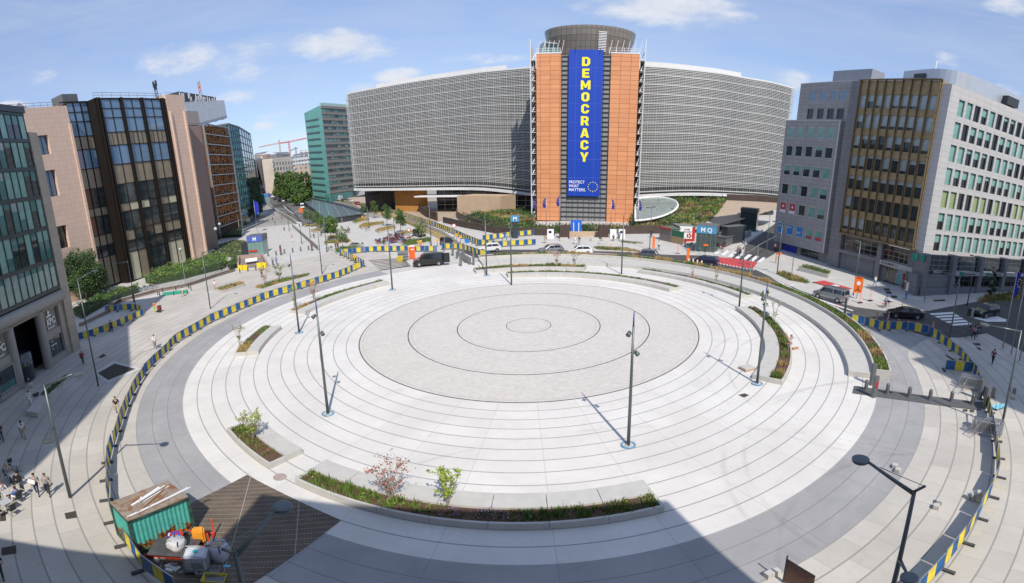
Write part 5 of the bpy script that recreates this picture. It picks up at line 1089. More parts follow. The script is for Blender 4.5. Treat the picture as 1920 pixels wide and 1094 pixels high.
# ---------------------------------------------------------------- distant blocks
def azd(px, py, dist): d = ray(px, py); k = hypot(d.x, d.y); return (d.x/k*dist, d.y/k*dist, CAMH+dist*d.z/k)
def teal_block():
    a, m_, c = azd(578, 280, 315), azd(610, 270, 292), azd(661, 270, 312); zt = azd(603, 196, 292)[2]; t = thing('teal_glass_office_building', 'tall teal glass office block with dark banded side, left of the louvred building', 'building', (m_[0], m_[1], 1)); r = random.Random(8)
    P1, P2 = Plane(a, m_), Plane(m_, c); Mt = NT('teal_cladding', .55, .35); x, y, z = Mt.xyz(); Mt.out(Mt.mix(Mt.mapr(Mt.noise(.15, 4), .35, .65), (.14, .38, .33), (.18, .44, .385)))
    b = MB(); za = azd(571, 212, 315)[2]; b.add([P1.p(0, -3), P1.p(P1.L, -3), P1.p(P1.L, zt), P1.p(0, za)], [(0, 1, 2, 3)]); fixn(b.build('glass_wall', MATS['teal_cladding'], t))
    b = MB()
    for k in range(13): z = 4+k*(zt-8)/13; b.add([P1.p(P1.L*.06, z+1.4*.9, .3), P1.p(P1.L*.8, z+.1, .3), P1.p(P1.L*.8, z+.8, .3), P1.p(P1.L*.06, z+2.0, .3)], [(0, 1, 2, 3)])
    b.build('ventilation_slots', mat('slot_brown', (.09, .12, .1), .6, 0, 0), t)
    b = MB(); Mbd = mat('grey_brown_band', (.17, .165, .155), .7, 0, .08, .2); fh = (zt-9)/14
    CP_ = [P2.p(.3, 0, -.4)[:2], P2.p(P2.L, 0, -.4)[:2], P2.p(P2.L, 0, -20)[:2], (a[0]+1.2, a[1]+.5)]; b.prism(CP_, 0, zt-2); o = fixn(b.build('core', G_dark, t)); b = MB()
    for k in range(15): P2.box(b, 0, P2.L, 7+k*fh, 7+k*fh+1.5, -.4, .3)
    b.build('floor_bands', Mbd, t)
    for k in range(14):
        for j in range(7):
            a0 = .5+j*(P2.L-1)/7
            if r.random() < .8: window(t, P2, a0, a0+(P2.L-1)/7-.3, 7+k*fh+1.55, 7+(k+1)*fh-.05, -.2, M_grey, r.choice([G_dark, G_dark, G_teal]), G_blind, r.choice([0, 0, .3, .7]), .12, .2, nm=1)
    b = MB(); P2.box(b, 0, P2.L, zt-1.5, zt+1.2, -1, .2); b.build('roof_rail', mat('pale_teal_glass', (.3, .42, .4), .3, 0, .1, 1), t)
    b = MB(); block(b, P2, .5, P2.L*.8, 0, 6.6, .5, -4); fixn(b.build('lobby', G_teal, t))
    text('EU', 2.2, M_whitep, t, P2, 6 if (P2.u.x*P2.n.y-P2.u.y*P2.n.x) < 0 else 12, 3.0, .6, .05)
teal_block()
def blue_block():
    a, m_, c = azd(437, 300, 205), azd(456, 300, 222), azd(476, 300, 262); zt = azd(440, 231, 205)[2]; t = thing('blue_glass_office_building', 'blue glass office block with a rounded corner behind the wooden lattice building', 'building', (m_[0], m_[1], 1)); r = random.Random(8)
    P1, P2 = Plane(a, m_), Plane(m_, c); b = MB(); block(b, P1, 0, P1.L, 0, zt, -.5, -14); block(b, P2, 0, P2.L, 0, zt, -.5, -14); fixn(b.build('core', G_dark, t))
    for P, nc in ((P1, 5), (P2, 5)):
        for k in range(11):
            z0 = 7+k*(zt-7)/11; z1 = z0+(zt-7)/11-.15
            for j in range(nc): window(t, P, j*P.L/nc+.05, (j+1)*P.L/nc-.05, z0, z1, 0, mat('pale_blue_frame', (.13, .2, .23), .4, .3, 0), G_sky if k > 6 else r.choice([G_dark, G_teal, G_sky]), G_blind, r.choice([0, .2, .5]) if k < 7 else 0, .1, .3)
    b = MB(); P1.box(b, 0, P1.L, zt, zt+.5, -8, .2); P2.box(b, 0, P2.L, zt, zt+.5, -8, .2); b.build('coping', M_grey, t)
    b = MB(); r2 = random.Random(5)
    for _ in range(2600): p = P2.p(r2.uniform(4, P2.L*.98), r2.uniform(3, 20), .5+r2.random()); leaf(b, Vector(p), .9, r2, r2.randrange(3))
    b.build('green_wall', [LC['deep'], GREENS[0], GREENS[0]], t)
    P3 = Plane(azd(428, 380, 190)[:2], azd(455, 385, 205)[:2]); 
blue_block()
def lattice_block():
    a, c = azd(392, 330, 168), azd(437, 330, 192); P = Plane(a, c); zt = azd(410, 232, 175)[2]; t = thing('lattice_office_building', 'building with an orange brown wooden lattice facade and a big overhanging solar roof', 'building', (a[0], a[1], 1)); r = random.Random(12)
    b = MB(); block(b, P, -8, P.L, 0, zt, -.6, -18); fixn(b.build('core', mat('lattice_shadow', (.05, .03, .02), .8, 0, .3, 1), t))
    fh = (zt-5)/10; b = MB()
    for k in range(10):   # a patchwork of old oak window frames, floor by floor
        x = 0.
        while x < P.L-.3:
            w_ = r.uniform(1.2, 2.6); w_ = min(w_, P.L-x); z0, z1 = 5+k*fh+.3, 5+(k+1)*fh-.1
            for q in (x, x+w_-.16): P.box(b, q, q+.2, z0, z1, -.1, .05)
            for _ in range(r.randint(2, 4)): z = r.uniform(z0, z1); P.box(b, x, x+w_, z, z+.17, -.1, .06)
            for _ in range(r.randint(1, 3)): q = x+r.random()*w_; za = r.uniform(z0, z1-.8); P.box(b, q, q+.16, za, min(z1, za+r.uniform(.8, 2)), -.1, .07)
            x += w_
    o = b.build('wooden_lattice', mat('oak_lattice', (.42, .17, .05), .7, 0, .25, .3), t)
    b = MB()
    for k in range(11): P.box(b, -.2, P.L+.2, 5+k*fh-.05, 5+k*fh+.2, 0, .8)
    for x in (0, P.L): P.box(b, x-.15, x+.15, 3, zt, .3, .9)
    b.build('steel_frame', M_steel, t)
    b = MB(); block(b, P, P.L, P.L+3.5, 0, zt-7, .2, -10); fixn(b.build('stone_edge', mat('beige_edge_stone', (.38, .33, .25), .8, 0, .1, .5), t))
    # solar roof: slanting slabs with dark panels
    A = [azd(345, 222, 145), azd(372, 245, 150), azd(425, 222, 185), azd(423, 193, 188), azd(352, 196, 158)]; b = MB(); z0 = [Vector(p) for p in A]
    c1, c2, c3, c4 = azd(341, 197, 150), azd(421, 192, 187), azd(426, 221, 180), azd(368, 238, 150); b.add([c1, c2, c3, c4]+[(p[0], p[1], p[2]+.9) for p in (c1, c2, c3, c4)], [(0, 3, 2, 1), (4, 5, 6, 7), (0, 1, 5, 4), (1, 2, 6, 5), (2, 3, 7, 6), (3, 0, 4, 7)]); fixn(b.build('solar_roof', mat('perforated_grey_roof', (.42, .44, .46), .5, .2, .2, 1), t))
    def mixp(u, v): 
        p = Vector(c1).lerp(Vector(c2), u); q = Vector(c4).lerp(Vector(c3), u); return p.lerp(q, v)
    for u in (.22, .5, .76):
        b = MB(); pp = [mixp(u, .12), mixp(u+.13, .12), mixp(u+.16, .92), mixp(u+.03, .92)]; 
        b.add([(p.x, p.y, p.z-.6) for p in pp], [(0, 1, 2, 3)]); b.build('solar_panel', mat('solar_panel', (.06, .07, .08), .3, 0, 0), t)
    P5 = Plane(azd(337, 185, 160)[:2], azd(405, 185, 180)[:2]); b = MB(); zl, zh = azd(370, 199, 170)[2], azd(370, 177, 170)[2]; block(b, P5, 0, P5.L, zl, zh, 0, -6); fixn(b.build('striped_crown', mat('dark_crown', (.04, .04, .045), .5, 0, 0), t)); b = MB()
    for _ in range(52): q = r.uniform(0, P5.L); z = r.uniform(zl, zh-1.5); P5.box(b, q, q+r.uniform(.25, .5), z, z+r.uniform(1, zh-z), .02, .15)
    b.build('crown_stripes', M_whitep, t)
lattice_block()
def facade_mat(name, wall, glass_c, wd, ht, fw, fh, ang, rgh=.6):
    n = NT(name, rgh, .4); x, y, z = n.xyz(); s_ = n.ma('ADD', n.ma('MULTIPLY', x, cos(ang)), n.ma('MULTIPLY', y, sin(ang))); u = n.ma('DIVIDE', s_, wd); v = n.ma('DIVIDE', z, ht)
    m = n.ma('MULTIPLY', n.ma('LESS_THAN', n.ma('FRACT', u), fw), n.ma('LESS_THAN', n.ma('FRACT', v), fh)); wn = n.white(n.comb(n.ma('FLOOR', u), n.ma('FLOOR', v)))
    g = n.mix(wn, glass_c, tuple(q*3+.05 for q in glass_c)); return n.out(n.mix(m, n.mix(n.mapr(n.noise(.1, 3), .35, .65), wall, tuple(q*.85 for q in wall)), g))
def far_house(label, pts, ztop_px, wall, glc=(.05, .06, .07), wd=2.4, ht=3.4, fw=.6, fh=.55, roof=0, name='townhouse', windows=None, zb=-4, windows0=0, dp=9):
    """pts: list of (px, py, dist) corner columns from left to right"""
    C_ = [azd(*p) for p in pts]; t = thing(name, label, 'building', (C_[0][0], C_[0][1], 0)); zt = [azd(q[0], q[1], p[2])[2] for q, p in zip(ztop_px, pts)]
    dp0 = dp
    for i in range(len(C_)-1):
        dp = dp0 if i == len(C_)-2 else .6; P = Plane(C_[i], C_[i+1]); m = facade_mat('facade_'+str(len(MATS)), wall, glc, 5.5 if windows0 and i == 0 else wd, ht, .62 if windows0 and i == 0 else fw, fh, P.ang); b = MB()
        b.add([P.p(0, zb), P.p(P.L, zb), P.p(P.L, zt[i+1]), P.p(0, zt[i])], [(0, 1, 2, 3)]); b.add([P.p(0, zt[i]), P.p(P.L, zt[i+1]), P.p(P.L, zt[i+1], -dp), P.p(0, zt[i], -dp)], [(0, 1, 2, 3)]); b.add([P.p(P.L, zb), P.p(P.L, zb, -dp), P.p(P.L, zt[i+1], -dp), P.p(P.L, zt[i+1])], [(0, 1, 2, 3)])
        b.add([P.p(0, zb), P.p(0, zb, -dp), P.p(0, zt[i], -dp), P.p(0, zt[i])], [(0, 1, 2, 3)]); fixn(b.build('wall', m, t))
        if roof:
            b = MB(); z = max(zt[i], zt[i+1]); b.add([P.p(0, z), P.p(P.L, z), P.p(P.L, z+roof, -3), P.p(0, z+roof, -3), P.p(0, z+roof, -8), P.p(P.L, z+roof, -8)], [(0, 1, 2, 3), (3, 2, 5, 4)]); fixn(b.build('roof', mat('slate_roof', (.16, .16, .18), .7, 0, .15, .3), t))
    if windows:
        P = Plane(C_[windows[0]], C_[windows[0]+1]); nx_, nz_ = windows[1:3]; z1 = min(zt[windows[0]], zt[windows[0]+1])-3; 
        for k in range(nz_):
            for j in range(nx_): window(t, P, (j+.15)*P.L/nx_, (j+.85)*P.L/nx_, z1-(k+1)*3.9+1.3, z1-k*3.9, .05, M_whitep, G_dark, mat('red_blind', (.3, .1, .07), .6, 0, 0), rnd.choice([0, 0, 0, .5]), .1, .1, nm=1)
    return t
far_house('cream office block with rows of windows above the dark green trees', [(501, 330, 430), (514, 330, 395), (552, 330, 420)], [(501, 302), (514, 296), (552, 292)], (.62, .55, .46), fw=.0, windows=(1, 7, 7), windows0=5)
far_house('white terraced block right of the cream office block', [(552, 330, 440), (582, 330, 430)], [(552, 293), (582, 293)], (.60, .62, .64), wd=3, fw=.75, fh=.4, roof=2)
far_house('low brick block with pink shutters behind the trees', [(556, 340, 405), (583, 340, 400)], [(556, 310), (583, 309)], (.5, .40, .32), wd=4, fw=.45, fh=.5)
for i, (x0, d0, x1, d1, y0, y1, c, lb) in enumerate([(497, 470, 503, 440, 300, 302, (.5, .46, .4), 'narrow beige townhouse first down the far street on the right'), (492, 560, 498, 480, 296, 298, (.3, .3, .3), 'dark balconied block in the far street on the right'), (488, 680, 493, 570, 294, 293, (.62, .62, .62), 'white townhouse far down the street on the right'), (483, 800, 489, 690, 297, 293, (.55, .53, .5), 'furthest pale townhouse closing the street')]):
    far_house(lb, [(x0, 330, d0), (x1, 330, d1)], [(x0, y0), (x1, y1)], c, wd=3, fw=.5, fh=.6, roof=0, dp=2)
for i, (x0, d0, x1, d1, y0, y1, c, lb) in enumerate([(470, 300, 476, 380, 286, 290, (.38, .34, .3), 'brown brick townhouse on the left side of the far street'), (475, 385, 480, 520, 292, 296, (.55, .5, .45), 'beige townhouse on the left side of the far street'), (479, 530, 483, 780, 296, 299, (.5, .45, .42), 'small far townhouse at the left end of the street')]):
    far_house(lb, [(x0, 330, d0), (x1, 330, d1)], [(x0, y0), (x1, y1)], c, wd=3, fw=.5, fh=.6, dp=2)
far_house('dark roofed block on the skyline under the red crane', [(520, 300, 620), (545, 300, 640)], [(520, 288), (545, 287)], (.25, .25, .27), roof=2); far_house('white terrace block on the skyline beside the teal tower', [(564, 300, 600), (584, 300, 600)], [(564, 282), (584, 280)], (.6, .6, .6), wd=5, fw=.7); far_house('orange roofed house on the skyline', [(478, 300, 820), (500, 300, 800)], [(478, 291), (500, 289)], (.45, .28, .2), roof=3)
def crane(label, px, ytop, ybase, dist, jl, jr, c, jy):
    q = azd(px, ytop, dist); zb = azd(px, ybase, dist)[2]; zj = azd(px, jy, dist)[2]; t = thing('tower_crane', label, 'crane', (q[0], q[1], zb)); m = mat('crane_'+str(c), c, .6, 0, 0); s_ = dist/FPX
    b = MB()
    for k in (-1, 1): b.tube([(k*.8, 0, 0), (k*.8, 0, q[2]-zb)], .38, 4)
    n = max(3, int((q[2]-zb)/3)); [b.tube([(-.8, 0, (q[2]-zb)*k/n), (.8, 0, (q[2]-zb)*(k+1)/n)], .2, 3) for k in range(n)]; b.build('mast', m, t, world=False)
    b = MB(); h = zj-zb; dx, dy = q[1]/dist, -q[0]/dist
    for zz_ in (0, 1.6): b.tube([(-jl*s_*dx, -jl*s_*dy, h+zz_*.3-(2 if jl > jr else 0)), (0, 0, h+zz_), (jr*s_*dx, jr*s_*dy, h+zz_*.3+(3 if jr > jl else 0))], .35, 4)
    b.build('jib', m, t, world=False)
crane('red tower crane on the far skyline', 541, 264, 293, 700, 15, 33, (.55, .06, .05), 267); crane('orange and white tower crane left of the red one', 523, 262, 293, 760, 38, 14, (.5, .25, .15), 269); crane('small grey tower crane near the teal building', 554, 275, 296, 800, 10, 4, (.2, .2, .22), 279); crane('brick red crane mast rising above the solar roof', 372, 152, 190, 400, 1, 1, (.45, .2, .14), 165)
# shading city blocks behind and beside the camera (roofs that cast the shadows on the square)
def shader(label, poly, h):
    c = Vector((sum(p[0] for p in poly)/len(poly), sum(p[1] for p in poly)/len(poly), 0)); b = MB(); b.prism([(p[0]-c.x, p[1]-c.y) for p in poly], -2, h); o = fixn(b.build('office_block', mat('plain_facade', (.4, .38, .35), .7, 0, .05, .2))); o.location = c; tag(o, label, 'building')
shader('office block the picture is taken from, outside the frame, shading the bottom of the square', [(-8.4, -.9), (13.0, -.9), (13.0, -18), (-8.4, -18)], 26.0)
shader('lower office block left of the viewpoint, outside the frame', [(-8.5, -3), (-8.5, -20), (-20, -20), (-22, -8)], 21.5)
shader('corner office block on the left, outside the frame, shading the bank pavement', [(-22, -17), (-30, 3.3), (-45.6, 20.7), (-60, 8), (-40, -25)], 40)
shader('office block on the right, outside the frame, shading the barriers', [(45, -1), (45, -25), (90, -25), (90, -1)], 41.5); shader('taller office block far right, outside the frame', [(50, -1.5), (50, -24), (66, -24), (66, -1.5)], 57); shader('tallest office block far right, outside the frame', [(66.3, -1.5), (66.3, -24), (110, -24), (110, -1.5)], 73)
# ---------------------------------------------------------------- lamps, poles, flags
M_lamp = mat('lamp_grey_green', (.13, .15, .155), .4, .5, .06, 3); M_blue = mat('blue_protective_film', (.12, .30, .47), .4, 0, .2, 3); M_tip = mat('blue_tip', (.04, .05, .30), .5, 0, 0); M_lens = mat('lamp_lens', (.45, .5, .5), .2, 0, 0)
def hgt(base, tp): p = G(*base); d = ray(*tp); return CAMH+hypot(p.x, p.y)*d.z/hypot(d.x, d.y)-p.z
def proj_pole(label, base, h=9.3, film=True, tip=True, spots=True):
    p = G(*base); t = thing('lamp_post', label, 'lamp post', p, 0, 'projector poles round the square')
    b = MB(); b.tube([(0, 0, -.05), (0, 0, h*.5), (0, 0, h-.9)], [.115, .095, .065], 12); b.build('pole', M_lamp, t, True, False)
    b = MB(); b.tube([(0, 0, h-.9), (0, 0, h)], [.055, .03], 8); b.build('pole_tip', M_tip if tip else M_lamp, t, True, False)
    for z, s_ in ((h-1.35, -1), (h-2.6, 1)) if spots else ():
        b = MB(); b.tube([(0, 0, z), (s_*.28, -.05, z)], .035, 6); b.tube([(s_*.2, .06, z+.05), (s_*.34, -.12, z-.07)], [.11, .15], 12); b.ball((s_*.22, .05, z+.04), .125, 10); b.build('spotlight', M_lamp, t, True, False)
    b = MB(); b.cyl((0, 0, -.02), .38, .04, 18); b.box((.1, .02, .05), (.18, .08, .08), .5); b.box((-.13, -.08, .05), (.1, .12, .07)); b.build('base_plate', mat('pale_base_plate', (.5, .49, .47), .7, 0, .35, 7), t, False, False)
    if film:
        b = MB(); r = random.Random(int(base[0]))
        V = []; n = 18
        for i in range(n): a = 2*pi*i/n; V += [(cos(a)*.4, sin(a)*.4, .05), (cos(a)*(.47+.07*r.random()), sin(a)*(.47+.07*r.random()), .03)]
        b.add(V, [(2*i, 2*i+1, (2*i+3) % (2*n), (2*i+2) % (2*n)) for i in range(n)]); b.tube([(.4*cos(i*pi/9), .4*sin(i*pi/9), .05) for i in range(19)], .03, 5); b.build('film_collar', M_blue, t, False, False)
for lb, base, tp, fl in [('projector pole standing left of centre on the paved rings, two spotlights', (615, 776), (592, 559), 1), ('projector pole beside the slim curved planter, upper left', (561, 624), (543.5, 475), 1), ('projector pole nearest the camera, right of the paver disc centre', (1178, 835), (1190.8, 584), 1), ('projector pole at the end of the red flowered bench planter', (1419.4, 719.5), (1438.5, 528), 1),
    ('projector pole at the upper tip of the red flowered bench planter', (1385.7, 577.5), (1399, 432.7), 1), ('projector pole at the back edge of the paver disc', (959, 534.5), (958.8, 415), 0), ('projector pole by the left end of the back planters', (912.6, 516), (910, 400), 1), ('projector pole in front of the black van, on the rings', (735.6, 543), (726.5, 421), 1), ('projector pole between the two back planters, right of centre', (1165.3, 514), (1169.5, 400), 0)]:
    proj_pole(lb, base, hgt(base, tp), fl, fl and base[1] > 550, base[1] > 550)
def at_z(px, py, z): d = ray(px, py); t = (z-CAMH)/d.z; return Vector((t*d.x, t*d.y, z))
def street_lamp(label, base, h, heads, rb=.11, group='street lamps', stub=None, disc=.27):
    """heads: list of (world position of disc, height of joint)"""
    p = Vector(base); t = thing('street_lamp', label, 'street lamp', p, 0, group); b = MB(); b.tube([(0, 0, -.05), (0, 0, h*.5), (0, 0, h)], [rb, rb*.9, rb*.62], 12); b.build('pole', M_lamp, t, True, False)
    for hp, zj in heads:
        q = Vector(hp)-p; d = Vector((q.x, q.y, 0)).normalized(); b = MB(); b.tube([(0, 0, zj), q-d*disc*.9+Vector((0, 0, .02))], [.075, .045], 8); b.build('arm', M_lamp, t, True, False)
        b = MB(); b.tube([q+Vector((0, 0, -.07)), q+Vector((0, 0, -.03)), q+Vector((0, 0, .05)), q+Vector((0, 0, .08))], [disc*.85, disc, disc, disc*.7], 22); b.build('lamp_head', M_lamp, t, False, False)
        b = MB(); b.cyl(tuple(q+Vector((0, 0, -.085))), disc*.7, .012, 16); b.build('lens', M_lens, t, False, False)
    if stub:
        q = Vector(stub)-p; b = MB(); b.tube([(0, 0, h-.02), q], [.05, .05], 6); b.build('stub_arm', M_lamp, t, True, False); hp = Vector(heads[0][0])-p; b = MB(); b.tube([q, (Vector((0, 0, h))*.35+hp*.65)+Vector((0, 0, .14))], .012, 5); b.build('stay_cable', M_lamp, t, False, False)
    return t
# two nearest street lamps, seen from above at the bottom of the picture
n1 = at_z(441, 1037, 9.0); street_lamp('street lamp in the foreground left, its disc head over the steel grating', (n1.x, n1.y, zg(n1.x, n1.y)), 9.0-zg(n1.x, n1.y), [(at_z(529.5, 951, 9.5), 8.9-zg(n1.x, n1.y))], .1, stub=at_z(417.5, 1030, 9.45))
n2 = at_z(1714.6, 921, 9.4); street_lamp('street lamp in the foreground right with two disc heads', (n2.x, n2.y, zg(n2.x, n2.y)), 9.4-zg(n2.x, n2.y), [(at_z(1613.6, 863, 9.9), 9.3-zg(n2.x, n2.y)), (at_z(1704.7, 1084.6, 6.6), 6.6-zg(n2.x, n2.y))], .1, stub=at_z(1734, 912, 9.75))
q = G(131.7, 932.7); street_lamp('street lamp on the left beside the walking couple, long arm towards the bank', q, 8.2, [(at_z(146, 702, 9.0), 8.1), (at_z(90, 827, 5.4), 5.3)], .12, disc=.35)
q = G(1877.8, 800); street_lamp('street lamp at the right edge with a long arm over the pavement', q, hgt((1877.8, 800), (1918, 620)), [(at_z(1847, 609, q.z+8.2), hgt((1877.8, 800), (1918, 620))-.1), (at_z(1900, 744, q.z+3.4), 3.4)], .11, disc=.35)
for lb, base, tp, hd in [('tall dark street lamp between the right barriers and the crossing', (1778.4, 643.3), (1799, 516.6), [(1757, 508)]), ('dark street lamp beside the diamond shaped vent grating', (184.5, 724), (157, 520), [(178, 508)]), ('street lamp in front of the big dark tree', (255, 578), (239, 489), [(216, 495)]), ('street lamp on the sunny pavement left of the barriers', (394.6, 578.7), (374.6, 472.7), [(399, 469)]),
    ('tall street lamp behind the barrier curve, left of the black van', (604, 514), (595, 423), [(607, 421), (585, 424)]), ('street lamp beside the west road, nearer', (566, 457.3), (562, 420), [(555, 419)]), ('street lamp beside the west road, further', (542.4, 433), (538.7, 395), [(533, 394)]), ('street lamp among the street trees left of the bushy one', (613, 472.6), (606, 404), [(600, 402)]), ('street lamp behind the small street trees', (582, 445.6), (577.5, 404), [(572, 403)]),
    ('street lamp by the stepped planters near the canopy', (691.4, 420.5), (689, 388.5), [(685, 388)]), ('street lamp in the pile of red bicycles', (740, 437.7), (736.8, 393), [(732, 392)]), ('street lamp by the lush green bed', (808.7, 461), (804.8, 385), [(797, 388)]), ('street lamp at the mouth of the side street, by the bank corner', (1457, 513.6), (1463.8, 415), [(1452, 415), (1471, 414)]), ('street lamp beside the side street ramp', (1435.7, 485), (1442, 399), [(1436, 398)]),
    ('street lamp in front of the glass ellipse roof', (1218, 468), (1220, 388), [(1214, 389), (1226, 388)]), ('traffic lamp pole by the large orange road sign', (1600, 553), (1611, 452), [(1606, 451)]), ('thin street lamp before the dark columnar tree', (1813, 574), (1828, 480), [(1822, 479)])]:
    q = G(*base); h = hgt(base, tp); D = hypot(q.x, q.y); hs = []
    for x in hd: d = ray(*x); k = D/hypot(d.x, d.y); hs.append((Vector((d.x*k, d.y*k, CAMH+d.z*k)), h-.15))
    street_lamp(lb, q, h, hs, .09, disc=.3)
for lb, px in [('taller globe lamp in the council garden', ((415, 505), (411, 428))), ('lower globe lamp in the council garden', ((420, 480), (420, 419))), ('globe lamp beside the white slanted post', ((345, 512), (341, 467)))]:
    q = G(*px[0]); h = hgt(*px); t = thing('globe_lamp', lb, 'street lamp', q); b = MB(); b.tube([(0, 0, 0), (0, 0, h)], .06, 6); b.build('pole', M_darkm, t, world=False); b = MB(); b.ball((0, 0, h), .38, 12); b.build('globe', M_lens, t, True, False)
def post(label, base, tp, r_=.07, m=None, name='post', cat='post', group=None):
    q = G(*base); h = hgt(base, tp); b = MB(); b.tube([(0, 0, -.05), (0, 0, h-.03), (0, 0, h)], [r_, r_, r_*.6], 10); o = b.build(name, m or M_steel); o.location = q; tag(o, label, cat, group); return o
for lb, bs, tp in [('pale round post on the kerb left of the parcel planter', (1484, 518), (1487, 482.5)), ('pale post at the end of the raised barrier arm', (1419, 493), (1422.4, 458.5)), ('pale post at the road edge below the crossing', (1406, 521), (1408.4, 483.5)), ('white slanted post beside the green hedge', (348, 532), (339, 488)), ('post carrying a no entry sign near the dark car', (834, 470), (833, 440))]: post(lb, bs, tp)
q1, q2 = G(1420, 492), G(1470, 462); t = thing('height_barrier', 'long pale barrier arm reaching over the side street', 'barrier', q1); b = MB(); b.tube([q1+Vector((0, 0, 3.1)), q2+Vector((0, 0, 3.4))], .07, 6); b.tube([q1+Vector((0, 0, 3.1)), G(1392, 489)+Vector((0, 0, .8))], .07, 6); b.build('arm', M_steel, t)
M_flag = mat('dark_blue_flag', (.045, .035, .27), .8, 0, .1, 2); M_flagb = mat('bright_blue_flag', (.02, .03, .42), .8, 0, .1, 2); M_star = mat('flag_star_yellow', (.75, .6, .05), .7, 0, 0)
def flag(label, base, tp, sx=1, big=1., group=None, m=None, droop=.75, stars=True):
    q = G(*base); h = hgt(base, tp); t = thing('flagpole', label, 'flag', q, 0, group); b = MB(); b.tube([(0, 0, -.05), (0, 0, h)], [.075, .045], 8); b.ball((0, 0, h), .09, 6); b.build('pole', M_steel, t, True, False)
    b = MB(); nx, nz_ = 7, 9; W_, H_ = .8*big, 2.5*big; V = []
    for i in range(nx+1):
        for j in range(nz_+1):
            u, v = i/nx, j/nz_; x = sx*(u*W_*(.55+.45*sin(v*2.2+.4))); z = h-.15-v*H_*(1-.25*u)-u*droop*big; V.append((x, .16*big*sin(u*7+v*3)*u, z))
    b.add(V, [(i*(nz_+1)+j, i*(nz_+1)+j+1, (i+1)*(nz_+1)+j+1, (i+1)*(nz_+1)+j) for i in range(nx) for j in range(nz_)]); b.build('flag_cloth', m or M_flag, t, True, False)
    if stars:
        b = MB()
        for k in range(9): a = k*.698; x = sx*(W_*.42+.27*big*cos(a)); z = h-.15-.9*big-.45*big*droop+.36*big*sin(a); b.ball((x, -.2*big, z), .06*big, 5)
        b.build('flag_stars', M_star, t, False, False)
zf = lambda X, Y: (880+X/3.992, 240+Y/3.992)
for lb, bs, tp, sx in [('european flag pole at the left corner of the orange tower', (474, 765), (473, 515), 1), ('european flag spread wide before the left orange wall', (575, 765), (574, 510), -1), ('european flag hanging slack at the right end of the left orange wall', (677, 775), (676, 495), -1), ('european flag before the left part of the right orange wall', (1058, 765), (1068, 520), 1), ('european flag blowing left before the right orange wall', (1150, 700), (1163, 520), -1), ('european flag in front of the glass ellipse roof', (1260, 765), (1273, 530), 1)]:
    flag(lb, zf(*bs), zf(*tp), sx, 1.0)
for i, x in enumerate((737, 741.5, 746.5)): flag(['left', 'middle', 'right'][i]+' flag of the three thin blue flags on the beige terrace', (x, 386), (x-1, 353.5), 1, 1.2, 'three terrace flags', stars=False)
flag('big bright blue flag by the left metro entrance', (483, 436), (474.5, 376), 1, 1.9, None, M_flagb, .2, False)
for i, (x, y, ty) in enumerate([(458, 392, 375), (468, 391, 372), (479, 383, 371), (497, 380, 363), (505, 386, 360)]): flag(['first', 'second', 'third', 'fourth', 'fifth'][i]+' small blue flag from the left along the west pavement', (x, y), (x-1, ty), 1, 1.3, None, M_flagb, .3, False)
flag('european flag with yellow stars at the right edge before the bank windows', (1879.7, 653.4), (1906, 506), 1, 1.35, None, M_flagb, .2); 
for i, (bs, tp) in enumerate([((1895.6, 664.7), (1925, 490)), ((1911.5, 676), (1945, 490))]): flag(['flagpole right of the starry flag, its flag outside the frame', 'furthest right flagpole, cut by the photo edge'][i], bs, tp, 1, 1.35, None, M_flagb, .2)

# ---------------------------------------------------------------- barrier sections
M_fb = mat('blue_barrier_plastic', (.022, .11, .30), .55, 0, .45, 1.6); M_fy = mat('yellow_barrier_plastic', (.70, .56, .06), .55, 0, .28, 1.6); M_fw = mat('worn_blue_barrier', (.12, .19, .33), .7, 0, .5, 4); M_foot = mat('barrier_foot', (.07, .07, .07), .8, 0, .1, 3)
def fence_proto(cols, L_=2.6):
    t = thing('barrier_section', 'x', 'barrier', (0, 0, 0)); b = MB(); H_ = 1.12
    for x in (-L_/2+.03, L_/2-.03): b.box((x, 0, H_/2+.08), (.05, .05, H_+.02))
    for z in (.16, H_+.06): b.box((0, 0, z), (L_-.1, .045, .045))
    b.build('frame', M_steel, t, world=False); w_ = (L_-.12)/len(cols)
    for i, c in enumerate(cols):
        b = MB(); x0 = -L_/2+.06+i*w_; k = 5
        V = []; 
        for j in range(k*2+1): V += [(x0+w_*j/(k*2), (.018 if j % 2 else -.018), .19), (x0+w_*j/(k*2), (.018 if j % 2 else -.018), H_+.03)]
        b.add(V, [(2*j, 2*j+2, 2*j+3, 2*j+1) for j in range(k*2)]); b.build({'b': 'blue_panel', 'y': 'yellow_panel', 'w': 'worn_panel'}[c], {'b': M_fb, 'y': M_fy, 'w': M_fw}[c], t, world=False)
    b = MB(); b.box((-L_/2, .18, .06), (.2, .85, .13)); b.build('foot', M_foot, t, world=False); return t
FP = [fence_proto(c) for c in ('byb', 'yby', 'byw', 'yyb')]; FPU = [False]*4
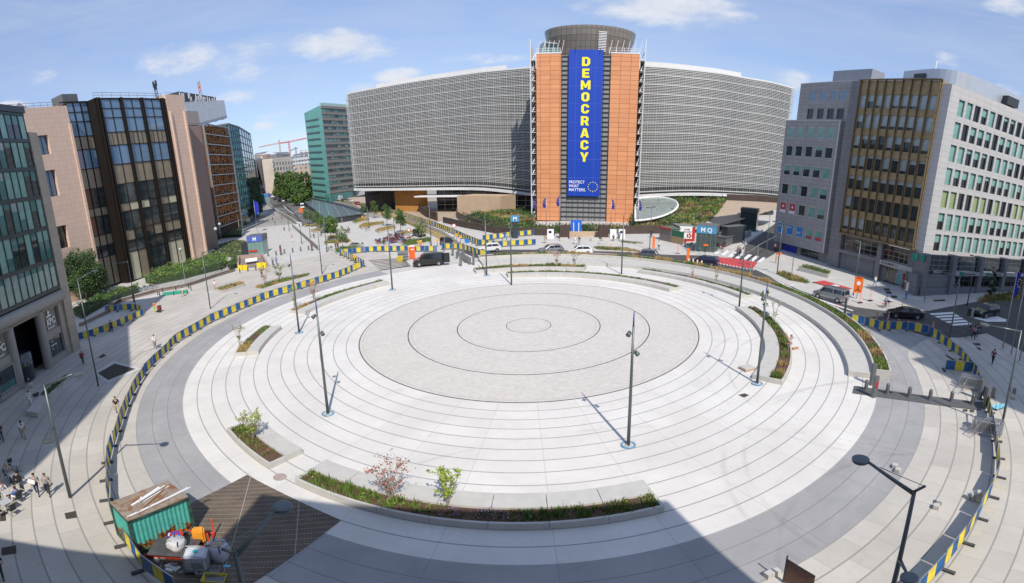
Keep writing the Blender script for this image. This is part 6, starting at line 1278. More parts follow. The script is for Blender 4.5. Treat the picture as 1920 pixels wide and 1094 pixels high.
def fence_run(label, pxs, group, world=False, pat=None, seed=0, L_=2.6):
    P = [Vector(p[:2]) if world else G(*p).xy for p in pxs]; r = random.Random(seed); S = [0]
    for i in range(len(P)-1): S.append(S[-1]+(P[i+1]-P[i]).length)
    def at(s_):
        i = max([j for j in range(len(P)-1) if S[j] <= s_+1e-6]); return P[i].lerp(P[i+1], (s_-S[i])/max(1e-6, S[i+1]-S[i]))
    n = max(1, round(S[-1]/L_)); 
    for k in range(n):
        a, b_ = at(S[-1]*k/n), at(S[-1]*(k+1)/n); m = (a+b_)/2; pi_ = (pat[k % len(pat)] if pat else (k % 2 if r.random() > .2 else r.choice([2, 2, 3])))
        src = FP[pi_]; loc = (m.x, m.y, zg(m.x, m.y)); rot = atan2((b_-a).y, (b_-a).x)
        if not FPU[pi_]: FPU[pi_] = True; o = src; o.location = loc; o.rotation_euler = (0, 0, rot); o['label'] = label; o['group'] = group
        else: o = dup(src, loc, rot, label, group)
        o.scale = ((b_-a).length/2.6*r.uniform(.975, .995), 1, r.uniform(.97, 1.02)); o.rotation_euler = (r.uniform(-.05, .05), 0, rot+r.uniform(-.025, .025))
fl = [PO(r_, a) for r_, a in [(41.9, 201), (42.2, 205), (41.9, 211), (41.4, 216), (40.7, 223), (39.7, 232), (39.5, 240), (39.6, 249), (40.0, 263), (39.9, 275), (39.6, 291), (38.9, 306), (39.6, 312), (41.1, 316), (43.7, 321)]]
fence_run('blue and yellow barrier panel in the long curve round the left side of the square', fl, 'barriers of the long left curve', True, seed=1)
fence_run('blue and yellow barrier panel in the slanting run from the curve towards the trees', [(684, 500), (637, 476)], 'barriers slanting towards the trees', seed=2)
fence_run('blue and yellow barrier panel in the straight run behind the black van', [(637, 478), (700, 472), (760, 472), (820, 472)], 'barriers behind the black van', seed=3)
fence_run('barrier panel in the run between the dark car and the bollards', [(828, 468), (858, 467), (872, 470), (900, 480), (918, 483)], 'barriers by the bollards', seed=4)
fence_run('barrier panel along the long road side run towards the far street', [(897, 460), (880, 452), (850, 438), (825, 428), (790, 416), (760, 406), (700, 389), (660, 381), (620, 373)], 'barriers along the north road', seed=5)
fence_run('barrier panel in the upper row left of the tower foot', [(905, 452), (960, 444), (1000, 441), (1018, 438)], 'upper barrier row before the tower', seed=6)
fence_run('barrier panel in the lower row behind the white car', [(897, 460), (935, 463), (1005, 459)], 'lower barrier row before the tower', seed=7)
fence_run('shaded barrier panel in the row beside the glass bank', [(147, 640), (200, 623), (270, 592)], 'barriers beside the bank', seed=8)
fence_run('shaded barrier panel in the short back row near the glass bank', [(268, 590), (258, 581), (197, 586)], 'short barrier row near the bank', seed=9)
fence_run('barrier panel in the row between the road and the grey ground on the right', [(1585, 604), (1600, 610), (1636, 612), (1655, 625), (1674, 617), (1712, 622), (1740, 628)], 'barriers along the right road', seed=10, pat=[0, 0, 1, 0])
fence_run('barrier panel in the long curve round the right side of the square', [PO(r_, a) for r_, a in [(44.3, 106), (44.8, 115), (44.4, 123), (43.8, 132), (43.9, 141), (44.1, 147), (43.7, 152), (43.6, 158), (43.5, 163)]], 'barriers of the long right curve', True, seed=11)
fence_run('single barrier panel standing askew inside the right curve', [(1770, 696), (1824, 700)], 'askew barrier', seed=12, pat=[0])

# ---------------------------------------------------------------- bollards and totems
def bollard(label, base, h=.8, r_=.16, m=None, group='bollards'):
    q = G(*base); b = MB(); b.tube([(0, 0, -.02), (0, 0, .08), (0, 0, .1), (0, 0, h-.04), (0, 0, h)], [r_*1.35, r_*1.35, r_, r_*.95, r_*.8], 14); o = b.build('bollard', m or M_grey); o.location = q; tag(o, label, 'bollard', group); return o
for i, p in enumerate([(1623, 732), (1663, 739), (1704, 745), (1743, 750), (1783, 753.5), (1822.5, 759)]): bollard('thick grey bollard on the plate across the right cycle path, %s from the left' % ['first', 'second', 'third', 'fourth', 'fifth', 'sixth'][i], p, .95, .17, None, 'bollards across the right path')
for i, p in enumerate([(1861, 745), (1899, 747)]): bollard(['dark bollard just outside the right barrier curve', 'dark bollard on the pavement beyond the right barriers, by the disc lamp head'][i], p, 1.0, .17)
for i, p in enumerate([(503, 480), (518, 478), (533.6, 474.8), (549, 472.6), (564, 470.4), (578.7, 468)]): bollard('bollard of the row across the west pavement, number %s from the left' % ['one', 'two', 'three', 'four', 'five', 'six'][i], p, .95, .17, None, 'bollards across the west pavement')
for i in range(22):
    f = i/21; bollard('dark bollard in the dense slanting row beside the west bollards', (549+47*f, 425.5+43*f), .95, .15, None, 'dense slanting bollard row')
for i, p in enumerate([(305, 547), (296, 552.5), (300, 555), (326, 553), (330, 544.5), (354, 540.5), (358.5, 544), (352, 551)]): bollard('small black bollard round the green ground sign', p, .75, .08, M_darkm, 'small bollards round the green sign')
for i, p in enumerate([(450, 511), (465, 508.5), (480, 507), (494, 505)]): bollard('short black post before the yellow barriers of the metro stairs, number %s' % ['one', 'two', 'three', 'four'][i]+' from the left', p, .85, .1, M_darkm, 'posts before the metro stairs')
def totem(label, base, h, red=False):
    q = G(*base); t = thing('bollard_totem', label, 'post', q); b = MB(); b.box((0, 0, h/2), (.38, .3, h)); b.build('body', M_grey, t, world=False)
    if red: b = MB(); b.box((.02, -.17, h*.62), (.2, .05, .55)); b.build('signal', mat('red_light_glass', (.5, .02, .02), .3, 0, 0), t, world=False)
totem('tall dark control post with a red light, left end of the right bollard row', (1638, 745), 1.9, True); totem('tall dark control post behind the one with the red light', (1634, 722), 2.0); totem('dark control post by the stacked steel barriers', (1836, 748), 1.9); totem('dark control post at the right end of the bollard row', (1846, 766), 2.0)
totem('dark control post at the left end of the west bollard row', (527, 478), 2.2, True); totem('dark control post with a red light at the right end of the west bollard row', (585, 470), 2.2, True)
for i, (x, y, h) in enumerate([(849, 479, 2.1), (869, 478, 2.1), (864, 499, 2.2), (888, 497, 2.1), (866, 486, 1.2), (870, 489, 1.2), (873, 491.5, 1.2), (877, 493.5, 1.2), (857, 484, 1.2), (860, 480, 1.2), (881, 496, 1.2)]): totem('dark %s post in the bollard cluster right of the black van, %s' % ('tall' if h > 2 else 'short', ['back left corner', 'back right corner', 'front left corner', 'front right corner', 'first inner', 'second inner', 'third inner', 'fourth inner', 'left side', 'back side', 'foremost'][i]), (x, y), h)

# ---------------------------------------------------------------- vehicles
M_tyre = M_black; M_rim = mat('alloy_rim', (.4, .4, .42), .35, .7, 0); G_car = glass('car_glass', (.012, .014, .016), .05, .9); M_hl = mat('headlight_glass', (.6, .62, .65), .1, 0, 0); M_tl = mat('tail_light', (.35, .01, .01), .2, 0, 0); M_plate = mat('number_plate', (.6, .6, .58), .5, 0, 0); M_trim = mat('black_plastic', (.03, .03, .03), .6, 0, 0)
def paint(name, col, metal=.3): 
    m = mat(name, col, .28, metal, 0); m.node_tree.nodes['Principled BSDF'].inputs['Coat Weight'].default_value = .6; return m
PAINT = {k: paint('paint_'+k, c, mt) for k, (c, mt) in dict(white=((.75, .75, .74), 0), black=((.012, .013, .015), .2), silver=((.33, .35, .37), .6), grey=((.13, .145, .16), .5), darkgrey=((.05, .055, .065), .5), navy=((.015, .015, .05), .3), red=((.45, .02, .02), .1), blue=((.03, .09, .3), .2)).items()}
def car_proto(kind):
    # front at -x. stations: x, z_bottom, z_belt, z_roof(or None), half width belt, half width roof
    D = {'suv': (4.4, 1.85, 1.68, .34, [(0, .45, .72, .76), (.02, .3, .80, .86), (.23, .25, .98, 1.02), (.27, .25, 1.0, 1.12), (.40, .25, 1.02, 1.60), (.60, .25, 1.03, 1.68), (.86, .27, 1.05, 1.62), (.975, .3, 1.04, 1.10), (1, .45, .95, .98)]),
         'coupe': (4.75, 1.92, 1.44, .34, [(0, .4, .55, .60), (.03, .25, .68, .72), (.2, .2, .84, .87), (.25, .2, .86, .94), (.42, .2, .90, 1.36), (.55, .2, .92, 1.43), (.75, .22, .95, 1.28), (.95, .26, .98, 1.03), (1, .4, .88, .9)]),
         'van': (4.9, 1.92, 1.92, .33, [(0, .42, .70, .75), (.03, .27, .86, .92), (.16, .22, 1.08, 1.12), (.19, .22, 1.1, 1.2), (.32, .22, 1.12, 1.80), (.42, .22, 1.12, 1.90), (.93, .24, 1.12, 1.90), (.985, .3, 1.1, 1.80), (1, .42, 1.0, 1.1)]),
         'mpv': (4.6, 1.85, 1.65, .33, [(0, .42, .68, .72), (.03, .27, .82, .88), (.18, .22, .98, 1.02), (.21, .22, 1.0, 1.1), (.38, .22, 1.02, 1.60), (.55, .22, 1.03, 1.65), (.88, .24, 1.04, 1.56), (.97, .28, 1.04, 1.12), (1, .42, .9, .93)]),
         'truck': (7.5, 2.3, 2.9, .42, [(0, .5, 1.0, 1.05), (.005, .5, 1.3, 1.4), (.01, .5, 1.4, 2.5), (.05, .5, 1.4, 2.8), (.28, .5, 1.4, 2.85), (.285, .5, 1.2, 1.25), (.30, .5, 1.2, 1.25), (.31, .5, 1.4, 2.9), (1, .5, 1.4, 2.9)])}[kind]
    L_, W_, H_, R_, st = D; t = thing('car' if kind != 'truck' else 'lorry', 'x', 'car' if kind not in ('van', 'truck') else ('van' if kind == 'van' else 'lorry'))
    b = MB(); V = []; n = len(st); hw = W_/2; rf = .74 if kind in ('suv', 'mpv') else (.68 if kind == 'coupe' else .84); rings = []
    for i, (f, z0, zb, zr) in enumerate(st):
        x = (f-.5)*L_; e = 1-.16*max(0, 1-min(f, 1-f)*9)**2; cab = zr-zb > .15; wr = hw*rf*e if cab else hw*e*.93; wb = hw*e
        rings.append((x, wb, wr, z0, zb, zr)); V += [(x, -wb*.95, z0), (x, -wb, (z0+zb)*.5), (x, -wb*.985, zb), (x, -wr, zr-.04 if cab else zr-.01), (x, -wr*.82, zr), (x, wr*.82, zr), (x, wr, zr-.04 if cab else zr-.01), (x, wb*.985, zb), (x, wb, (z0+zb)*.5), (x, wb*.95, z0)]
    F = [(i*10+j, i*10+j+1, (i+1)*10+j+1, (i+1)*10+j) for i in range(n-1) for j in range(9)]+[tuple(range(10)), tuple((n-1)*10+j for j in range(9, -1, -1))]+[((i+1)*10, (i+1)*10+9, i*10+9, i*10) for i in range(n-1)]
    b.add(V, F); body = fixn(b.build('body', PAINT['grey'], t, False, False)); 
    for p in body.data.polygons: p.use_smooth = False
    # side windows, windscreen, rear window: thin panes standing just off the body
    cabs = [i for i in range(n) if rings[i][5]-rings[i][4] > .3]
    def lerp(a, c, q): return tuple(a[j]+(c[j]-a[j])*q for j in range(3))
    if kind != 'truck':
        for s_ in (-1, 1):
            b = MB()
            for i, j in zip(cabs[:-1], cabs[1:]):
                if kind == 'van' and i >= cabs[1] : seg = [(0, .42), (.47, .95)] if True else []
                else: seg = [(.03, .97)]
                for q0, q1 in seg:
                    P = []
                    for q in (q0, q1):
                        A = lerp((rings[i][0], rings[i][1]*.985, rings[i][4]), (rings[j][0], rings[j][1]*.985, rings[j][4]), q); B_ = lerp((rings[i][0], rings[i][2], rings[i][5]-.04), (rings[j][0], rings[j][2], rings[j][5]-.04), q)
                        P.append((lerp(A, B_, .1), lerp(A, B_, .86)))
                    b.add([(p[0], s_*(p[1]+.012), p[2]+.003) for p in (P[0][0], P[1][0], P[1][1], P[0][1])], [(0, 1, 2, 3)])
            i, j = cabs[0]-1, cabs[0]; A = (rings[i][0], rings[i][1]*.985, rings[i][4]); B0 = (rings[j][0], rings[j][1]*.985, rings[j][4]); B1 = (rings[j][0], rings[j][2], rings[j][5]-.04); b.add([(p[0], s_*(p[1]+.012), p[2]) for p in (lerp(A, B0, .35), lerp(B0, B1, .1), lerp(B0, B1, .84))], [(0, 1, 2)])
            i, j = cabs[-1], cabs[-1]+1
            if j < n: A0 = (rings[i][0], rings[i][1]*.985, rings[i][4]); A1 = (rings[i][0], rings[i][2], rings[i][5]-.04); B_ = (rings[j][0], rings[j][1]*.985, rings[j][4]); b.add([(p[0], s_*(p[1]+.012), p[2]) for p in (lerp(A0, A1, .1), lerp(A0, B_, .55), lerp(A0, A1, .8))], [(0, 1, 2)])
            fixn(b.build('side_window', G_car, t, False, False))
        i, j = cabs[0]-1, cabs[0]; b = MB(); dz = .015; a, c = rings[i], rings[j]; b.add([(a[0]+.06, -a[2]*.84, a[5]+dz+.03), (a[0]+.06, a[2]*.84, a[5]+dz+.03), (c[0]-.05, c[2]*.86, c[5]-.03), (c[0]-.05, -c[2]*.86, c[5]-.03)], [(0, 1, 2, 3)]); o = fixn(b.build('windscreen', G_car, t, False, False))
        for v in o.data.vertices: v.co.z += .02; v.co.x -= .02
        i, j = cabs[-1], min(cabs[-1]+1, n-1); b = MB(); a, c = rings[i], rings[j]; A = lerp((a[0], a[2]*.86, a[5]), (c[0], c[2]*.84, c[5]), .1); B_ = lerp((a[0], a[2]*.86, a[5]), (c[0], c[2]*.84, c[5]), .85); b.add([(A[0]+.03, -A[1], A[2]+.01), (A[0]+.03, A[1], A[2]+.01), (B_[0]+.03, B_[1], B_[2]+.01), (B_[0]+.03, -B_[1], B_[2]+.01)], [(0, 1, 2, 3)]); fixn(b.build('rear_window', G_car, t, False, False))
    else:
        b = MB(); b.box((-L_/2-.0, 0, 2.0), (.06, 2.0, .9)); b.build('windscreen', G_car, t, False, False)
    for x in (-L_/2+L_*.185, L_/2-L_*.19):
        for s_ in (-1, 1):
            wt = thing('wheel', '', ''); del wt['label']; del wt['category']; wt.parent = t; wt.location = (x, s_*(hw-.09), R_)
            b = MB(); b.tube([(0, -.115, 0), (0, -.1, 0), (0, .1, 0), (0, .115, 0)], [R_*.93, R_, R_, R_*.93], 20); b.build('tyre', M_tyre, wt, False, False)
            b = MB(); b.tube([(0, s_*.1, 0), (0, s_*.125, 0)], [R_*.66, R_*.6], 14); b.build('rim', M_rim, wt, False, False)
            b = MB(); b.tube([(x, s_*(hw-.26), R_+.02), (x, s_*(hw+.008), R_+.02)], R_*1.18, 20, 0); b.build('wheel_arch', M_trim, t, False, False)
    for s_ in (-1, 1):
        zh = st[1][2]-.08; b = MB(); b.box((-L_/2+.07, s_*hw*.66, zh), (.16, .36, .13)); b.build('headlight', M_hl, t, False, False)
        b = MB(); b.box((L_/2-.05, s_*hw*.74, st[-1][2]-.04), (.12, .26, .2)); b.build('tail_light', M_tl, t, False, False); b = MB(); b.box((-L_*.2, s_*(hw+.07), st[3][2]+.08), (.14, .18, .12)); b.build('mirror', M_trim, t, False, False)
    b = MB(); b.box((-L_/2-.005, 0, .5), (.06, W_*.62, .22)); b.build('grille', M_trim, t, False, False); b = MB(); b.box((L_/2+.01, 0, .7), (.03, .5, .11)); b.build('number_plate', M_plate, t, False, False)
    b = MB(); [b.box((0, s_*(hw-.01), .36), (L_*.45, .03, .1)) for s_ in (-1, 1)]; b.build('sill', M_trim, t, False, False)
    return t
CP = {k: car_proto(k) for k in ('suv', 'coupe', 'van', 'mpv', 'truck')}; CU = set()
def car(kind, label, px, ang_px, col, cat=None, scale=None, group=None):
    """px: ground centre; ang_px: pixel point ahead of the front"""
    a, b_ = G(*px), G(*ang_px); rot = atan2(b_.y-a.y, b_.x-a.x)+pi
    if kind in CU or 1:
        o = dup(CP[kind], a, rot, label, group, {'body': PAINT[col]}, scale)
    if cat: o['category'] = cat
    return o
car('suv', 'white hatchback waiting behind the left barriers', (917, 472), (880, 475), 'white'); car('suv', 'silver estate car left of the white jeep', (1033, 475), (990, 478), 'silver'); car('suv', 'white jeep with an open window, right of the silver car', (1087, 477), (1040, 478), 'white'); car('suv', 'grey suv alone on the ring road at the back', (1210, 485), (1160, 483), 'grey')
car('mpv', 'dark navy people carrier next to the red cycle lane', (1321, 497), (1280, 492), 'navy'); van = car('van', 'silver passenger van by the big orange road sign', (1557, 562), (1515, 551), 'silver', 'van'); car('coupe', 'black sleek coupe car passing the orange topped barriers', (1696, 595), (1640, 591), 'black'); car('suv', 'black off-road car by the pedestrian crossing on the right', (1848, 592), (1815, 598), 'black', None, 1.1)
car('mpv', 'black car on the brown road behind a slim tree', (786, 442), (820, 452), 'black'); car('mpv', 'black car further down the brown road, near the barriers', (838, 460), (870, 474), 'black')
bv = car('van', 'black minibus with its rear door open beside the orange toilet', (804, 497), (760, 501), 'black', 'van', 1.08)
o = MB(); o.box((2.55, 1.35, 1.2), (.06, .9, 1.5)); o.build('rear_door', PAINT['black'], bv, False, False); o = MB(); o.box((2.75, -1.3, 1.25), (.9, .06, 1.5)); o.build('rear_door', PAINT['black'], bv, False, False); o = MB(); o.box((-.2, 1.04, 1.05), (1.1, .02, 1.2)); o.build('open_side_door', mat('pale_van_interior', (.2, .19, .18), .8, 0, .4, 3), bv, False, False)
for i, (k, x, y, c) in enumerate([('suv', 532, 379, 'white'), ('suv', 534, 374, 'black'), ('suv', 547.7, 380.5, 'white'), ('mpv', 527, 372, 'darkgrey'), ('mpv', 522, 371, 'black'), ('suv', 516, 367, 'darkgrey'), ('mpv', 512, 365.5, 'black'), ('suv', 508, 368, 'grey'), ('suv', 504, 360, 'silver'), ('suv', 500, 358, 'white'), ('mpv', 497, 356, 'darkgrey'), ('suv', 492, 352.5, 'white'), ('suv', 505, 363, 'black'), ('mpv', 519, 373, 'black'), ('suv', 524, 376, 'grey'), ('suv', 511, 371, 'white'), ('mpv', 509, 362, 'silver'), ('suv', 501, 366, 'darkgrey'), ('suv', 496, 361, 'black'), ('suv', 494, 355, 'silver'), ('suv', 537, 381, 'darkgrey'), ('mpv', 515, 375, 'black'), ('suv', 530, 369, 'grey')]):
    car(k, 'small car in the far queue of the west street', (x, y), (x+3, y+4), c, None, 1.2, 'queue of cars in the far street')
car('van', 'white delivery van in the far queue of the west street', (542, 377.5), (545, 381), 'white', 'van', 1.25); car('van', 'white van further back in the far queue', (521, 366.5), (523, 370), 'white', 'van', 1.2); car('truck', 'white lorry behind the orange road work sign on the west street', (567, 391), (574, 405), 'white')
car('truck', 'red lorry among the road works near the teal building', (604, 371), (640, 377), 'red', None, 1.0); car('truck', 'red and white lorry right of the red one', (622, 373.5), (650, 379), 'red', None, .9)
for i, (x, y, c) in enumerate([(637, 376, 'white'), (645, 377.5, 'grey'), (652, 378, 'silver'), (657, 379.5, 'white'), (671, 384, 'red'), (563, 376, 'red')]): car('mpv', 'small %s car parked near the road works by the louvred building, %s in the row' % (c, ['first', 'second', 'third', 'fourth', 'fifth', 'sixth'][i]), (x, y), (x+10, y+1), c)
for k in CP.values():
    def rm(o):
        for c in list(o.children): rm(c)
        bpy.data.objects.remove(o)
    rm(k)
# ---------------------------------------------------------------- people
SKIN = [mat('skin_light', (.55, .33, .24), .6, 0, 0), mat('skin_dark', (.16, .08, .05), .6, 0, 0)]; 
HAIR = [mat('hair_dark', (.03, .02, .015), .7, 0, 0), mat('hair_brown', (.12, .06, .03), .7, 0, 0), mat('hair_fair', (.4, .28, .14), .7, 0, 0)]
CL = {k: mat('cloth_'+k, c, .85, 0, .08, 6) for k, c in dict(white=(.75, .74, .72), black=(.02, .02, .025), navy=(.03, .04, .1), grey=(.28, .28, .28), beige=(.5, .4, .28), red=(.35, .03, .04), blue=(.04, .2, .55), orange=(.8, .2, .04), lime=(.5, .75, .1), jeans=(.08, .13, .25), pink=(.6, .2, .3), yellow=(.7, .5, .08), maroon=(.12, .02, .04), lightblue=(.15, .4, .65), sand=(.4, .32, .22)).items()}
def skin(name, V, E, R, m, root=0, sub=1):
    me = bpy.data.meshes.new(name); me.from_pydata(V, E, []); o = bpy.data.objects.new(name, me); COL.objects.link(o)
    md = o.modifiers.new('s', 'SKIN'); 
    for i, sv in enumerate(me.skin_vertices[0].data): sv.radius = (R[i] if isinstance(R[i], tuple) else (R[i], R[i])); sv.use_root = (i == root)
    if sub: o.modifiers.new('u', 'SUBSURF').levels = sub
    bpy.context.view_layer.update(); m2 = bpy.data.meshes.new_from_object(o.evaluated_get(bpy.context.evaluated_depsgraph_get())); bpy.data.objects.remove(o); m2.name = name
    m2.materials.clear(); m2.materials.append(m); m2.polygons.foreach_set('use_smooth', [True]*len(m2.polygons)); return m2
def figure(pose):
    """facing -y, 1.75 m; returns an Empty with body, hair, shirt, trousers, shoe parts"""
    st = {'walk': dict(lh=(.11, -.26), lk=(.11, -.13), rh=(.11, .3), rk=(.1, .05)), 'stand': dict(), 'sit': {}, 'ride': {}}
    hip, sh, hd = .93, 1.43, 1.62; lean = 0
    if pose == 'sit': hip = .5; sh = 1.0; hd = 1.19
    if pose == 'ride': hip = .98; sh = 1.42; hd = 1.6; lean = -.22
    P = {'hip': (0, 0, hip), 'waist': (0, lean*.4, hip+.2), 'chest': (0, lean*.8, sh-.1), 'neck': (0, lean, sh+.04), 'chin': (0, lean-.02, hd-.09), 'head': (0, lean-.01, hd), 'crown': (0, lean, hd+.075)}
    for s_, k in ((1, 'l'), (-1, 'r')):
        P[k+'h'] = (s_*.095, 0, hip-.05)
        if pose == 'walk': kn, an, toe = ((s_*.1, -.17, .5), (s_*.1, -.3, .09), (s_*.1, -.42, .05)) if s_ > 0 else ((s_*.1, .05, .48), (s_*.1, .34, .17), (s_*.1, .28, .06))
        elif pose == 'stand': kn, an, toe = (s_*.11, -.02, .49), (s_*.12, .02, .08), (s_*.14, -.12, .04)
        elif pose == 'sit': kn, an, toe = (s_*.13, -.42, .5), (s_*.13, -.38, .08), (s_*.14, -.5, .04)
        else: kn, an, toe = ((s_*.11, -.34, .72), (s_*.11, -.1, .36), (s_*.11, -.22, .32)) if s_ > 0 else ((s_*.11, -.2, .55), (s_*.11, -.04, .16), (s_*.11, -.16, .12))
        P[k+'k'], P[k+'a'], P[k+'t'] = kn, an, toe; P[k+'s'] = (s_*.19, lean, sh-.03)
        if pose in ('walk', 'stand'): sw = (.14*s_ if pose == 'walk' else 0); P[k+'e'] = (s_*.25, lean+sw*.6+.02, sh-.31); P[k+'w'] = (s_*.26, lean+sw-.1, sh-.55); P[k+'f'] = (s_*.26, lean+sw-.13, sh-.64)
        else: P[k+'e'] = (s_*.25, lean-.12, sh-.27); P[k+'w'] = (s_*.18, lean-.36, sh-.3); P[k+'f'] = (s_*.15, lean-.45, sh-.3)
    def mk(name, keys, edges, rad, m, root=0): return skin(name, [P[k] for k in keys], [(keys.index(a), keys.index(b_)) for a, b_ in edges], [rad[k] for k in keys], m, root)
    t = thing('person', 'x', 'person')
    keys = ['hip', 'waist', 'chest', 'neck', 'chin', 'head', 'crown', 'lh', 'lk', 'la', 'lt', 'rh', 'rk', 'ra', 'rt', 'ls', 'le', 'lw', 'lf', 'rs', 're', 'rw', 'rf']
    E = [('hip', 'waist'), ('waist', 'chest'), ('chest', 'neck'), ('neck', 'chin'), ('chin', 'head'), ('head', 'crown'), ('hip', 'lh'), ('lh', 'lk'), ('lk', 'la'), ('la', 'lt'), ('hip', 'rh'), ('rh', 'rk'), ('rk', 'ra'), ('ra', 'rt'), ('chest', 'ls'), ('ls', 'le'), ('le', 'lw'), ('lw', 'lf'), ('chest', 'rs'), ('rs', 're'), ('re', 'rw'), ('rw', 'rf')]
    rad = dict(hip=(.13, .1), waist=(.12, .09), chest=(.15, .1), neck=.05, chin=(.065, .075), head=(.085, .1), crown=(.06, .07)); 
    for k in 'lr': rad.update({k+'h': .085, k+'k': .055, k+'a': .038, k+'t': .035, k+'s': .06, k+'e': .042, k+'w': .028, k+'f': (.035, .018)})
    me = mk('body', keys, E, rad, SKIN[0]); bm = bmesh.new(); bm.from_mesh(me)
    mb = MB()      # nose, ears, fingers and thumbs belong to the same body mesh
    hx, hy, hz = P['head']; mb.tube([(hx, hy-.09, hz+.005), (hx, hy-.125, hz-.025)], [.008, .018], 5); mb.ball((hx+.088, hy, hz-.01), .022, 6); mb.ball((hx-.088, hy, hz-.01), .022, 6)
    for k, s_ in (('l', 1), ('r', -1)):
        f = Vector(P[k+'f']); d = (f-Vector(P[k+'w'])).normalized(); side = Vector((0, 1, 0)) if abs(d.z) > .5 else Vector((1, 0, 0))
        for j, ln in enumerate((.062, .075, .07, .055)): q = f+side*(j-1.5)*.017; mb.tube([q, q+d*ln*.6, q+d*ln+Vector((-s_*.015, 0, 0))], [.009, .008, .006], 5)
        q = Vector(P[k+'w']).lerp(f, .4)-side*.03; mb.tube([q, q-side*.03+d*.03, q-side*.028+d*.06], [.011, .009, .007], 5)
    tmp = bpy.data.meshes.new('x'); tmp.from_pydata(mb.v, [], mb.f); bm.from_mesh(tmp); bm.to_mesh(me); bm.free(); 
    def ob(nm, me): o = bpy.data.objects.new(nm, me); COL.objects.link(o); o.parent = t; return o
    ob('body', me)
    g = dict(rad); 
    for k in g: g[k] = tuple(x+.014 for x in (g[k] if isinstance(g[k], tuple) else (g[k], g[k])))
    g['neck'] = (.055, .05); g['hip'] = (.15, .115); g['waist'] = (.14, .105)
    ks = ['hip', 'waist', 'chest', 'neck', 'ls', 'le', 'rs', 're']; ob('shirt', mk('shirt', ks, [('hip', 'waist'), ('waist', 'chest'), ('chest', 'neck'), ('chest', 'ls'), ('ls', 'le'), ('chest', 'rs'), ('rs', 're')], g, CL['white'], 1))
    ks = ['hip', 'lh', 'lk', 'la', 'rh', 'rk', 'ra']; g['hip'] = (.14, .11); g['lk'] = g['rk'] = (.075, .075); g['la'] = g['ra'] = (.058, .058); ob('trousers', mk('trousers', ks, [('hip', 'lh'), ('lh', 'lk'), ('lk', 'la'), ('hip', 'rh'), ('rh', 'rk'), ('rk', 'ra')], g, CL['navy']))
    hb = MB(); hb.ball((hx, hy+.022, hz+.035), .108, 14, 0, (.95, 1.0, .98)); hb.ball((hx, hy+.05, hz-.02), .085, 10, 0, (1, .8, 1.1)); o = hb.build('hair', HAIR[0], t, True, False)
    for k in 'lr':
        a, f = Vector(P[k+'a']), Vector(P[k+'t']); sb = MB(); sb.tube([a+(a-f)*.35+Vector((0, 0, -.035)), a+Vector((0, 0, -.02)), f+Vector((0, 0, -.005)), f+(f-a)*.2+Vector((0, 0, -.01))], [.038, .05, .045, .025], 8); sb.build('shoe', CL['black'], t, True, False)
    return t
FIG = {k: figure(k) for k in ('walk', 'stand', 'sit', 'ride')}
def person(label, px, pose, face, shirt, trousers, hair=0, sk=0, h=1.0, z=0, shoe='black', world=None):
    p = world or G(*px); q = G(*face) if not isinstance(face, (int, float)) else None; rot = face if q is None else atan2(q.y-p.y, q.x-p.x)+pi/2
    o = dup(FIG[pose], (p[0], p[1], p[2]+z), rot, label, None, {'shirt': CL[shirt], 'trousers': CL[trousers], 'hair': HAIR[hair], 'body': SKIN[sk], 'shoe': CL[shoe]}, h); return o
def bag(par_px, label, col, dz=1.05, dy=.18, size=(.3, .18, .42)):
    p = G(*par_px); b = MB(); b.box((0, 0, 0), size); b.box((0, .05, -size[2]*.2), (size[0]*.8, size[1], size[2]*.4)); o = b.build('backpack', CL[col]); o.location = (p.x, p.y+dy, p.z+dz); tag(o, label, 'bag'); return o
pw = person
pw('man in dark clothes carrying a large white map, walking below the left street lamp', (71, 927.5), 'walk', (70, 960), 'grey', 'navy'); b = MB(); b.add([(-.42, -.28, 1.0), (.45, -.34, 1.12), (.42, -.24, 1.38), (-.38, -.2, 1.3)], [(0, 1, 2, 3)]); b.add([(-.42, -.285, 1.0), (.45, -.345, 1.12), (.42, -.245, 1.38), (-.38, -.205, 1.3)], [(3, 2, 1, 0)]); o = b.build('map', CL['white']); o.location = G(71, 927.5); tag(o, 'large white folded map held by the man in dark clothes', 'map')
pw('woman in a grey top and black trousers, walking beside the man with the map', (91.5, 928), 'walk', (90, 960), 'grey', 'black', 1); pw('man in a white shirt and beige trousers walking in the shade on the left', (45, 822), 'walk', (60, 850), 'white', 'sand', 0, 1); pw('woman in white with red shoes, in front of the bank', (58.5, 762), 'walk', (70, 780), 'white', 'white', 0, 0, 1, 0, 'red')
pw('man in red and black with a backpack near the diamond grating', (156.5, 683), 'walk', (160, 660), 'maroon', 'navy', 2); bag((156.5, 683), 'red backpack on the man near the diamond grating', 'red', 1.2, -.14)
pw('man in a dark shirt and beige shorts by the left barriers, lit by the sun', (221.5, 777), 'walk', (222, 800), 'black', 'beige', 1); pw('person in black at the left photo edge, walking', (4, 827), 'walk', (10, 850), 'black', 'navy'); pw('man in a black suit at the bottom left photo edge', (2.5, 1083), 'walk', (5, 1100), 'black', 'black')
pw('man in a white shirt and grey shorts, walking before the left barriers', (291.6, 653), 'walk', (292, 680), 'white', 'grey', 0); pw('person in black standing against the shaded barriers', (210, 621.5), 'stand', (200, 650), 'black', 'navy'); pw('street sweeper in an orange vest and lime trousers', (291.6, 585), 'stand', (305, 588), 'orange', 'lime', 1)
pw('person in white walking past the green ground sign', (344, 556), 'walk', (330, 560), 'white', 'beige', 0, 1); pw('person in white by the small grassy planter', (404, 543), 'walk', (400, 560), 'white', 'beige'); pw('dark person by the street lamp of the leafy tree', (251.6, 566), 'stand', (240, 570), 'black', 'black')
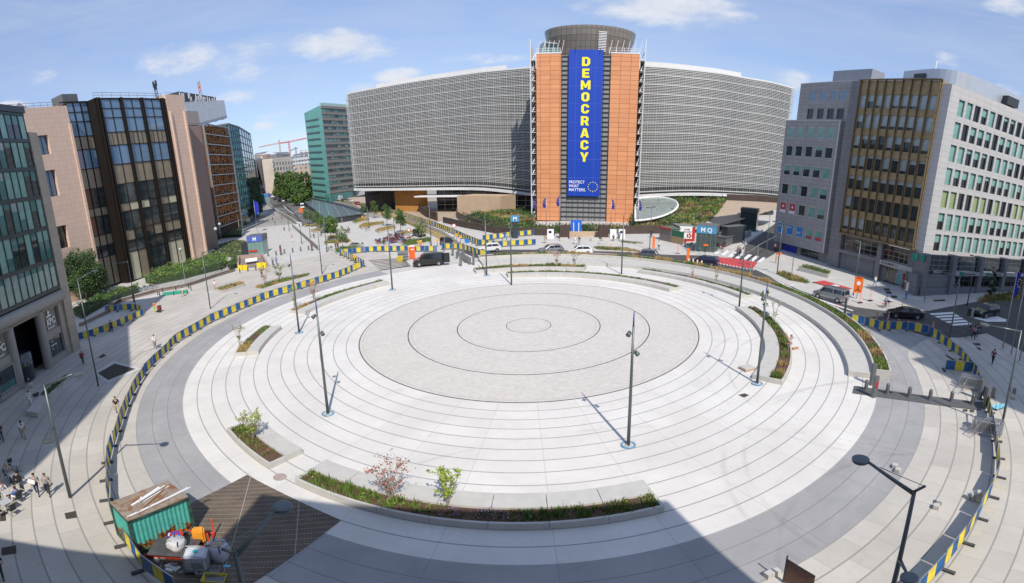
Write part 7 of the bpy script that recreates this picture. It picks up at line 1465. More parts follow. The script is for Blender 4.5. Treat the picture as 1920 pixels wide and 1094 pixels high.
pw('sitting person on the ledge below the shop window', (56, 726), 'sit', (80, 735), 'black', 'white', 0, 0, 1, -.02)
pw('person in dark clothes beside the person in a blue shirt, left bollards', (512, 497.5), 'walk', (514, 510), 'grey', 'navy'); pw('person in a bright blue shirt on the west pavement', (519, 496), 'walk', (520, 510), 'blue', 'jeans'); pw('person in brown behind the barrier curve, by a thin tree', (491.5, 519.5), 'stand', (495, 530), 'maroon', 'maroon', 1, 0, 1.05)
for i, (x, y, s_, tr, c) in enumerate([(548, 453, 'pink', 'white', 'long dark haired person in pink and white, alone before the bollards'), (516, 423, 'black', 'grey', 'person in black pushing a pram on the west pavement'), (511, 413, 'grey', 'black', 'dark person, middle of the west pavement'), (503.6, 403.5, 'white', 'grey', 'light person near the big blue flag'), (513, 404, 'black', 'black', 'black dressed person further along the west pavement'), (508, 396.5, 'navy', 'black', 'dark person far along the west pavement by the ramp wall'), (529, 411.5, 'red', 'jeans', 'person in red beside the ramp wall'), (526, 415, 'pink', 'beige', 'person in pink beside the ramp wall, nearer'), (503, 415, 'sand', 'grey', 'person in sand colour left of the pram pusher'), (496, 392, 'black', 'grey', 'small far figure under the flags'),
    (1078.4, 457.5, 'white', 'white', 'person in white before the gate blocks'), (1086, 458.5, 'black', 'grey', 'person in black beside the one in white, before the gate blocks'), (1022, 455.5, 'beige', 'beige', 'person in beige near the poster cabinet'), (1160.6, 450.6, 'blue', 'black', 'person in a blue shirt at the right white cabinets'), (942.5, 453, 'white', 'grey', 'person in white behind the lower barrier row'), (950, 452.5, 'lightblue', 'grey', 'person in light blue behind the lower barrier row'),
    (1235, 468, 'white', 'jeans', 'person in white and jeans by the orange totem'), (1284, 462, 'red', 'red', 'person in red beside the shared bicycles'), (1386.5, 480.5, 'black', 'black', 'person in a long black robe on the zebra crossing'), (1392, 482, 'white', 'white', 'person in white on the zebra crossing'), (1453, 472, 'pink', 'black', 'person in pink by the grey stone office corner'), (1455, 493, 'beige', 'beige', 'person in beige behind the lamp at the side street'), (1221.6, 444.5, 'black', 'navy', 'person in black by the right garden wall'),
    (1640, 537, 'white', 'lightblue', 'fair haired person in white and jeans passing the office entrance'), (1698, 561.5, 'blue', 'blue', 'person in a blue dress on the shaded pavement'), (1733, 566.5, 'grey', 'grey', 'small child in grey on the shaded pavement'), (1817, 630, 'black', 'jeans', 'person in a black jacket and jeans, left of the group at the crossing'), (1824.5, 635.5, 'pink', 'black', 'person in a pink top seen from behind at the crossing'), (1829.5, 632, 'navy', 'maroon', 'person in navy in the middle of the group at the crossing'), (1837.5, 624.5, 'sand', 'jeans', 'person in a sand coloured jacket, right of the group at the crossing'),
    (1860, 682.5, 'maroon', 'black', 'hooded person in maroon walking alone on the right pavement'), (1697, 542.5, 'white', 'black', 'person in black and white at the office doors'), (785, 464, 'yellow', 'beige', 'person in yellow behind the barriers by the lush bed'), (789.5, 464, 'yellow', 'orange', 'second person in yellow, right of the first, behind the barriers'), (630, 467, 'maroon', 'black', 'person in maroon by the round street tree'), (634, 467, 'black', 'black', 'person in black beside the one in maroon'), (641.5, 417, 'navy', 'grey', 'person in navy at the end of the dark canopy'), (503, 386, 'black', 'black', 'tiny dark figure under the third blue flag'), (834, 387, 'white', 'grey', 'person in white on the beige terrace'), (1450, 402, 'white', 'grey', 'far person in white at the top of the side street')]):
    pw(c, (x, y), 'walk' if i % 4 else 'stand', (x+rnd.uniform(-12, 12), y+rnd.choice((12, -3, 8))), s_, tr, i % 3, 1 if i % 5 == 2 else 0, .62 if 'child' in c else 1.0)
bag((1824.5, 635.5), 'grey backpack on the person in pink at the crossing', 'grey', 1.2, -.17)
pw('person sitting on the low concrete bench right of the gate block', (1150, 451), 'sit', (1150, 470), 'black', 'black')
# ---------------------------------------------------------------- bicycles
def bike_proto(elec=False):
    t = thing('bicycle', 'x', 'bicycle'); b = MB(); R_ = .33
    for x in (-.52, .52):
        b = MB(); b.tube([(x+R_*cos(k*pi/9), 0, R_+R_*sin(k*pi/9)) for k in range(19)], .022, 4, cap=False)
        for k in range(5): b.tube([(x+R_*cos(k*pi/5), 0, R_+R_*sin(k*pi/5)), (x-R_*cos(k*pi/5), 0, R_-R_*sin(k*pi/5))], .004, 3)
        b.build('wheel', M_black, t, False, False)
    b = MB(); S, H_, B_ = (-.2, 0, .82), (.36, 0, .84), (-.06, 0, .32)
    for p, q in ((S, B_), (H_, B_), ((-.17, 0, .66), (.38, 0, .74)), ((-.52, 0, R_), B_), ((-.52, 0, R_), (-.18, 0, .7)), ((.52, 0, R_), H_)): b.tube([p, q], .028, 5)
    b.box((-.5, 0, .7), (.34, .1, .03)); b.box((-.52, 0, .67), (.4, .05, .03)); b.build('frame', M_black, t, False, False)
    b = MB(); b.box((-.22, 0, .88), (.25, .13, .06)); b.build('saddle', M_black, t, False, False)
    b = MB(); b.tube([(.36, 0, .84), (.33, 0, 1.02)], .02, 5); b.tube([(.25, -.28, 1.03), (.33, 0, 1.02), (.25, .28, 1.03)], .018, 5); b.build('handlebar', M_darkm, t, False, False)
    if elec: b = MB(); b.box((.55, 0, .85), (.28, .36, .22)); b.build('basket', M_darkm, t, False, False)
    return t
BK = bike_proto(True)
def bike(label, px, rot, m, group=None, lean=.08, world=None):
    p = world or G(*px); o = dup(BK, p, rot, label, group, {'frame': m}); o.rotation_euler = (lean, 0, rot); return o
r = random.Random(77); MRB = mat('bike_red', (.5, .02, .05), .5, 0, 0); MBB = mat('bike_blue', (.03, .15, .5), .5, 0, 0); MTB = mat('bike_teal', (.05, .5, .4), .5, 0, 0); MBK = mat('bike_black', (.03, .03, .03), .5, 0, 0)
for i in range(44):
    x, y = 706+r.random()*66, 449+r.random()*8; y += (x-706)*-.04+2; 
    if r.random() < .5: x, y = r.uniform(728, 752), r.uniform(443, 456)
    bike('red shared bicycle in the big tangled pile behind the barriers', (x, y), r.uniform(0, 6.28), MRB if r.random() < .86 else MBB, 'pile of shared bicycles', r.uniform(-.9, .9))
for i in range(4): bike('bicycle of the small row near the round street tree, %s from the left' % ['first', 'second', 'third', 'fourth'][i], (658+i*3.2, 464), 1.3, [MRB, MRB, MTB, MBK][i])
for i, (x, y, m) in enumerate([(676, 463, MBK), (618, 470, MBK), (589, 446, MBK), (602, 443, MBK), (689, 432, MBK)]): bike(['dark bicycle alone right of the small row', 'dark bicycle by the lamp left of the grassy bed', 'dark bicycle leaning by the stepped planters', 'second dark bicycle by the stepped planters', 'dark bicycle by the dry bed row'][i], (x, y), r.uniform(0, 3), m)
for i in range(26):
    f = i/25; x = 1290+f*66; y = 466+3.5*sin(i*1.7)+2; bike('shared bicycle parked in the mixed row before the teal metro kiosk', (x, y), r.uniform(.8, 2.2), r.choice([MRB, MTB, MBB, MBK, MRB, MTB]), 'bicycles before the teal metro kiosk', r.uniform(-.2, .2))
for i in range(7): bike('bicycle leaning on the railing by the green hedge', (226+i*10.5, 556-i*2.6), 1.2+r.random()*.5, r.choice([MBK, MBB]), 'bicycles along the hedge railing', .1)
bike('pale bicycle on its own at the hedge railing', (412, 514), .6, mat('bike_white', (.5, .5, .5), .5, 0, 0))
for lb, px, rot, s_, m in [('cyclist in a white shirt riding on the west pavement', (533, 432), 1.9, 'white', MBK), ('cyclist in blue beside the pale street tree', (633, 445.5), 2.3, 'navy', MBK), ('cyclist in black crossing near the stepped planters', (653.5, 436), 1.2, 'black', MBK), ('cyclist in a light blue jacket with a delivery bicycle on the right', (1660, 577), .1, 'lightblue', MRB), ('cyclist in black at the zebra crossing', (1383, 478), .3, 'black', MBK)]:
    p = G(*px); bike(lb.replace('cyclist', 'bicycle of the cyclist', 1), px, rot, m, None, 0); c = pw(lb, px, 'ride', rot+pi/2, s_, 'jeans', 0, 0, 1.0, 0, 'black', (p.x-cos(rot)*.2, p.y-sin(rot)*.2, p.z))
for k in FIG.values():
    for c in list(k.children): bpy.data.objects.remove(c)
    bpy.data.objects.remove(k)
def rmtree(o):
    for c in list(o.children): rmtree(c)
    bpy.data.objects.remove(o)
rmtree(BK)
# ---------------------------------------------------------------- cafe terrace bottom left
FIG = {k: figure(k) for k in ('sit',)}
M_tab = mat('grey_table_top', (.45, .46, .47), .4, 0, .1, 4)
def table(label, px, round_=False, w_=.75):
    p = G(*px); t = thing('cafe_table', label, 'table', p); b = MB()
    if round_: b.cyl((0, 0, .72), .35, .03, 20)
    else: b.box((0, 0, .735), (w_, w_, .03))
    b.build('tabletop', M_tab, t, False, False); b = MB(); b.tube([(0, 0, .03), (0, 0, .72)], .03, 6); [b.tube([(0, 0, .08), (.32*cos(k*pi/2+.8), .32*sin(k*pi/2+.8), .02)], .02, 4) for k in range(4)]; b.build('base', M_darkm, t, False, False); return p
def chair(label, p, rot, group='dark cafe chairs'):
    t = thing('cafe_chair', label, 'chair', p, rot, group); b = MB(); b.box((0, 0, .45), (.42, .42, .04)); b.build('seat', M_trim, t, False, False); b = MB(); b.box((0, .21, .72), (.42, .03, .34)); b.build('backrest', M_trim, t, False, False)
    for x in (-.19, .19):
        for y in (-.19, .2): b = MB(); b.tube([(x, y, 0), (x, y, .45 if y < 0 else .6)], .014, 4); b.build('leg', M_darkm, t, False, False)
tbl = [('round pale cafe table in the shade, nobody at it', (33, 885), True), ('round cafe table behind the seated group', (26, 905), True), ('square cafe table with food between the two seated women', (20, 938), False), ('empty square cafe table at the bottom of the terrace', (14, 958), False)]
T_ = [table(*t_) for t_ in tbl]
for i, (k, dx, dy, rot) in enumerate([(0, -.7, .1, 1.6), (1, .8, -.1, -1.6), (1, -.75, .1, 1.6), (2, .75, .1, -1.57), (2, -.75, 0, 1.57), (2, .3, .7, 0.1), (3, .75, -.1, -1.5), (3, -.75, .1, 1.5), (3, .2, -.75, 3.2)]):
    p = T_[k]+Vector((dx, dy, 0)); p.z = zg(p.x, p.y); chair('dark slatted cafe chair at one of the terrace tables', p, rot)
for lb, k, dx, dy, rot, s_, tr, hr in [('seated woman in white at the table with food', 2, -.7, 0, 1.57, 'white', 'white', 1), ('seated woman in a blue top at the table with food', 2, .7, .1, -1.57, 'blue', 'white', 0), ('seated blond woman at the far side of the group', 1, -.7, .1, 1.57, 'grey', 'jeans', 2), ('seated man in black leaning back at the round table', 1, .72, -.1, -1.57, 'black', 'black', 0)]:
    p = T_[k]+Vector((dx, dy, 0)); p.z = zg(p.x, p.y); pw(lb, None, 'sit', rot, s_, tr, hr, 0, 1, 0, 'black', p)
b = MB(); [b.box((x, y, .765), (.14, .1, .03)) for x, y in ((-.15, .1), (.12, -.1), (.2, .18))]; o = b.build('plates', mat('food_yellow', (.7, .5, .15), .7, 0, .3, 9)); o.location = T_[2]; tag(o, 'plates of yellow food on the square cafe table', 'plate')
for k in FIG.values(): rmtree(k)
# bench block beside the shaded planter
b = MB(); P_ = [G(*p).xy for p in [(50, 780), (72, 783), (92, 752), (76, 750)]]; c = sum(P_, Vector((0, 0)))/4; b.prism([p-c for p in P_], 0, .5); o = fixn(b.build('concrete_bench', M_pc)); o.location = gz(c); tag(o, 'concrete block bench at the end of the shaded planter by the bank', 'bench')

# ---------------------------------------------------------------- building site corner by the grating
def site():
    A, B_, D = at_z(240, 977, 2.35), at_z(352, 932, 2.35), at_z(214, 942, 2.35)
    # container: near long side from A to B_, depth towards D
    u = (B_-A).xy.normalized(); n = Vector((-u.y, u.x)); n = n if n.dot((D-A).xy) > 0 else -n; L_ = (B_-A).xy.length; W_ = 2.2; z0 = zg(A.x, A.y)+.12; H_ = 2.35-z0
    t = thing('site_container', 'rusty turquoise steel site container with planks lying on its roof', 'container', (A.x, A.y, z0), atan2(u.y, u.x)); s_ = 1 if u.x*n.y-u.y*n.x > 0 else -1
    n_ = NT('rusty_turquoise_steel', .6, .4); x, y, z = n_.xyz(); rust = n_.noise(2.2, 8, .7, dist=.6); low = n_.mapr(z, .0, 1.1, .33, -.04); f = n_.mapr(n_.ma('ADD', rust, low), .60, .66)
    c = n_.mix(n_.mapr(n_.noise(1.2, 5, .6), .3, .7), (.07, .38, .31), (.11, .50, .41)); c = n_.mix(n_.mapr(n_.noise(5, 4, .6), .6, .7, 0, .5), c, (.03, .15, .12)); n_.out(n_.mix(f, c, n_.mix(n_.mapr(n_.noise(4, 5), .4, .6), (.06, .025, .015), (.33, .13, .02))))
    m = MATS['rusty_turquoise_steel']; b = MB()
    def corr(p, q, nn):
        p, q = Vector(p), Vector(q); Lc = (q-p).length; k = int(Lc/.24); dd = (q-p)/Lc; V = []
        for i in range(k+1):
            for j, off in ((0, 0), (.25, .035), (.5, .035), (.75, 0)):
                if i == k and j > 0: break
                w = p+dd*(Lc*(i+j)/k)+Vector(nn)*(off-.05); V += [(w.x, w.y, .14), (w.x, w.y, H_-.1)]
        b.add(V, [(2*i, 2*i+2, 2*i+3, 2*i+1) for i in range(len(V)//2-1)])
    W = W_*s_
    corr((0, 0), (L_, 0), (0, -s_)); corr((0, W), (0, 0), (-1, 0)); corr((L_, 0), (L_, W), (1, 0)); corr((L_, W), (0, W), (0, s_)); fixn(b.build('corrugated_wall', m, t, False, False))
    b = MB()
    for x_ in (0, L_):
        for y_ in (0, W): b.box((x_, y_, H_/2), (.13, .13, H_))
    for z_ in (.07, H_-.06): b.box((L_/2, 0, z_), (L_, .12, .13)); b.box((L_/2, W, z_), (L_, .12, .13)); b.box((0, W/2, z_), (.12, abs(W), .13)); b.box((L_, W/2, z_), (.12, abs(W), .13))
    b.build('corner_frame', mat('rusty_frame', (.05, .1, .075), .7, .2, .9, 3), t, False, False)
    b = MB(); b.box((L_/2, W/2, H_+.005), (L_+.08, W_+.08, .04)); rm_ = NT('rusty_roof_sheet', .75, .3); rm_.out(rm_.mix(rm_.mapr(rm_.noise(1.6, 7, .7, dist=.5), .5, .62), rm_.mix(rm_.mapr(rm_.noise(.9, 5, .6), .35, .65), (.33, .28, .22), (.22, .17, .13)), (.24, .09, .04))); b.build('roof', MATS['rusty_roof_sheet'], t, False, False)
    for i, (x0, y0, x1, y1, w, mm) in enumerate([(.1, .3, 4.1, .75, .05, 'white'), (.25, .22, 4.2, .62, .06, 'white'), (.8, 1.15, 2.9, 1.85, .14, 'white'), (1.3, 1.2, 3.2, 1.75, .07, 'white'), (1.5, 1.1, 3.4, 1.6, .05, 'white'), (.7, .3, 3.5, 1.75, .06, 'orange'), (.2, 1.55, 2.0, 1.8, .05, 'orange'), (1.25, 1.15, 1.6, 1.55, .08, 'white'), (.9, .2, 3.0, 1.1, .04, 'orange')]):
        x0, x1 = x0*L_/3.6, x1*L_/3.6; b = MB(); c_ = Vector(((x0+x1)/2, (y0+y1)/2*s_, H_+.06+.03*(i % 2))); ln = hypot(x1-x0, y1-y0); b.box((0, 0, 0), (ln, w, .035)); o = b.build('plank', M_whitep if mm == 'white' else mat('raw_wood', (.42, .24, .13), .8, 0, .2, 6)); 
        M_ = Matrix.Translation((A.x, A.y, z0)) @ Matrix.Rotation(atan2(u.y, u.x), 4, 'Z') @ Matrix.Translation(c_) @ Matrix.Rotation(atan2((y1-y0)*s_, x1-x0), 4, 'Z'); o.matrix_world = M_; tag(o, ('white plank' if mm == 'white' else 'raw wooden batten')+' lying on the roof of the turquoise container', 'plank', 'planks on the container roof')
site()
MR = mat('red_steel', (.55, .03, .02), .5, .1, .1, 4); q = G(330, 1030)
t = thing('steel_rack', 'red steel stillage with upright orange posts behind the white sacks', 'rack', G(357, 1018)); b = MB(); P_ = [G(*p)-t.location for p in [(341, 998), (402, 1004), (395, 1032), (345, 1024)]]
for i in range(4): b.tube([P_[i]+Vector((0, 0, .15)), P_[(i+1) % 4]+Vector((0, 0, .15))], .06, 5)
b.build('frame', MR, t, False, False); MO = mat('orange_steel', (.75, .1, .02), .5, .1, .1, 4)
for p in P_: b = MB(); b.tube([p, p+Vector((0, 0, 1.15))], .05, 5); b.build('post', MO, t, False, False)
def rbox(name, label, cat, px, size, rot, m, z=0, bev=.06, seg=2, parts=None):
    p = G(*px); me = bpy.data.meshes.new(name); bm = bmesh.new(); bmesh.ops.create_cube(bm, size=1); bmesh.ops.scale(bm, vec=size, verts=bm.verts); bmesh.ops.translate(bm, vec=(0, 0, size[2]/2), verts=bm.verts); bmesh.ops.bevel(bm, geom=bm.edges[:], offset=bev, segments=seg, affect='EDGES'); bm.to_mesh(me); bm.free(); me.materials.append(m)
    o = bpy.data.objects.new(name, me); COL.objects.link(o); o.location = (p.x, p.y, p.z+z); o.rotation_euler = (0, 0, rot)
    if label: tag(o, label, cat)
    return o
rbox('plastic_crate', 'orange yellow plastic tank standing in the red rack', 'tank', (376, 1017), (.62, .5, .85), .5, mat('orange_plastic', (.8, .33, .03), .4, 0, .1, 3), .1, .08)
# dark board on blocks
p = G(330, 1040); b = MB(); b.box((0, 0, .5), (2.3, 1.5, .05), .35); b.box((-.8, -.3, .24), (.3, .3, .47), .35); b.box((.8, .3, .24), (.3, .3, .47), .35); o = b.build('board', mat('dark_ply', (.08, .07, .075), .5, 0, .3, 2)); o.location = p; tag(o, 'dark sheet of plywood laid on blocks beside the container', 'board')
b = MB(); b.cyl((0, 0, 0), .36, .03, 24); o = b.build('no_parking_sign', MR); o.location = G(331, 1003, .6); tag(o, 'round red and blue no stopping sign lying against the container', 'sign'); c_ = MB(); c_.cyl((0, 0, .031), .27, .006, 20); d_ = c_.build('sign_face', mat('sign_blue', (.03, .08, .5), .5, 0, 0), o, False, False); c_ = MB(); c_.box((0, 0, .041), (.56, .06, .006), .78); c_.box((0, 0, .044), (.56, .06, .006), -.78); c_.build('sign_cross', MR, o, False, False)
b = MB(); b.box((0, 0, 0), (.34, .42, .04), .5); o = b.build('information_sign', mat('sign_blue', (.03, .08, .5))); o.location = G(320, 1003, .6); tag(o, 'small blue sign with a white panel beside the round one', 'sign'); c_ = MB(); c_.box((0, 0, .022), (.24, .26, .006), .5); c_.build('sign_face', M_whitep, o, False, False)
b = MB(); b.tube([(0, 0, .1), (1.6, .5, .16)], .12, 8); b.tube([(1.6, .5, .16), (2.2, .72, .1)], [.12, .04], 8); o = b.build('hose', MR); o.location = G(275, 1044); tag(o, 'red flat hose lying along the foot of the container', 'hose')
# intermediate bulk container: tank in a steel cage on a pallet
t = thing('caged_tank', 'white plastic bulk tank in a steel cage on a pallet, turquoise lid', 'tank', G(373, 1066), .42); b = MB(); M_ibc = mat('milky_plastic', (.55, .57, .6), .35, 0, .25, 2)
o = rbox('tank', None, None, (0, 700), (1.02, .94, .98), 0, M_ibc, 0, .09, 3); o.parent = t; o.location = (0, 0, .16); b = MB()
for z in (.2, .42, .64, .86, 1.1): b.tube([(-.55, -.5, z), (.55, -.5, z), (.55, .5, z), (-.55, .5, z), (-.55, -.5, z)], .013, 4)
for k in range(6):
    x = -.55+1.1*k/5; y = -.5+k/5
    for yy in (-.5, .5): b.tube([(x, yy, .14), (x, yy, 1.1)], .013, 4)
    for xx in (-.55, .55): b.tube([(xx, y, .14), (xx, y, 1.1)], .013, 4)
b.build('cage', M_steel, t, False, False); b = MB(); b.cyl((0, 0, 1.13), .12, .06, 14); b.build('lid', mat('turquoise_lid', (.02, .45, .4), .4, 0, 0), t, False, False); b = MB(); b.box((0, 0, .07), (1.12, 1.0, .12)); b.build('pallet', M_darkm, t, False, False); b = MB(); b.box((.1, -.52, .62), (.5, .01, .36)); b.build('label_plate', M_steel, t, False, False)
def sack(label, px, w_, h, m, seed, fill=None, z=0):
    r = random.Random(seed); p = G(*px); t = thing('bulk_bag', label, 'sack', (p.x, p.y, p.z+z)); b = MB(); n, k = 20, 7; V = []
    for j in range(k+1):
        f = j/k
        for i in range(n):
            a = 2*pi*i/n; sq = 1/max(abs(cos(a)), abs(sin(a)))**.55; rr = w_/2*sq*(.9+.16*sin(f*pi))*(1+.05*r.uniform(-1, 1)+.04*sin(a*5+seed)); V.append((rr*cos(a), rr*sin(a), h*f*(1-.03*r.random())))
    V.append((0, 0, h*.86)); b.add(V, [(j*n+i, j*n+(i+1) % n, (j+1)*n+(i+1) % n, (j+1)*n+i) for j in range(k) for i in range(n)]+[(k*n+i, k*n+(i+1) % n, (k+1)*n) for i in range(n)]); b.build('bag_cloth', m, t, True, False)
    if fill: b = MB(); b.add([(w_*.43*cos(i*pi/6)*(1 if i % 2 else .7), w_*.43*sin(i*pi/6)*(1 if i % 2 else .7), h*.97) for i in range(12)]+[(0, 0, h*1.02)], [(i, (i+1) % 12, 12) for i in range(12)]); b.build('sand', fill, t, False, False)
    for a in (.78, 2.35, 3.93, 5.5): b = MB(); b.tube([(w_*.56*cos(a), w_*.56*sin(a), h*.7), (w_*.5*cos(a), w_*.5*sin(a), h*1.04), (w_*.3*cos(a+.2), w_*.3*sin(a+.2), h*1.0)], .03, 4); b.build('strap', M_darkm, t, False, False)
M_sack = mat('white_woven_plastic', (.55, .545, .56), .7, 0, .15, 3)
sack('full white bulk bag of sand with grey straps', (411, 1045), .98, .95, mat('lilac_woven_plastic', (.55, .54, .63), .7, 0, .1, 3), 3, mat('sand_fill', (.4, .33, .25), .9, 0, .2, 8)); sack('slumped dirty white bulk bag lying on the dark board', (336, 1040), .85, .55, M_sack, 8, None, .5)
def tub(label, px, rot, col, z=0):
    p = G(*px); t = thing('mixing_tub', label, 'tub', (p.x, p.y, p.z+z), rot); b = MB(); a, c_ = [(-.42, -.26), (.42, -.26), (.42, .26), (-.42, .26)], [(-.52, -.34), (.52, -.34), (.52, .34), (-.52, .34)]
    V = [(*p_, 0) for p_ in a]+[(*p_, .34) for p_ in c_]+[(x*.94, y*.92, .34) for x, y in c_]+[(x*.93, y*.92, .04) for x, y in a]; b.add(V, [(i, (i+1) % 4, 4+(i+1) % 4, 4+i) for i in range(4)]+[(4+i, 4+(i+1) % 4, 8+(i+1) % 4, 8+i) for i in range(4)]+[(8+i, 8+(i+1) % 4, 12+(i+1) % 4, 12+i) for i in range(4)]+[(12, 13, 14, 15)]); fixn(b.build('shell', col, t, False, False)); b = MB(); b.quad((-.4, -.25, .16), (.4, -.25, .16), (.42, .26, .2), (-.4, .25, .14)); b.build('mortar', mat('grey_mortar', (.22, .22, .22), .8, 0, .5, 9), t, False, False)
tub('grey mortar tub between the caged tank and the yellow tub', (392, 1078), .35, mat('dirty_grey_plastic', (.28, .25, .23), .6, 0, .2, 4)); tub('yellow rimmed mortar tub at the bottom of the photo', (403, 1092), .3, mat('dirty_yellow_plastic', (.6, .48, .05), .5, 0, .3, 4))
rr_ = random.Random(9)
for i, (x, y) in enumerate([(316, 1062), (322, 1066), (327, 1060), (318, 1071), (332, 1069), (342, 1075), (294, 1052), (300, 1042), (306, 1050)]):
    b = MB(); b.box((0, 0, .06), (.25+.2*rr_.random(), .18, .12), rr_.random()*3, 0, Matrix.Rotation(rr_.uniform(-.4, .4), 3, 'X')); o = b.build('rubble', [M_whitep, mat('rag_white', (.6, .58, .55), .8, 0, .2, 5), mat('rubble_grey', (.25, .25, .22), .8, 0, .3, 5)][i % 3]); o.location = G(x, y); tag(o, 'scrap of rubble and paper on the grating beside the board', 'rubble', 'scraps on the grating')
b = MB(); b.box((0, 0, .03), (.32, .16, .06), .4); o = b.build('scrap', mat('light_blue_scrap', (.15, .55, .7), .6, 0, 0)); o.location = G(425.5, 1063); tag(o, 'small light blue scrap lying on the grating', 'rubbish')
# low dark kerb under the left barriers at the site
# ---------------------------------------------------------------- stacked crowd barriers, concrete blocks, pallet
def crowd(label, px, rot, n, seed, lie=False, group=None):
    r = random.Random(seed)
    for k in range(n):
        p = G(*px); t = thing('crowd_barrier', label, 'barrier', p+Vector((r.uniform(-.1, .1)+k*.14*cos(rot+1.57), k*.14*sin(rot+1.57), 0)), rot+r.uniform(-.12, .12), group); tl = Matrix.Rotation(1.35 if lie else r.uniform(.05, .35), 3, 'X'); b = MB(); f = lambda x, z: tuple(tl @ Vector((x, 0, z)))
        b.tube([f(-1.1, .1), f(-1.1, 1.0), f(-1.0, 1.1), f(1.0, 1.1), f(1.1, 1.0), f(1.1, .1)], .03, 5); b.tube([f(-1.1, .22), f(1.1, .22)], .018, 4); b.build('frame', M_steel, t, False, False)
        b = MB(); [b.tube([f(-1.0+i*.154, .22), f(-1.0+i*.154, 1.1)], .014, 3) for i in range(14)]; b.build('bars', M_steel, t, False, False)
crowd('galvanised crowd barrier in the upper stack by the right barrier curve', (1822, 724), 2.2, 9, 1, group='upper stack of crowd barriers'); crowd('galvanised crowd barrier in the lower stack by the right barrier curve', (1851, 808), 2.1, 9, 2, group='lower stack of crowd barriers')
crowd('crowd barrier leaning out of the upper stack', (1806, 732), .5, 1, 3); crowd('crowd barrier leaning out of the lower stack', (1834, 812), .4, 1, 4)
for i, (x, y, n) in enumerate([(1678, 877, 1), (1683, 885, 1), (1761, 944, 1), (1755, 953, 1), (1816, 934, 1), (1824, 937, 2), (1834, 940, 3)]):
    t = thing('concrete_block', ['upper block of the pair near the foreground lamp', 'lower block of the pair near the foreground lamp', 'upper block of the pair in the right paving', 'lower block of the pair in the right paving', 'single block beside the stack at the right barriers', 'double block of the stack at the right barriers', 'tall block stack at the right barriers'][i], 'block', G(x, y), rnd.random())
    for k in range(n): b = MB(); b.box((0, 0, .13+k*.24), (.36, .32, .23)); b.cyl((0, 0, .245+k*.24), .05, .006, 8); b.build('block', M_pc, t, False, False)
t = thing('pallet_load', 'pallet of pale paving stones beside the red flowered bench planter', 'pallet', G(1400, 692), .3); b = MB(); [b.box((0, y, .05), (1.2, .16, .1)) for y in (-.4, 0, .4)]; b.build('pallet', mat('raw_wood', (.42, .24, .13)), t, False, False); b = MB(); b.box((0, 0, .17), (1.1, .9, .14)); b.build('stones', M_pc, t, False, False)
b = MB(); b.box((0, 0, .1), (.7, .25, .18), .2); o = b.build('wooden_crate', mat('raw_wood', (.42, .24, .13))); o.location = G(1491, 655); tag(o, 'small wooden box right of the red leaved bush', 'box')
for i, (x, y) in enumerate([(1440, 1082), (1447, 1079), (1455, 1077)]): b = MB(); b.box((0, 0, .14), (.3, .3, .28), .3); o = b.build('kerb_block', M_pc); o.location = G(x, y); tag(o, ['left', 'middle', 'right'][i]+' pale block of three at the bottom photo edge', 'block')
t = thing('site_fence', 'brown meshed site fence panel at the bottom photo edge, with a pallet behind', 'fence', G(1468, 1092)); b = MB(); e = G(1520, 1125)-t.location; b.add([(0, 0, .1), (e.x, e.y, .1), (e.x, e.y, 1.5), (0, 0, 1.5)], [(0, 1, 2, 3)]); b.build('mesh', mat('brown_mesh', (.25, .13, .08), .9, 0, .2, 9), t, False, False); b = MB(); b.tube([(0, 0, 0), (0, 0, 1.7)], .04, 6); b.tube([(0, 0, 1.5), (e.x, e.y, 1.5)], .03, 6); b.build('frame', M_darkm, t, False, False)
t = thing('blue_sheet', 'crumpled light blue sheet at the foot of the right edge street lamp', 'sheet', G(1874, 765)); b = MB(); r = random.Random(5); V = [(x*.22-.8, y*.2-.4, .06+.16*r.random()) for y in range(5) for x in range(9)]; b.add(V, [(y*9+x, y*9+x+1, (y+1)*9+x+1, (y+1)*9+x) for y in range(4) for x in range(8)]); b.build('cloth', mat('light_blue_sheet', (.2, .5, .62), .5, 0, .1, 4), t, False, False)
# ---------------------------------------------------------------- orange toilet, skip, work signs
t = thing('portable_toilet', 'orange portable toilet beside the black minibus', 'toilet', G(773, 484), .2); b = MB(); b.box((0, 0, 1.1), (1.15, 1.15, 2.15)); b.build('cabin', mat('orange_cabin', (.85, .16, .03), .5, 0, .06, 3), t, False, False); b = MB(); b.tube([(0, 0, 2.17), (0, 0, 2.42)], [.8, .35], 4); b.build('roof', mat('pale_toilet_roof', (.7, .62, .6), .5, 0, 0), t, False, False); b = MB(); b.box((0, -.59, 1.0), (.7, .03, 1.8)); b.build('door', mat('orange_door', (.7, .12, .03), .5, 0, 0), t, False, False); b = MB(); b.box((.1, -.61, 1.7), (.5, .02, .2)); b.build('sign', M_whitep, t, False, False)
t = thing('mesh_skip', 'stack of grey mesh crates left of the orange toilet', 'crate', G(756, 487), .2); [(lambda b: (b.box((0, 0, .3+k*.55), (1.9, 1.2, .42)), b.build('crate', mat('grey_mesh_crate', (.2, .21, .21), .7, 0, .3, 9), t, False, False)))(MB()) for k in range(3)]
b = MB(); b.box((0, 0, .55), (1.1, .1, 1.1), .3, 0, Matrix.Rotation(.3, 3, 'X')); o = b.build('leaning_barrier', M_fy); o.location = G(750, 491); tag(o, 'yellow barrier plate leaning on the mesh crates', 'barrier')
M_org = mat('orange_sign', (.85, .17, .02), .5, 0, 0)
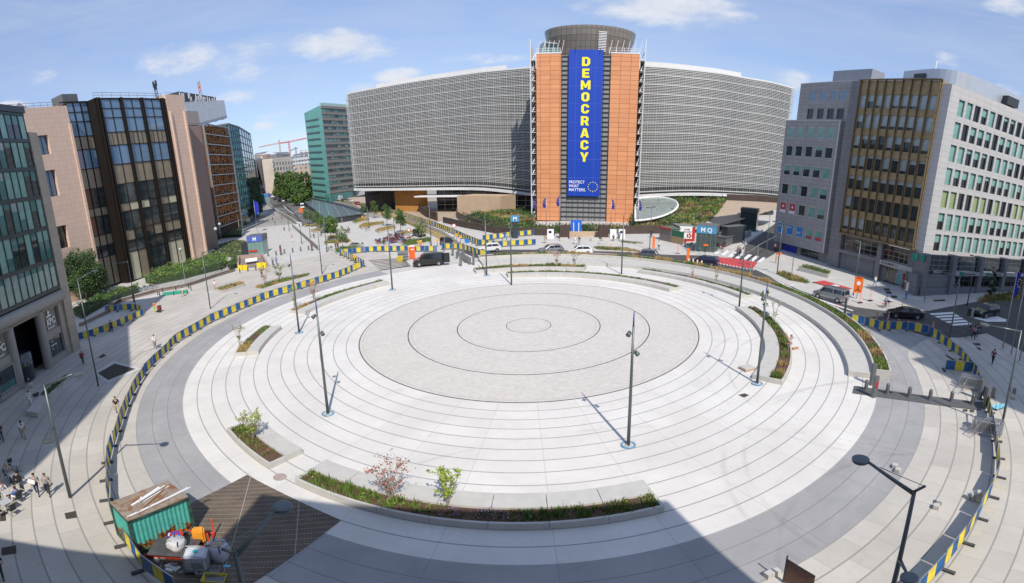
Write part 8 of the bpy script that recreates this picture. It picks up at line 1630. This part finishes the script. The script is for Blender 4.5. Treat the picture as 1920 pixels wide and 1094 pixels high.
def osign(label, px, zc, w_, h, m=None, postm=None, rot=0, digits=None, th=.05, cat='sign'):
    p = G(*px); t = thing('road_sign', label, cat, p, rot); b = MB(); b.tube([(0, .06, 0), (0, .06, zc+h*.5)], .04, 6); b.build('post', postm or M_darkm, t, False, False); b = MB(); b.box((0, 0, zc), (w_, th, h)); b.build('board', m or M_org, t, False, False); return t
t = osign('large orange road work diversion board beside the silver van', (1606, 560), 2.0, 1.25, 2.3, rot=-.62); b = MB(); b.box((0, -.035, 3.0), (.7, .01, .16)); b.build('lettering_strip', mat('sign_red', (.6, .02, .02), .5, 0, 0), t, False, False); b = MB(); b.tube([(0, -.04, 2.25), (0, -.045, 2.25)], .3, 16); b.build('sign_disc', M_whitep, t, False, False); b = MB(); b.tube([(-.35, -.05, 1.15), (0, -.05, 1.4), (.35, -.05, 1.15)], .05, 4); b.tube([(0, -.05, 1.4), (0, -.05, 1.75)], .05, 4); b.build('diversion_arrow', M_black, t, False, False)
osign('tall orange totem at the road edge, next to the navy people carrier', (1289, 496), 1.4, .5, 2.7); osign('tall orange totem on the pavement left of the grey kiosk', (1225, 468), 1.4, .45, 2.3); osign('orange road work sign on the west street before the white lorry', (565, 404), 2.3, 1.6, 2.0)
for i, (x, y) in enumerate([(1524, 547)]): osign('tiny orange arrow sign at the dry kerb bed', (1457, 512), 3.2, .95, .35)
osign('small orange arrow sign on a pale post among the shared bicycles', (1322, 479), 1.9, .9, .3)
for i, (lb, x, y) in enumerate([('small orange sign behind the barriers by the slanting run', 666, 493), ('small orange sign at the canopy corner', 680, 414), ('small orange sign beside the first black car', 820, 462), ('orange sign near the white barrier row, left', 856, 452), ('orange sign near the white barrier row, right', 864, 455), ('orange sign by the last road side trees', 712, 409)]): osign(lb, (x, y), 1.3, .5, .6, mat('amber_sign', (.85, .38, .02), .5, 0, 0))
def nosign(label, px, zc, m, r_=.42):
    p = G(*px); t = thing('round_sign', label, 'sign', p); b = MB(); b.tube([(0, .05, 0), (0, .05, zc)], .035, 6); b.build('post', M_steel, t, False, False); b = MB(); b.tube([(0, 0, zc), (0, -.03, zc)], r_, 18); b.build('rim', MR, t, False, False); b = MB(); b.tube([(0, -.031, zc), (0, -.04, zc)], r_*.72, 18); b.build('sign_face', m, t, False, False)
nosign('round white sign with a red rim by the bicycle pile', (768, 453), 2.6, M_whitep); nosign('round white sign with a red rim on the long road side barriers', (852, 448), 2.9, M_whitep, .5)
b = MB(); b.box((0, 0, 1.9), (.8, .06, .8)); b.tube([(0, .05, 0), (0, .05, 1.9)], .03, 5); o = b.build('blue_arrow_sign', mat('sign_blue2', (.02, .2, .65), .5, 0, 0)); o.location = G(876, 470); tag(o, 'blue square arrow sign at the barriers by the white hatchback', 'sign')
def beacon(label, px, h=1.0, lamp=True, leanr=.0):
    n_ = 'beacon_stripes'
    if n_ not in MATS: m = NT(n_, .6); x, y, z = m.xyz(); m.out(m.mix(m.ma('GREATER_THAN', m.ma('FRACT', m.ma('ADD', m.ma('MULTIPLY', z, 3.2), m.ma('MULTIPLY', x, 3.2))), .5), (.75, .75, .75), (.7, .03, .03)))
    p = G(*px); t = thing('warning_beacon', label, 'beacon', p); b = MB(); b.box((0, 0, .15+h/2), (.25, .06, h)); b.build('board', MATS[n_], t, False, False); b = MB(); b.box((0, 0, .05), (.7, .35, .1)); b.build('foot', M_black, t, False, False)
    if lamp: b = MB(); b.ball((0, 0, .15+h+.12), .12, 8); b.build('lamp', mat('amber_lamp', (.85, .25, .02), .3, 0, 0), t, False, False)
for i, (lb, px, h, l) in enumerate([('red and white beacon at the planter end near the silver van', (1569, 588), 1.0, False), ('left lamp topped beacon before the black coupe', (1642.5, 604), 1.0, True), ('right beacon before the black coupe', (1664, 606), 1.0, False), ('red and white beacon right of the orange board', (1613, 568), 1.5, False), ('pale slim beacon further right of the orange board', (1632, 564), 1.4, False), ('red and white beacon beside the traffic strip', (1472, 545), .9, False), ('red and white slim beacon near the white totem pavement', (1271, 476), 1.5, False), ('small beacon with a lamp at the right barrier curve bend', (1747, 625), 1.1, True)]): beacon(lb, px, h, l)
for i, (x, y) in enumerate([(1291, 497), (1299, 498), (1307, 499.5), (1315, 501)]): b = MB(); b.box((0, 0, .55), (.25, .06, 1.1)); b.box((0, 0, .04), (.4, .3, .08)); o = b.build('pale_beacon', mat('pale_pink_beacon', (.7, .6, .52), .6, 0, .1, 4)); o.location = G(x, y); tag(o, ['first', 'second', 'third', 'fourth'][i]+' pale beacon of four in front of the navy car, from the left', 'beacon')
for i, (x, y) in enumerate([(1683, 621), (1701, 624), (1719, 627)]): beacon('amber lamp beacon behind the right barriers, '+['left', 'middle', 'right'][i]+' of three', (x, y-5), .8, True)
t = thing('traffic_board', 'dark tilted board seen from behind at the end of the roadside planter', 'sign', G(1582, 600)); b = MB(); b.box((0, 0, 1.6), (.9, .12, 2.3), 1.1, 0, Matrix.Rotation(.1, 3, 'Y')); b.build('board', mat('dark_board_back', (.05, .065, .06), .6, 0, .1, 2), t, False, False); b = MB(); b.box((0, 0, .1), (.6, .6, .2)); b.build('foot', M_black, t, False, False)
def tlight(label, px, h=2.6):
    p = G(*px); t = thing('traffic_light', label, 'traffic light', p); b = MB(); b.tube([(0, 0, 0), (0, 0, h)], .06, 8); b.build('pole', M_grey, t, False, False); b = MB(); b.box((-.25, 0, h-.1), (.35, .3, 1.0)); b.build('signal_head', M_trim, t, False, False); b = MB(); b.box((.2, 0, h-.2), (.5, .35, 1.1)); b.build('cabinet', M_steel, t, False, False)
tlight('traffic light with a grey cabinet beside the waiting group', (1811, 634), 3.4); tlight('slim traffic pole left of the blue dressed person', (1692, 573), 3.0)
t = thing('sweeper_cart', 'dark red sweeper cart with a broom beside the street sweeper', 'cart', G(300, 585)); b = MB(); b.box((0, 0, .65), (.5, .45, .8)); b.build('bin', mat('dark_red_bin', (.2, .04, .03), .6, 0, .1, 3), t, False, False); b = MB(); [b.tube([(x, -.26, .2), (x, -.32, .2)], .2, 12) for x in (-.2, .2)]; b.build('wheels', M_black, t, False, False); b = MB(); b.tube([(.3, 0, .2), (.1, .1, 1.8)], .02, 5); b.build('broom', M_darkm, t, False, False)

# ---------------------------------------------------------------- glazed canopy, metro entrances, kiosks
def canopy():
    P = [G(*p) for p in [(566, 380), (583, 377), (640, 391), (681, 406), (679, 411), (612, 421), (590, 399)]]
    top = [G(*p, h) for p, h in zip([(566, 378), (582, 376), (640, 389), (680, 404), (679, 408), (607, 419), (588, 398)], (2.2,)*7)]; c = sum(P, Vector())/len(P); t = thing('glass_canopy', 'long low dark glass canopy over the railway opening, beside the west road', 'canopy', c); n = len(P)
    b = MB(); b.add([(p.x, p.y, p.z-.1) for p in P]+[(p.x, p.y, p.z+1.5) for p in P], [(i, (i+1) % n, n+(i+1) % n, n+i) for i in range(n)]); fixn(b.build('side_wall', M_darkm, t)); m = NT('canopy_glass', .25, .8); x, y, z = m.xyz(); q = m.ma('ADD', m.ma('MULTIPLY', x, .8), m.ma('MULTIPLY', y, .3)); m.out(m.mix(m.ma('LESS_THAN', m.ma('FRACT', m.ma('MULTIPLY', q, .35)), .06), (.13, .16, .18), (.35, .4, .42)))
    pl = [(p.x, p.y, p.z+1.5) for p in P]; tr = tessellate_polygon([[Vector((p[0], p[1], 0)) for p in pl]]); b = MB(); b.add(pl, [tuple(q_) for q_ in tr]); fixn(b.build('glass_roof', MATS['canopy_glass'], t))
    b = MB(); q = [G(*p) for p in [(583, 377), (640, 391), (681, 406)]]; b.tube([p+Vector((0, 0, 1.7)) for p in q], .5, 4); q = [G(*p) for p in [(566, 380), (590, 399), (612, 421), (679, 411)]]; b.tube([p+Vector((0, 0, 1.6)) for p in q], .28, 4); b.build('edge_beam', M_darkm, t)
canopy()
def pedge(label, name, pxs, h, m, cat='wall', w_=.3):
    return pwall(name, label, pxs, 0, h, w_, m, cat)
pedge('pale parapet wall along the ramp of the west road', 'parapet', [(505, 385), (523, 399), (545, 411), (563, 426)], 1.1, M_pc); pedge('dark divider wall between the ramp and the west road', 'parapet', [(528, 381), (548, 396), (566, 419)], .9, M_grey); pedge('white parapet end at the foot of the ramp', 'parapet', [(557, 424), (565, 424.5)], 1.4, M_whitep)
def metro(label, P, z0, h, m_top, sign, glass_m, depth=5, rot=None, th=1.5):
    c = (P.p(P.L/2, 0)[0], P.p(P.L/2, 0)[1], z0); t = thing('metro_entrance', label, 'metro entrance', c); b = MB(); block(b, P, 0, P.L, z0, z0+h-th, 0, -depth); fixn(b.build('glass_box', glass_m, t)); b = MB(); block(b, P, -.05, P.L+.05, z0+h-th, z0+h, .05, -depth-.1); fixn(b.build('roof', M_grey, t)); b = MB(); P.box(b, -.05, P.L+.05, z0+h-th, z0+h-.1, .06, .12); b.build('sign_board', m_top, t)
    text(sign, th*.55, M_whitep, t, P, P.L/2, z0+h-th*.8, .14, .04, center=True)
    b = MB(); [P.box(b, P.L*k/4-.03, P.L*k/4+.03, z0, z0+h-th, 0, .06) for k in range(5)]; b.build('mullions', M_steel, t); return t
q = G(470, 478); P = Plane(G(467, 480).xy, G(495, 477).xy); mt = metro('metro entrance pavilion with a blue sign and red rail, left of the bollards', P, q.z-.2, 4.9, mat('metro_blue', (.08, .14, .45), .5, 0, .05, 2), 'M', glass('pale_metro_glass', (.18, .3, .28), .15, .8), 4)
b = MB(); block(b, P, -1.6, 0, q.z-.2, q.z+3.2, .2, -2); fixn(b.build('lift_door', M_darkm, mt)); b = MB(); P.box(b, .2, P.L*.6, q.z+.9, q.z+1.3, .1, .2); b.build('red_rail', MR, mt)
pst = thing('metro_stairs', 'sunken metro stair opening with pink stone walls', 'stairs', G(470, 500)); b = MB(); SP = [G(*p) for p in [(447, 502), (448, 486), (492, 483), (502, 500)]]
for i in (0, 1, 2): a, e = SP[i].xy, SP[i+1].xy; d = (e-a).normalized(); n_ = Vector((-d.y, d.x))*.2; b.prism([a-n_, e-n_, e+n_, a+n_], 0, .9, 0, True)
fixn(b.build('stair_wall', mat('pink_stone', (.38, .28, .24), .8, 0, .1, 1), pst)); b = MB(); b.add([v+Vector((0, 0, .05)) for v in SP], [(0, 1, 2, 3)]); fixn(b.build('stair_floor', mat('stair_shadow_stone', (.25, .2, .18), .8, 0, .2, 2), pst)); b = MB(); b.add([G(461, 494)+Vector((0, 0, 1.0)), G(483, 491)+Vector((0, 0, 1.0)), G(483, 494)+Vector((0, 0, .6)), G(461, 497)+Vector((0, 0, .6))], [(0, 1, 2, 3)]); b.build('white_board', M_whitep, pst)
for i, (x, y) in enumerate([(456, 506), (491, 501.5)]):
    t = thing('yellow_barrier', ['left', 'right'][i]+' yellow plastic barrier before the metro stairs', 'barrier', G(x, y)); 
    for k in range(2): b = MB(); b.box((k*1.1-.55, 0, .55), (1.0, .25, .9)); b.box((k*1.1-.55, 0, .06), (.9, .5, .12)); b.build('barrier_unit', mat('yellow_plastic', (.8, .6, .02), .5, 0, .08, 3), t, False, False)
pm = Plane(G(1304, 470).xy, G(1340, 473).xy); q = G(1320, 471); metro('teal metro kiosk with a light blue roof sign, behind the shared bicycles', pm, q.z-.1, 5.0, mat('metro_light_blue', (.07, .28, .48), .5, 0, .12, 2), 'M Q', glass('smoky_green_glass', (.07, .10, .095), .12, .8), 5)
def bx(name, label, cat, A, B_, z1, m, depth, z0=-.1, roofm=None, rh=.2, d0=0):
    P = Plane(G(*A).xy, G(*B_).xy); q = (G(*A)+G(*B_))/2; t = thing(name, label, cat, q); b = MB(); block(b, P, 0, P.L, q.z+z0, q.z+z1, d0, -depth); fixn(b.build('wall', m, t))
    b = MB(); block(b, P, -.1, P.L+.1, q.z+z1, q.z+z1+rh, d0+.15, -depth-.1); fixn(b.build('roof', roofm or M_grey, t)); return t, P, q
t, P, q = bx('kiosk', 'grey wooden kiosk with a green and red roof, right of the tower garden', 'kiosk', (1236, 449), (1258, 454), 2.6, mat('grey_planks', (.2, .17, .15), .8, 0, .2, 3), 5, roofm=mat('green_roof', (.1, .16, .12), .7, 0, .1, 2)); b = MB(); P.box(b, -.1, P.L+.1, q.z+2.55, q.z+2.85, .15, .25); b.build('red_trim', MR, t); b = MB(); P.box(b, P.L+.05, P.L+3.4, q.z+1.3, q.z+2.5, -.3, -.1); b.build('shutter', mat('dark_green', (.02, .14, .08), .6, 0, 0), t); b = MB(); P.box(b, P.L+.05, P.L+3.4, q.z, q.z+1.3, -.3, -.1); b.build('counter', mat('brown_counter', (.35, .24, .13), .7, 0, .1, 2), t)
t, P, q = bx('kiosk', 'red kiosk with a large white advertising board and striped roof', 'kiosk', (1272, 452), (1302, 452), 2.9, MR, 5, roofm=mat('grey_green_roof', (.2, .22, .2), .7, 0, .2, 2)); b = MB(); P.box(b, .1, P.L*.8, q.z+.5, q.z+3.1, .1, .2); b.build('advertising_board', M_whitep, t); rw_ = (P.u.x*P.n.y-P.u.y*P.n.x) < 0; text('HOME', .32, M_black, t, P, 1.0 if rw_ else P.L-1, q.z+2.3, .22, .01); text('DELIVERY', .32, M_black, t, P, .8 if rw_ else P.L-.8, q.z+1.8, .22, .01)
b = MB(); m_ = MB(); [m_.ball(P.p(P.L*.62+.4*cos(k*1.26), q.z+1.2+.35*sin(k*1.26), .22), .2, 8) for k in range(5)]; m_.build('flower_print', MR, t)
bx('lift_tower', 'tall dark glass lift tower at the start of the side street', 'lift', (1386, 431), (1417, 434), 4.6, glass('dark_green_glass', (.03, .05, .05), .15, .7), 4, roofm=M_darkm, rh=1.0)
bx('metro_stair_housing', 'dark stair housing right of the teal metro kiosk', 'building', (1351, 457), (1362, 459), 3.6, M_darkm, 7); bx('metro_stair_housing', 'low dark wall block behind the lift tower ramp', 'wall', (1360, 462), (1377, 455), 1.6, M_grey, 4)
pedge('dark low wall sloping up the side street left side', 'parapet', [(1359, 463), (1384, 451), (1407, 441)], 1.3, M_grey); pedge('pale kerb wall between the side street and its pavement', 'parapet', [(1368, 469), (1400, 455), (1440, 425), (1453, 412)], .35, M_kerb)
t = thing('metro_totem', 'dark metro totem with a light blue M sign left of the tower', 'sign', G(966, 446)); b = MB(); b.box((0, 0, 1.7), (1.15, .6, 3.4)); b.build('body', M_darkm, t, False, False); b = MB(); b.box((0, -.02, 4.15), (1.75, .66, 1.3)); b.build('sign_box', mat('metro_light_blue', (.08, .33, .6)), t, False, False); text('M', .75, M_whitep, t, Plane((G(966, 446).x-2, G(966, 446).y-.37), (G(966, 446).x+2, G(966, 446).y-.37)), 2, G(966, 446).z+3.8, .02, .04, center=True)
t = thing('metro_totem', 'small blue metro sign beside the big blue flag', 'sign', G(484, 414)); b = MB(); b.tube([(0, 0, 0), (0, 0, 3)], .08, 6); b.build('post', M_darkm, t, False, False); b = MB(); b.box((0, 0, 3.6), (1.6, .3, 1.3)); b.build('sign_box', mat('metro_light_blue', (.08, .33, .6)), t, False, False)
t = thing('metro_totem', 'far dark metro totem at the end of the canopy', 'sign', G(575, 377)); b = MB(); b.box((0, 0, 2.2), (1.4, .6, 4.4)); b.build('body', M_darkm, t, False, False); b = MB(); b.box((0, -.02, 5), (2, .66, 1.2)); b.build('sign_box', mat('metro_light_blue', (.08, .33, .6)), t, False, False)
for i, (x0, x1, y, c) in enumerate([(603, 616, 368, 'light blue topped kiosk far left of the louvred building'), (627, 642, 371, 'second light blue topped kiosk by the louvred building'), (484, 496, 381, 'light blue glass shelter behind the flags')]): bx('kiosk', c, 'kiosk', (x0, y), (x1, y+.5), 4, mat('pale_teal_kiosk', (.25, .38, .4), .4, 0, .1, 1), 4, roofm=mat('metro_light_blue', (.08, .33, .6)), rh=2.0)
t, P, q = bx('hoarding', 'blue printed hoarding between the dark trees and the teal building', 'hoarding', (572, 362), (594, 364), 7, mat('blue_hoarding', (.15, .2, .4), .6, 0, .5, .3), 2)
# ---------------------------------------------------------------- council garden: hedge, railings, lawn
def hedge(label, pxs, h, n, seed, leaves, w_=3, name='hedge', cat='hedge', size=.22, base=0):
    P = [G(*p, base) for p in pxs]; c = sum(P, Vector())/len(P); t = thing(name, label, cat, c); r = random.Random(seed); b = MB(); V2 = [p.xy for p in P]; x0, x1 = min(v.x for v in V2), max(v.x for v in V2); y0, y1 = min(v.y for v in V2), max(v.y for v in V2); k = 0; tries = 0
    while k < n and tries < n*10:
        tries += 1; x, y = r.uniform(x0, x1), r.uniform(y0, y1); ins = False
        for i in range(len(V2)):
            a, e = V2[i], V2[i-1]
            if (a.y > y) != (e.y > y) and x < (e.x-a.x)*(y-a.y)/(e.y-a.y)+a.x: ins = not ins
        if not ins: continue
        k += 1; hh = h*(.75+.35*sin(x*.9+seed)*cos(y*1.1)); z = zg(x, y)+base+hh*r.random()**.45; leaf(b, Vector((x+r.gauss(0, .1), y+r.gauss(0, .1), z)), size*r.uniform(.6, 1.4), r, r.randrange(len(leaves)))
    b.build('foliage', leaves, t); b = MB(); b.prism([c.xy+(v-c.xy)*.94 for v in V2], 0, base+h*.55, 0, True); fixn(b.build('core', LC['deep'], t)); return t
hedge('bright green rounded hedge mound before the bronze glass bays', [(268, 532), (300, 513), (355, 500), (400, 483), (430, 490), (425, 503), (350, 522), (290, 535)], 2.3, 9000, 1, [LC['lime'], GREENS[1], LC['grass'], LC['lime']])
hedge('darker hedge running on to the metro stairs', [(426, 500), (444, 486), (448, 500), (432, 508)], 1.6, 1500, 2, [GREENS[1], GREENS[0], LC['grass']]); hedge('shrubs under the big dark tree', [(132, 590), (170, 570), (225, 548), (260, 540), (262, 548), (215, 562), (150, 600)], 1.6, 4500, 3, [LC['deep'], GREENS[0], GREENS[1], LC['lime']])
hedge('green lawn terrace behind the metro pavilion', [(395, 478), (400, 462), (440, 450), (462, 452), (462, 478), (440, 484)], .4, 3000, 4, [LC['lime'], GREENS[1], LC['olive'], LC['straw']], name='garden', cat='garden'); hedge('dark planted terrace at the council portal', [(400, 450), (402, 412), (445, 405), (455, 412), (455, 446)], 1.8, 4500, 5, [LC['deep'], GREENS[0], LC['deep'], LC['olive']]); hedge('round yellow green bush at the portal', [(452, 418), (463, 414), (463, 421), (455, 424)], 2.6, 900, 6, [LC['lime'], LC['yellowgreen']])
pwall('retaining_wall', 'brown stone kerb wall under the hedge railing', [(150, 612), (200, 588), (225, 566), (290, 548), (350, 537), (400, 520), (440, 508)], -.1, .5, .4, mat('brown_kerb_stone', (.28, .21, .17), .8, 0, .1, 1))
def railing(label, pxs, h, n, m, base=.4):
    P = [G(*p, base) for p in pxs]; c = sum(P, Vector())/len(P); t = thing('railing', label, 'railing', c); S = [0]
    for i in range(len(P)-1): S.append(S[-1]+(P[i+1]-P[i]).length)
    def at(s_): i = max(j for j in range(len(P)-1) if S[j] <= s_+1e-6); return P[i].lerp(P[i+1], (s_-S[i])/max(1e-6, S[i+1]-S[i]))
    b = MB(); [b.tube([p+Vector((0, 0, z)) for p in P], .03, 4) for z in (.15, h)]; b.build('rails', m, t); b = MB()
    for k in range(n+1): q = at(S[-1]*k/n); b.box((q.x, q.y, q.z+h/2), (.04, .04, h))
    o = b.build('bars', m, t); o['kind'] = 'stuff'
railing('dark garden railing along the hedge on the left', [(205, 582), (228, 563), (290, 546), (350, 535), (400, 518), (440, 505)], 1.25, 150, M_darkm)
hd = sheet('green_ground_sign', [G(*p)[:2] for p in [(303, 555), (306, 548.5), (352, 543.5), (351.5, 549.5)]], .02, mat('green_paint', (.03, .33, .2), .7, 0, .15, 2)); hd['kind'] = 'structure'
# ---------------------------------------------------------------- far-apart pieces of one kind become parts of their own
def islands(me):
    n = len(me.vertices); par = list(range(n))
    def f(x):
        while par[x] != x: par[x] = par[par[x]]; x = par[x]
        return x
    for e in me.edges:
        a, b_ = f(e.vertices[0]), f(e.vertices[1])
        if a != b_: par[a] = b_
    grp = {}
    for i in range(n): grp.setdefault(f(i), []).append(i)
    L_ = []
    for g in grp.values():
        c = [me.vertices[i].co for i in g]; L_.append([set(g), [min(v[k] for v in c) for k in range(3)], [max(v[k] for v in c) for k in range(3)]])
    ch = True
    while ch:
        ch = False
        for i in range(len(L_)):
            for j in range(i+1, len(L_)):
                if all(L_[i][1][k] <= L_[j][2][k]+.02 and L_[j][1][k] <= L_[i][2][k]+.02 for k in range(3)):
                    L_[i] = [L_[i][0] | L_[j][0], [min(a, c) for a, c in zip(L_[i][1], L_[j][1])], [max(a, c) for a, c in zip(L_[i][2], L_[j][2])]]; L_.pop(j); ch = True; break
            if ch: break
    return [g[0] for g in L_]
REN = {'floor_bands': 'floor_band', 'glazing_bars': 'glazing_bar', 'wall_rails': 'wall_rail', 'banner_seams': 'banner_seam', 'print': 'print', 'wheels': 'wheel', 'drum_louvre': 'drum_slat', 'ventilation_slots': 'ventilation_slot', 'mullions': 'mullion', 'crown_stripes': 'crown_stripe'}
SPL = set(REN) | {'roof_vent', 'wall_rib', 'antenna', 'roof_screen', 'spandrel', 'column', 'coping', 'banner_bracket', 'portal_pier', 'portal_beam', 'sign_band', 'plant_room', 'base_wall', 'corner_pillar', 'edge_beam', 'canopy', 'roof_rail', 'barrier_unit', 'block', 'star_ring', 'stair_wall', 'core', 'steel_frame'}
for o in list(COL.objects):
    nm = o.name.split('.')[0]
    if o.type != 'MESH' or o.parent is None or nm not in SPL: continue
    me = o.data; gs = islands(me)
    if len(gs) < 2 or len(gs) > 100: continue
    for k, g in enumerate(gs):
        idx = {v: i for i, v in enumerate(sorted(g))}; F = [p for p in me.polygons if p.vertices[0] in g]
        m2 = bpy.data.meshes.new(REN.get(nm, nm)); m2.from_pydata([me.vertices[v].co[:] for v in sorted(g)], [], [[idx[v] for v in p.vertices] for p in F]); 
        for m_ in me.materials: m2.materials.append(m_)
        m2.polygons.foreach_set('material_index', [p.material_index for p in F]); c = bpy.data.objects.new(REN.get(nm, nm), m2); COL.objects.link(c); c.parent = o.parent; c.matrix_basis = o.matrix_basis.copy()
    bpy.data.objects.remove(o)
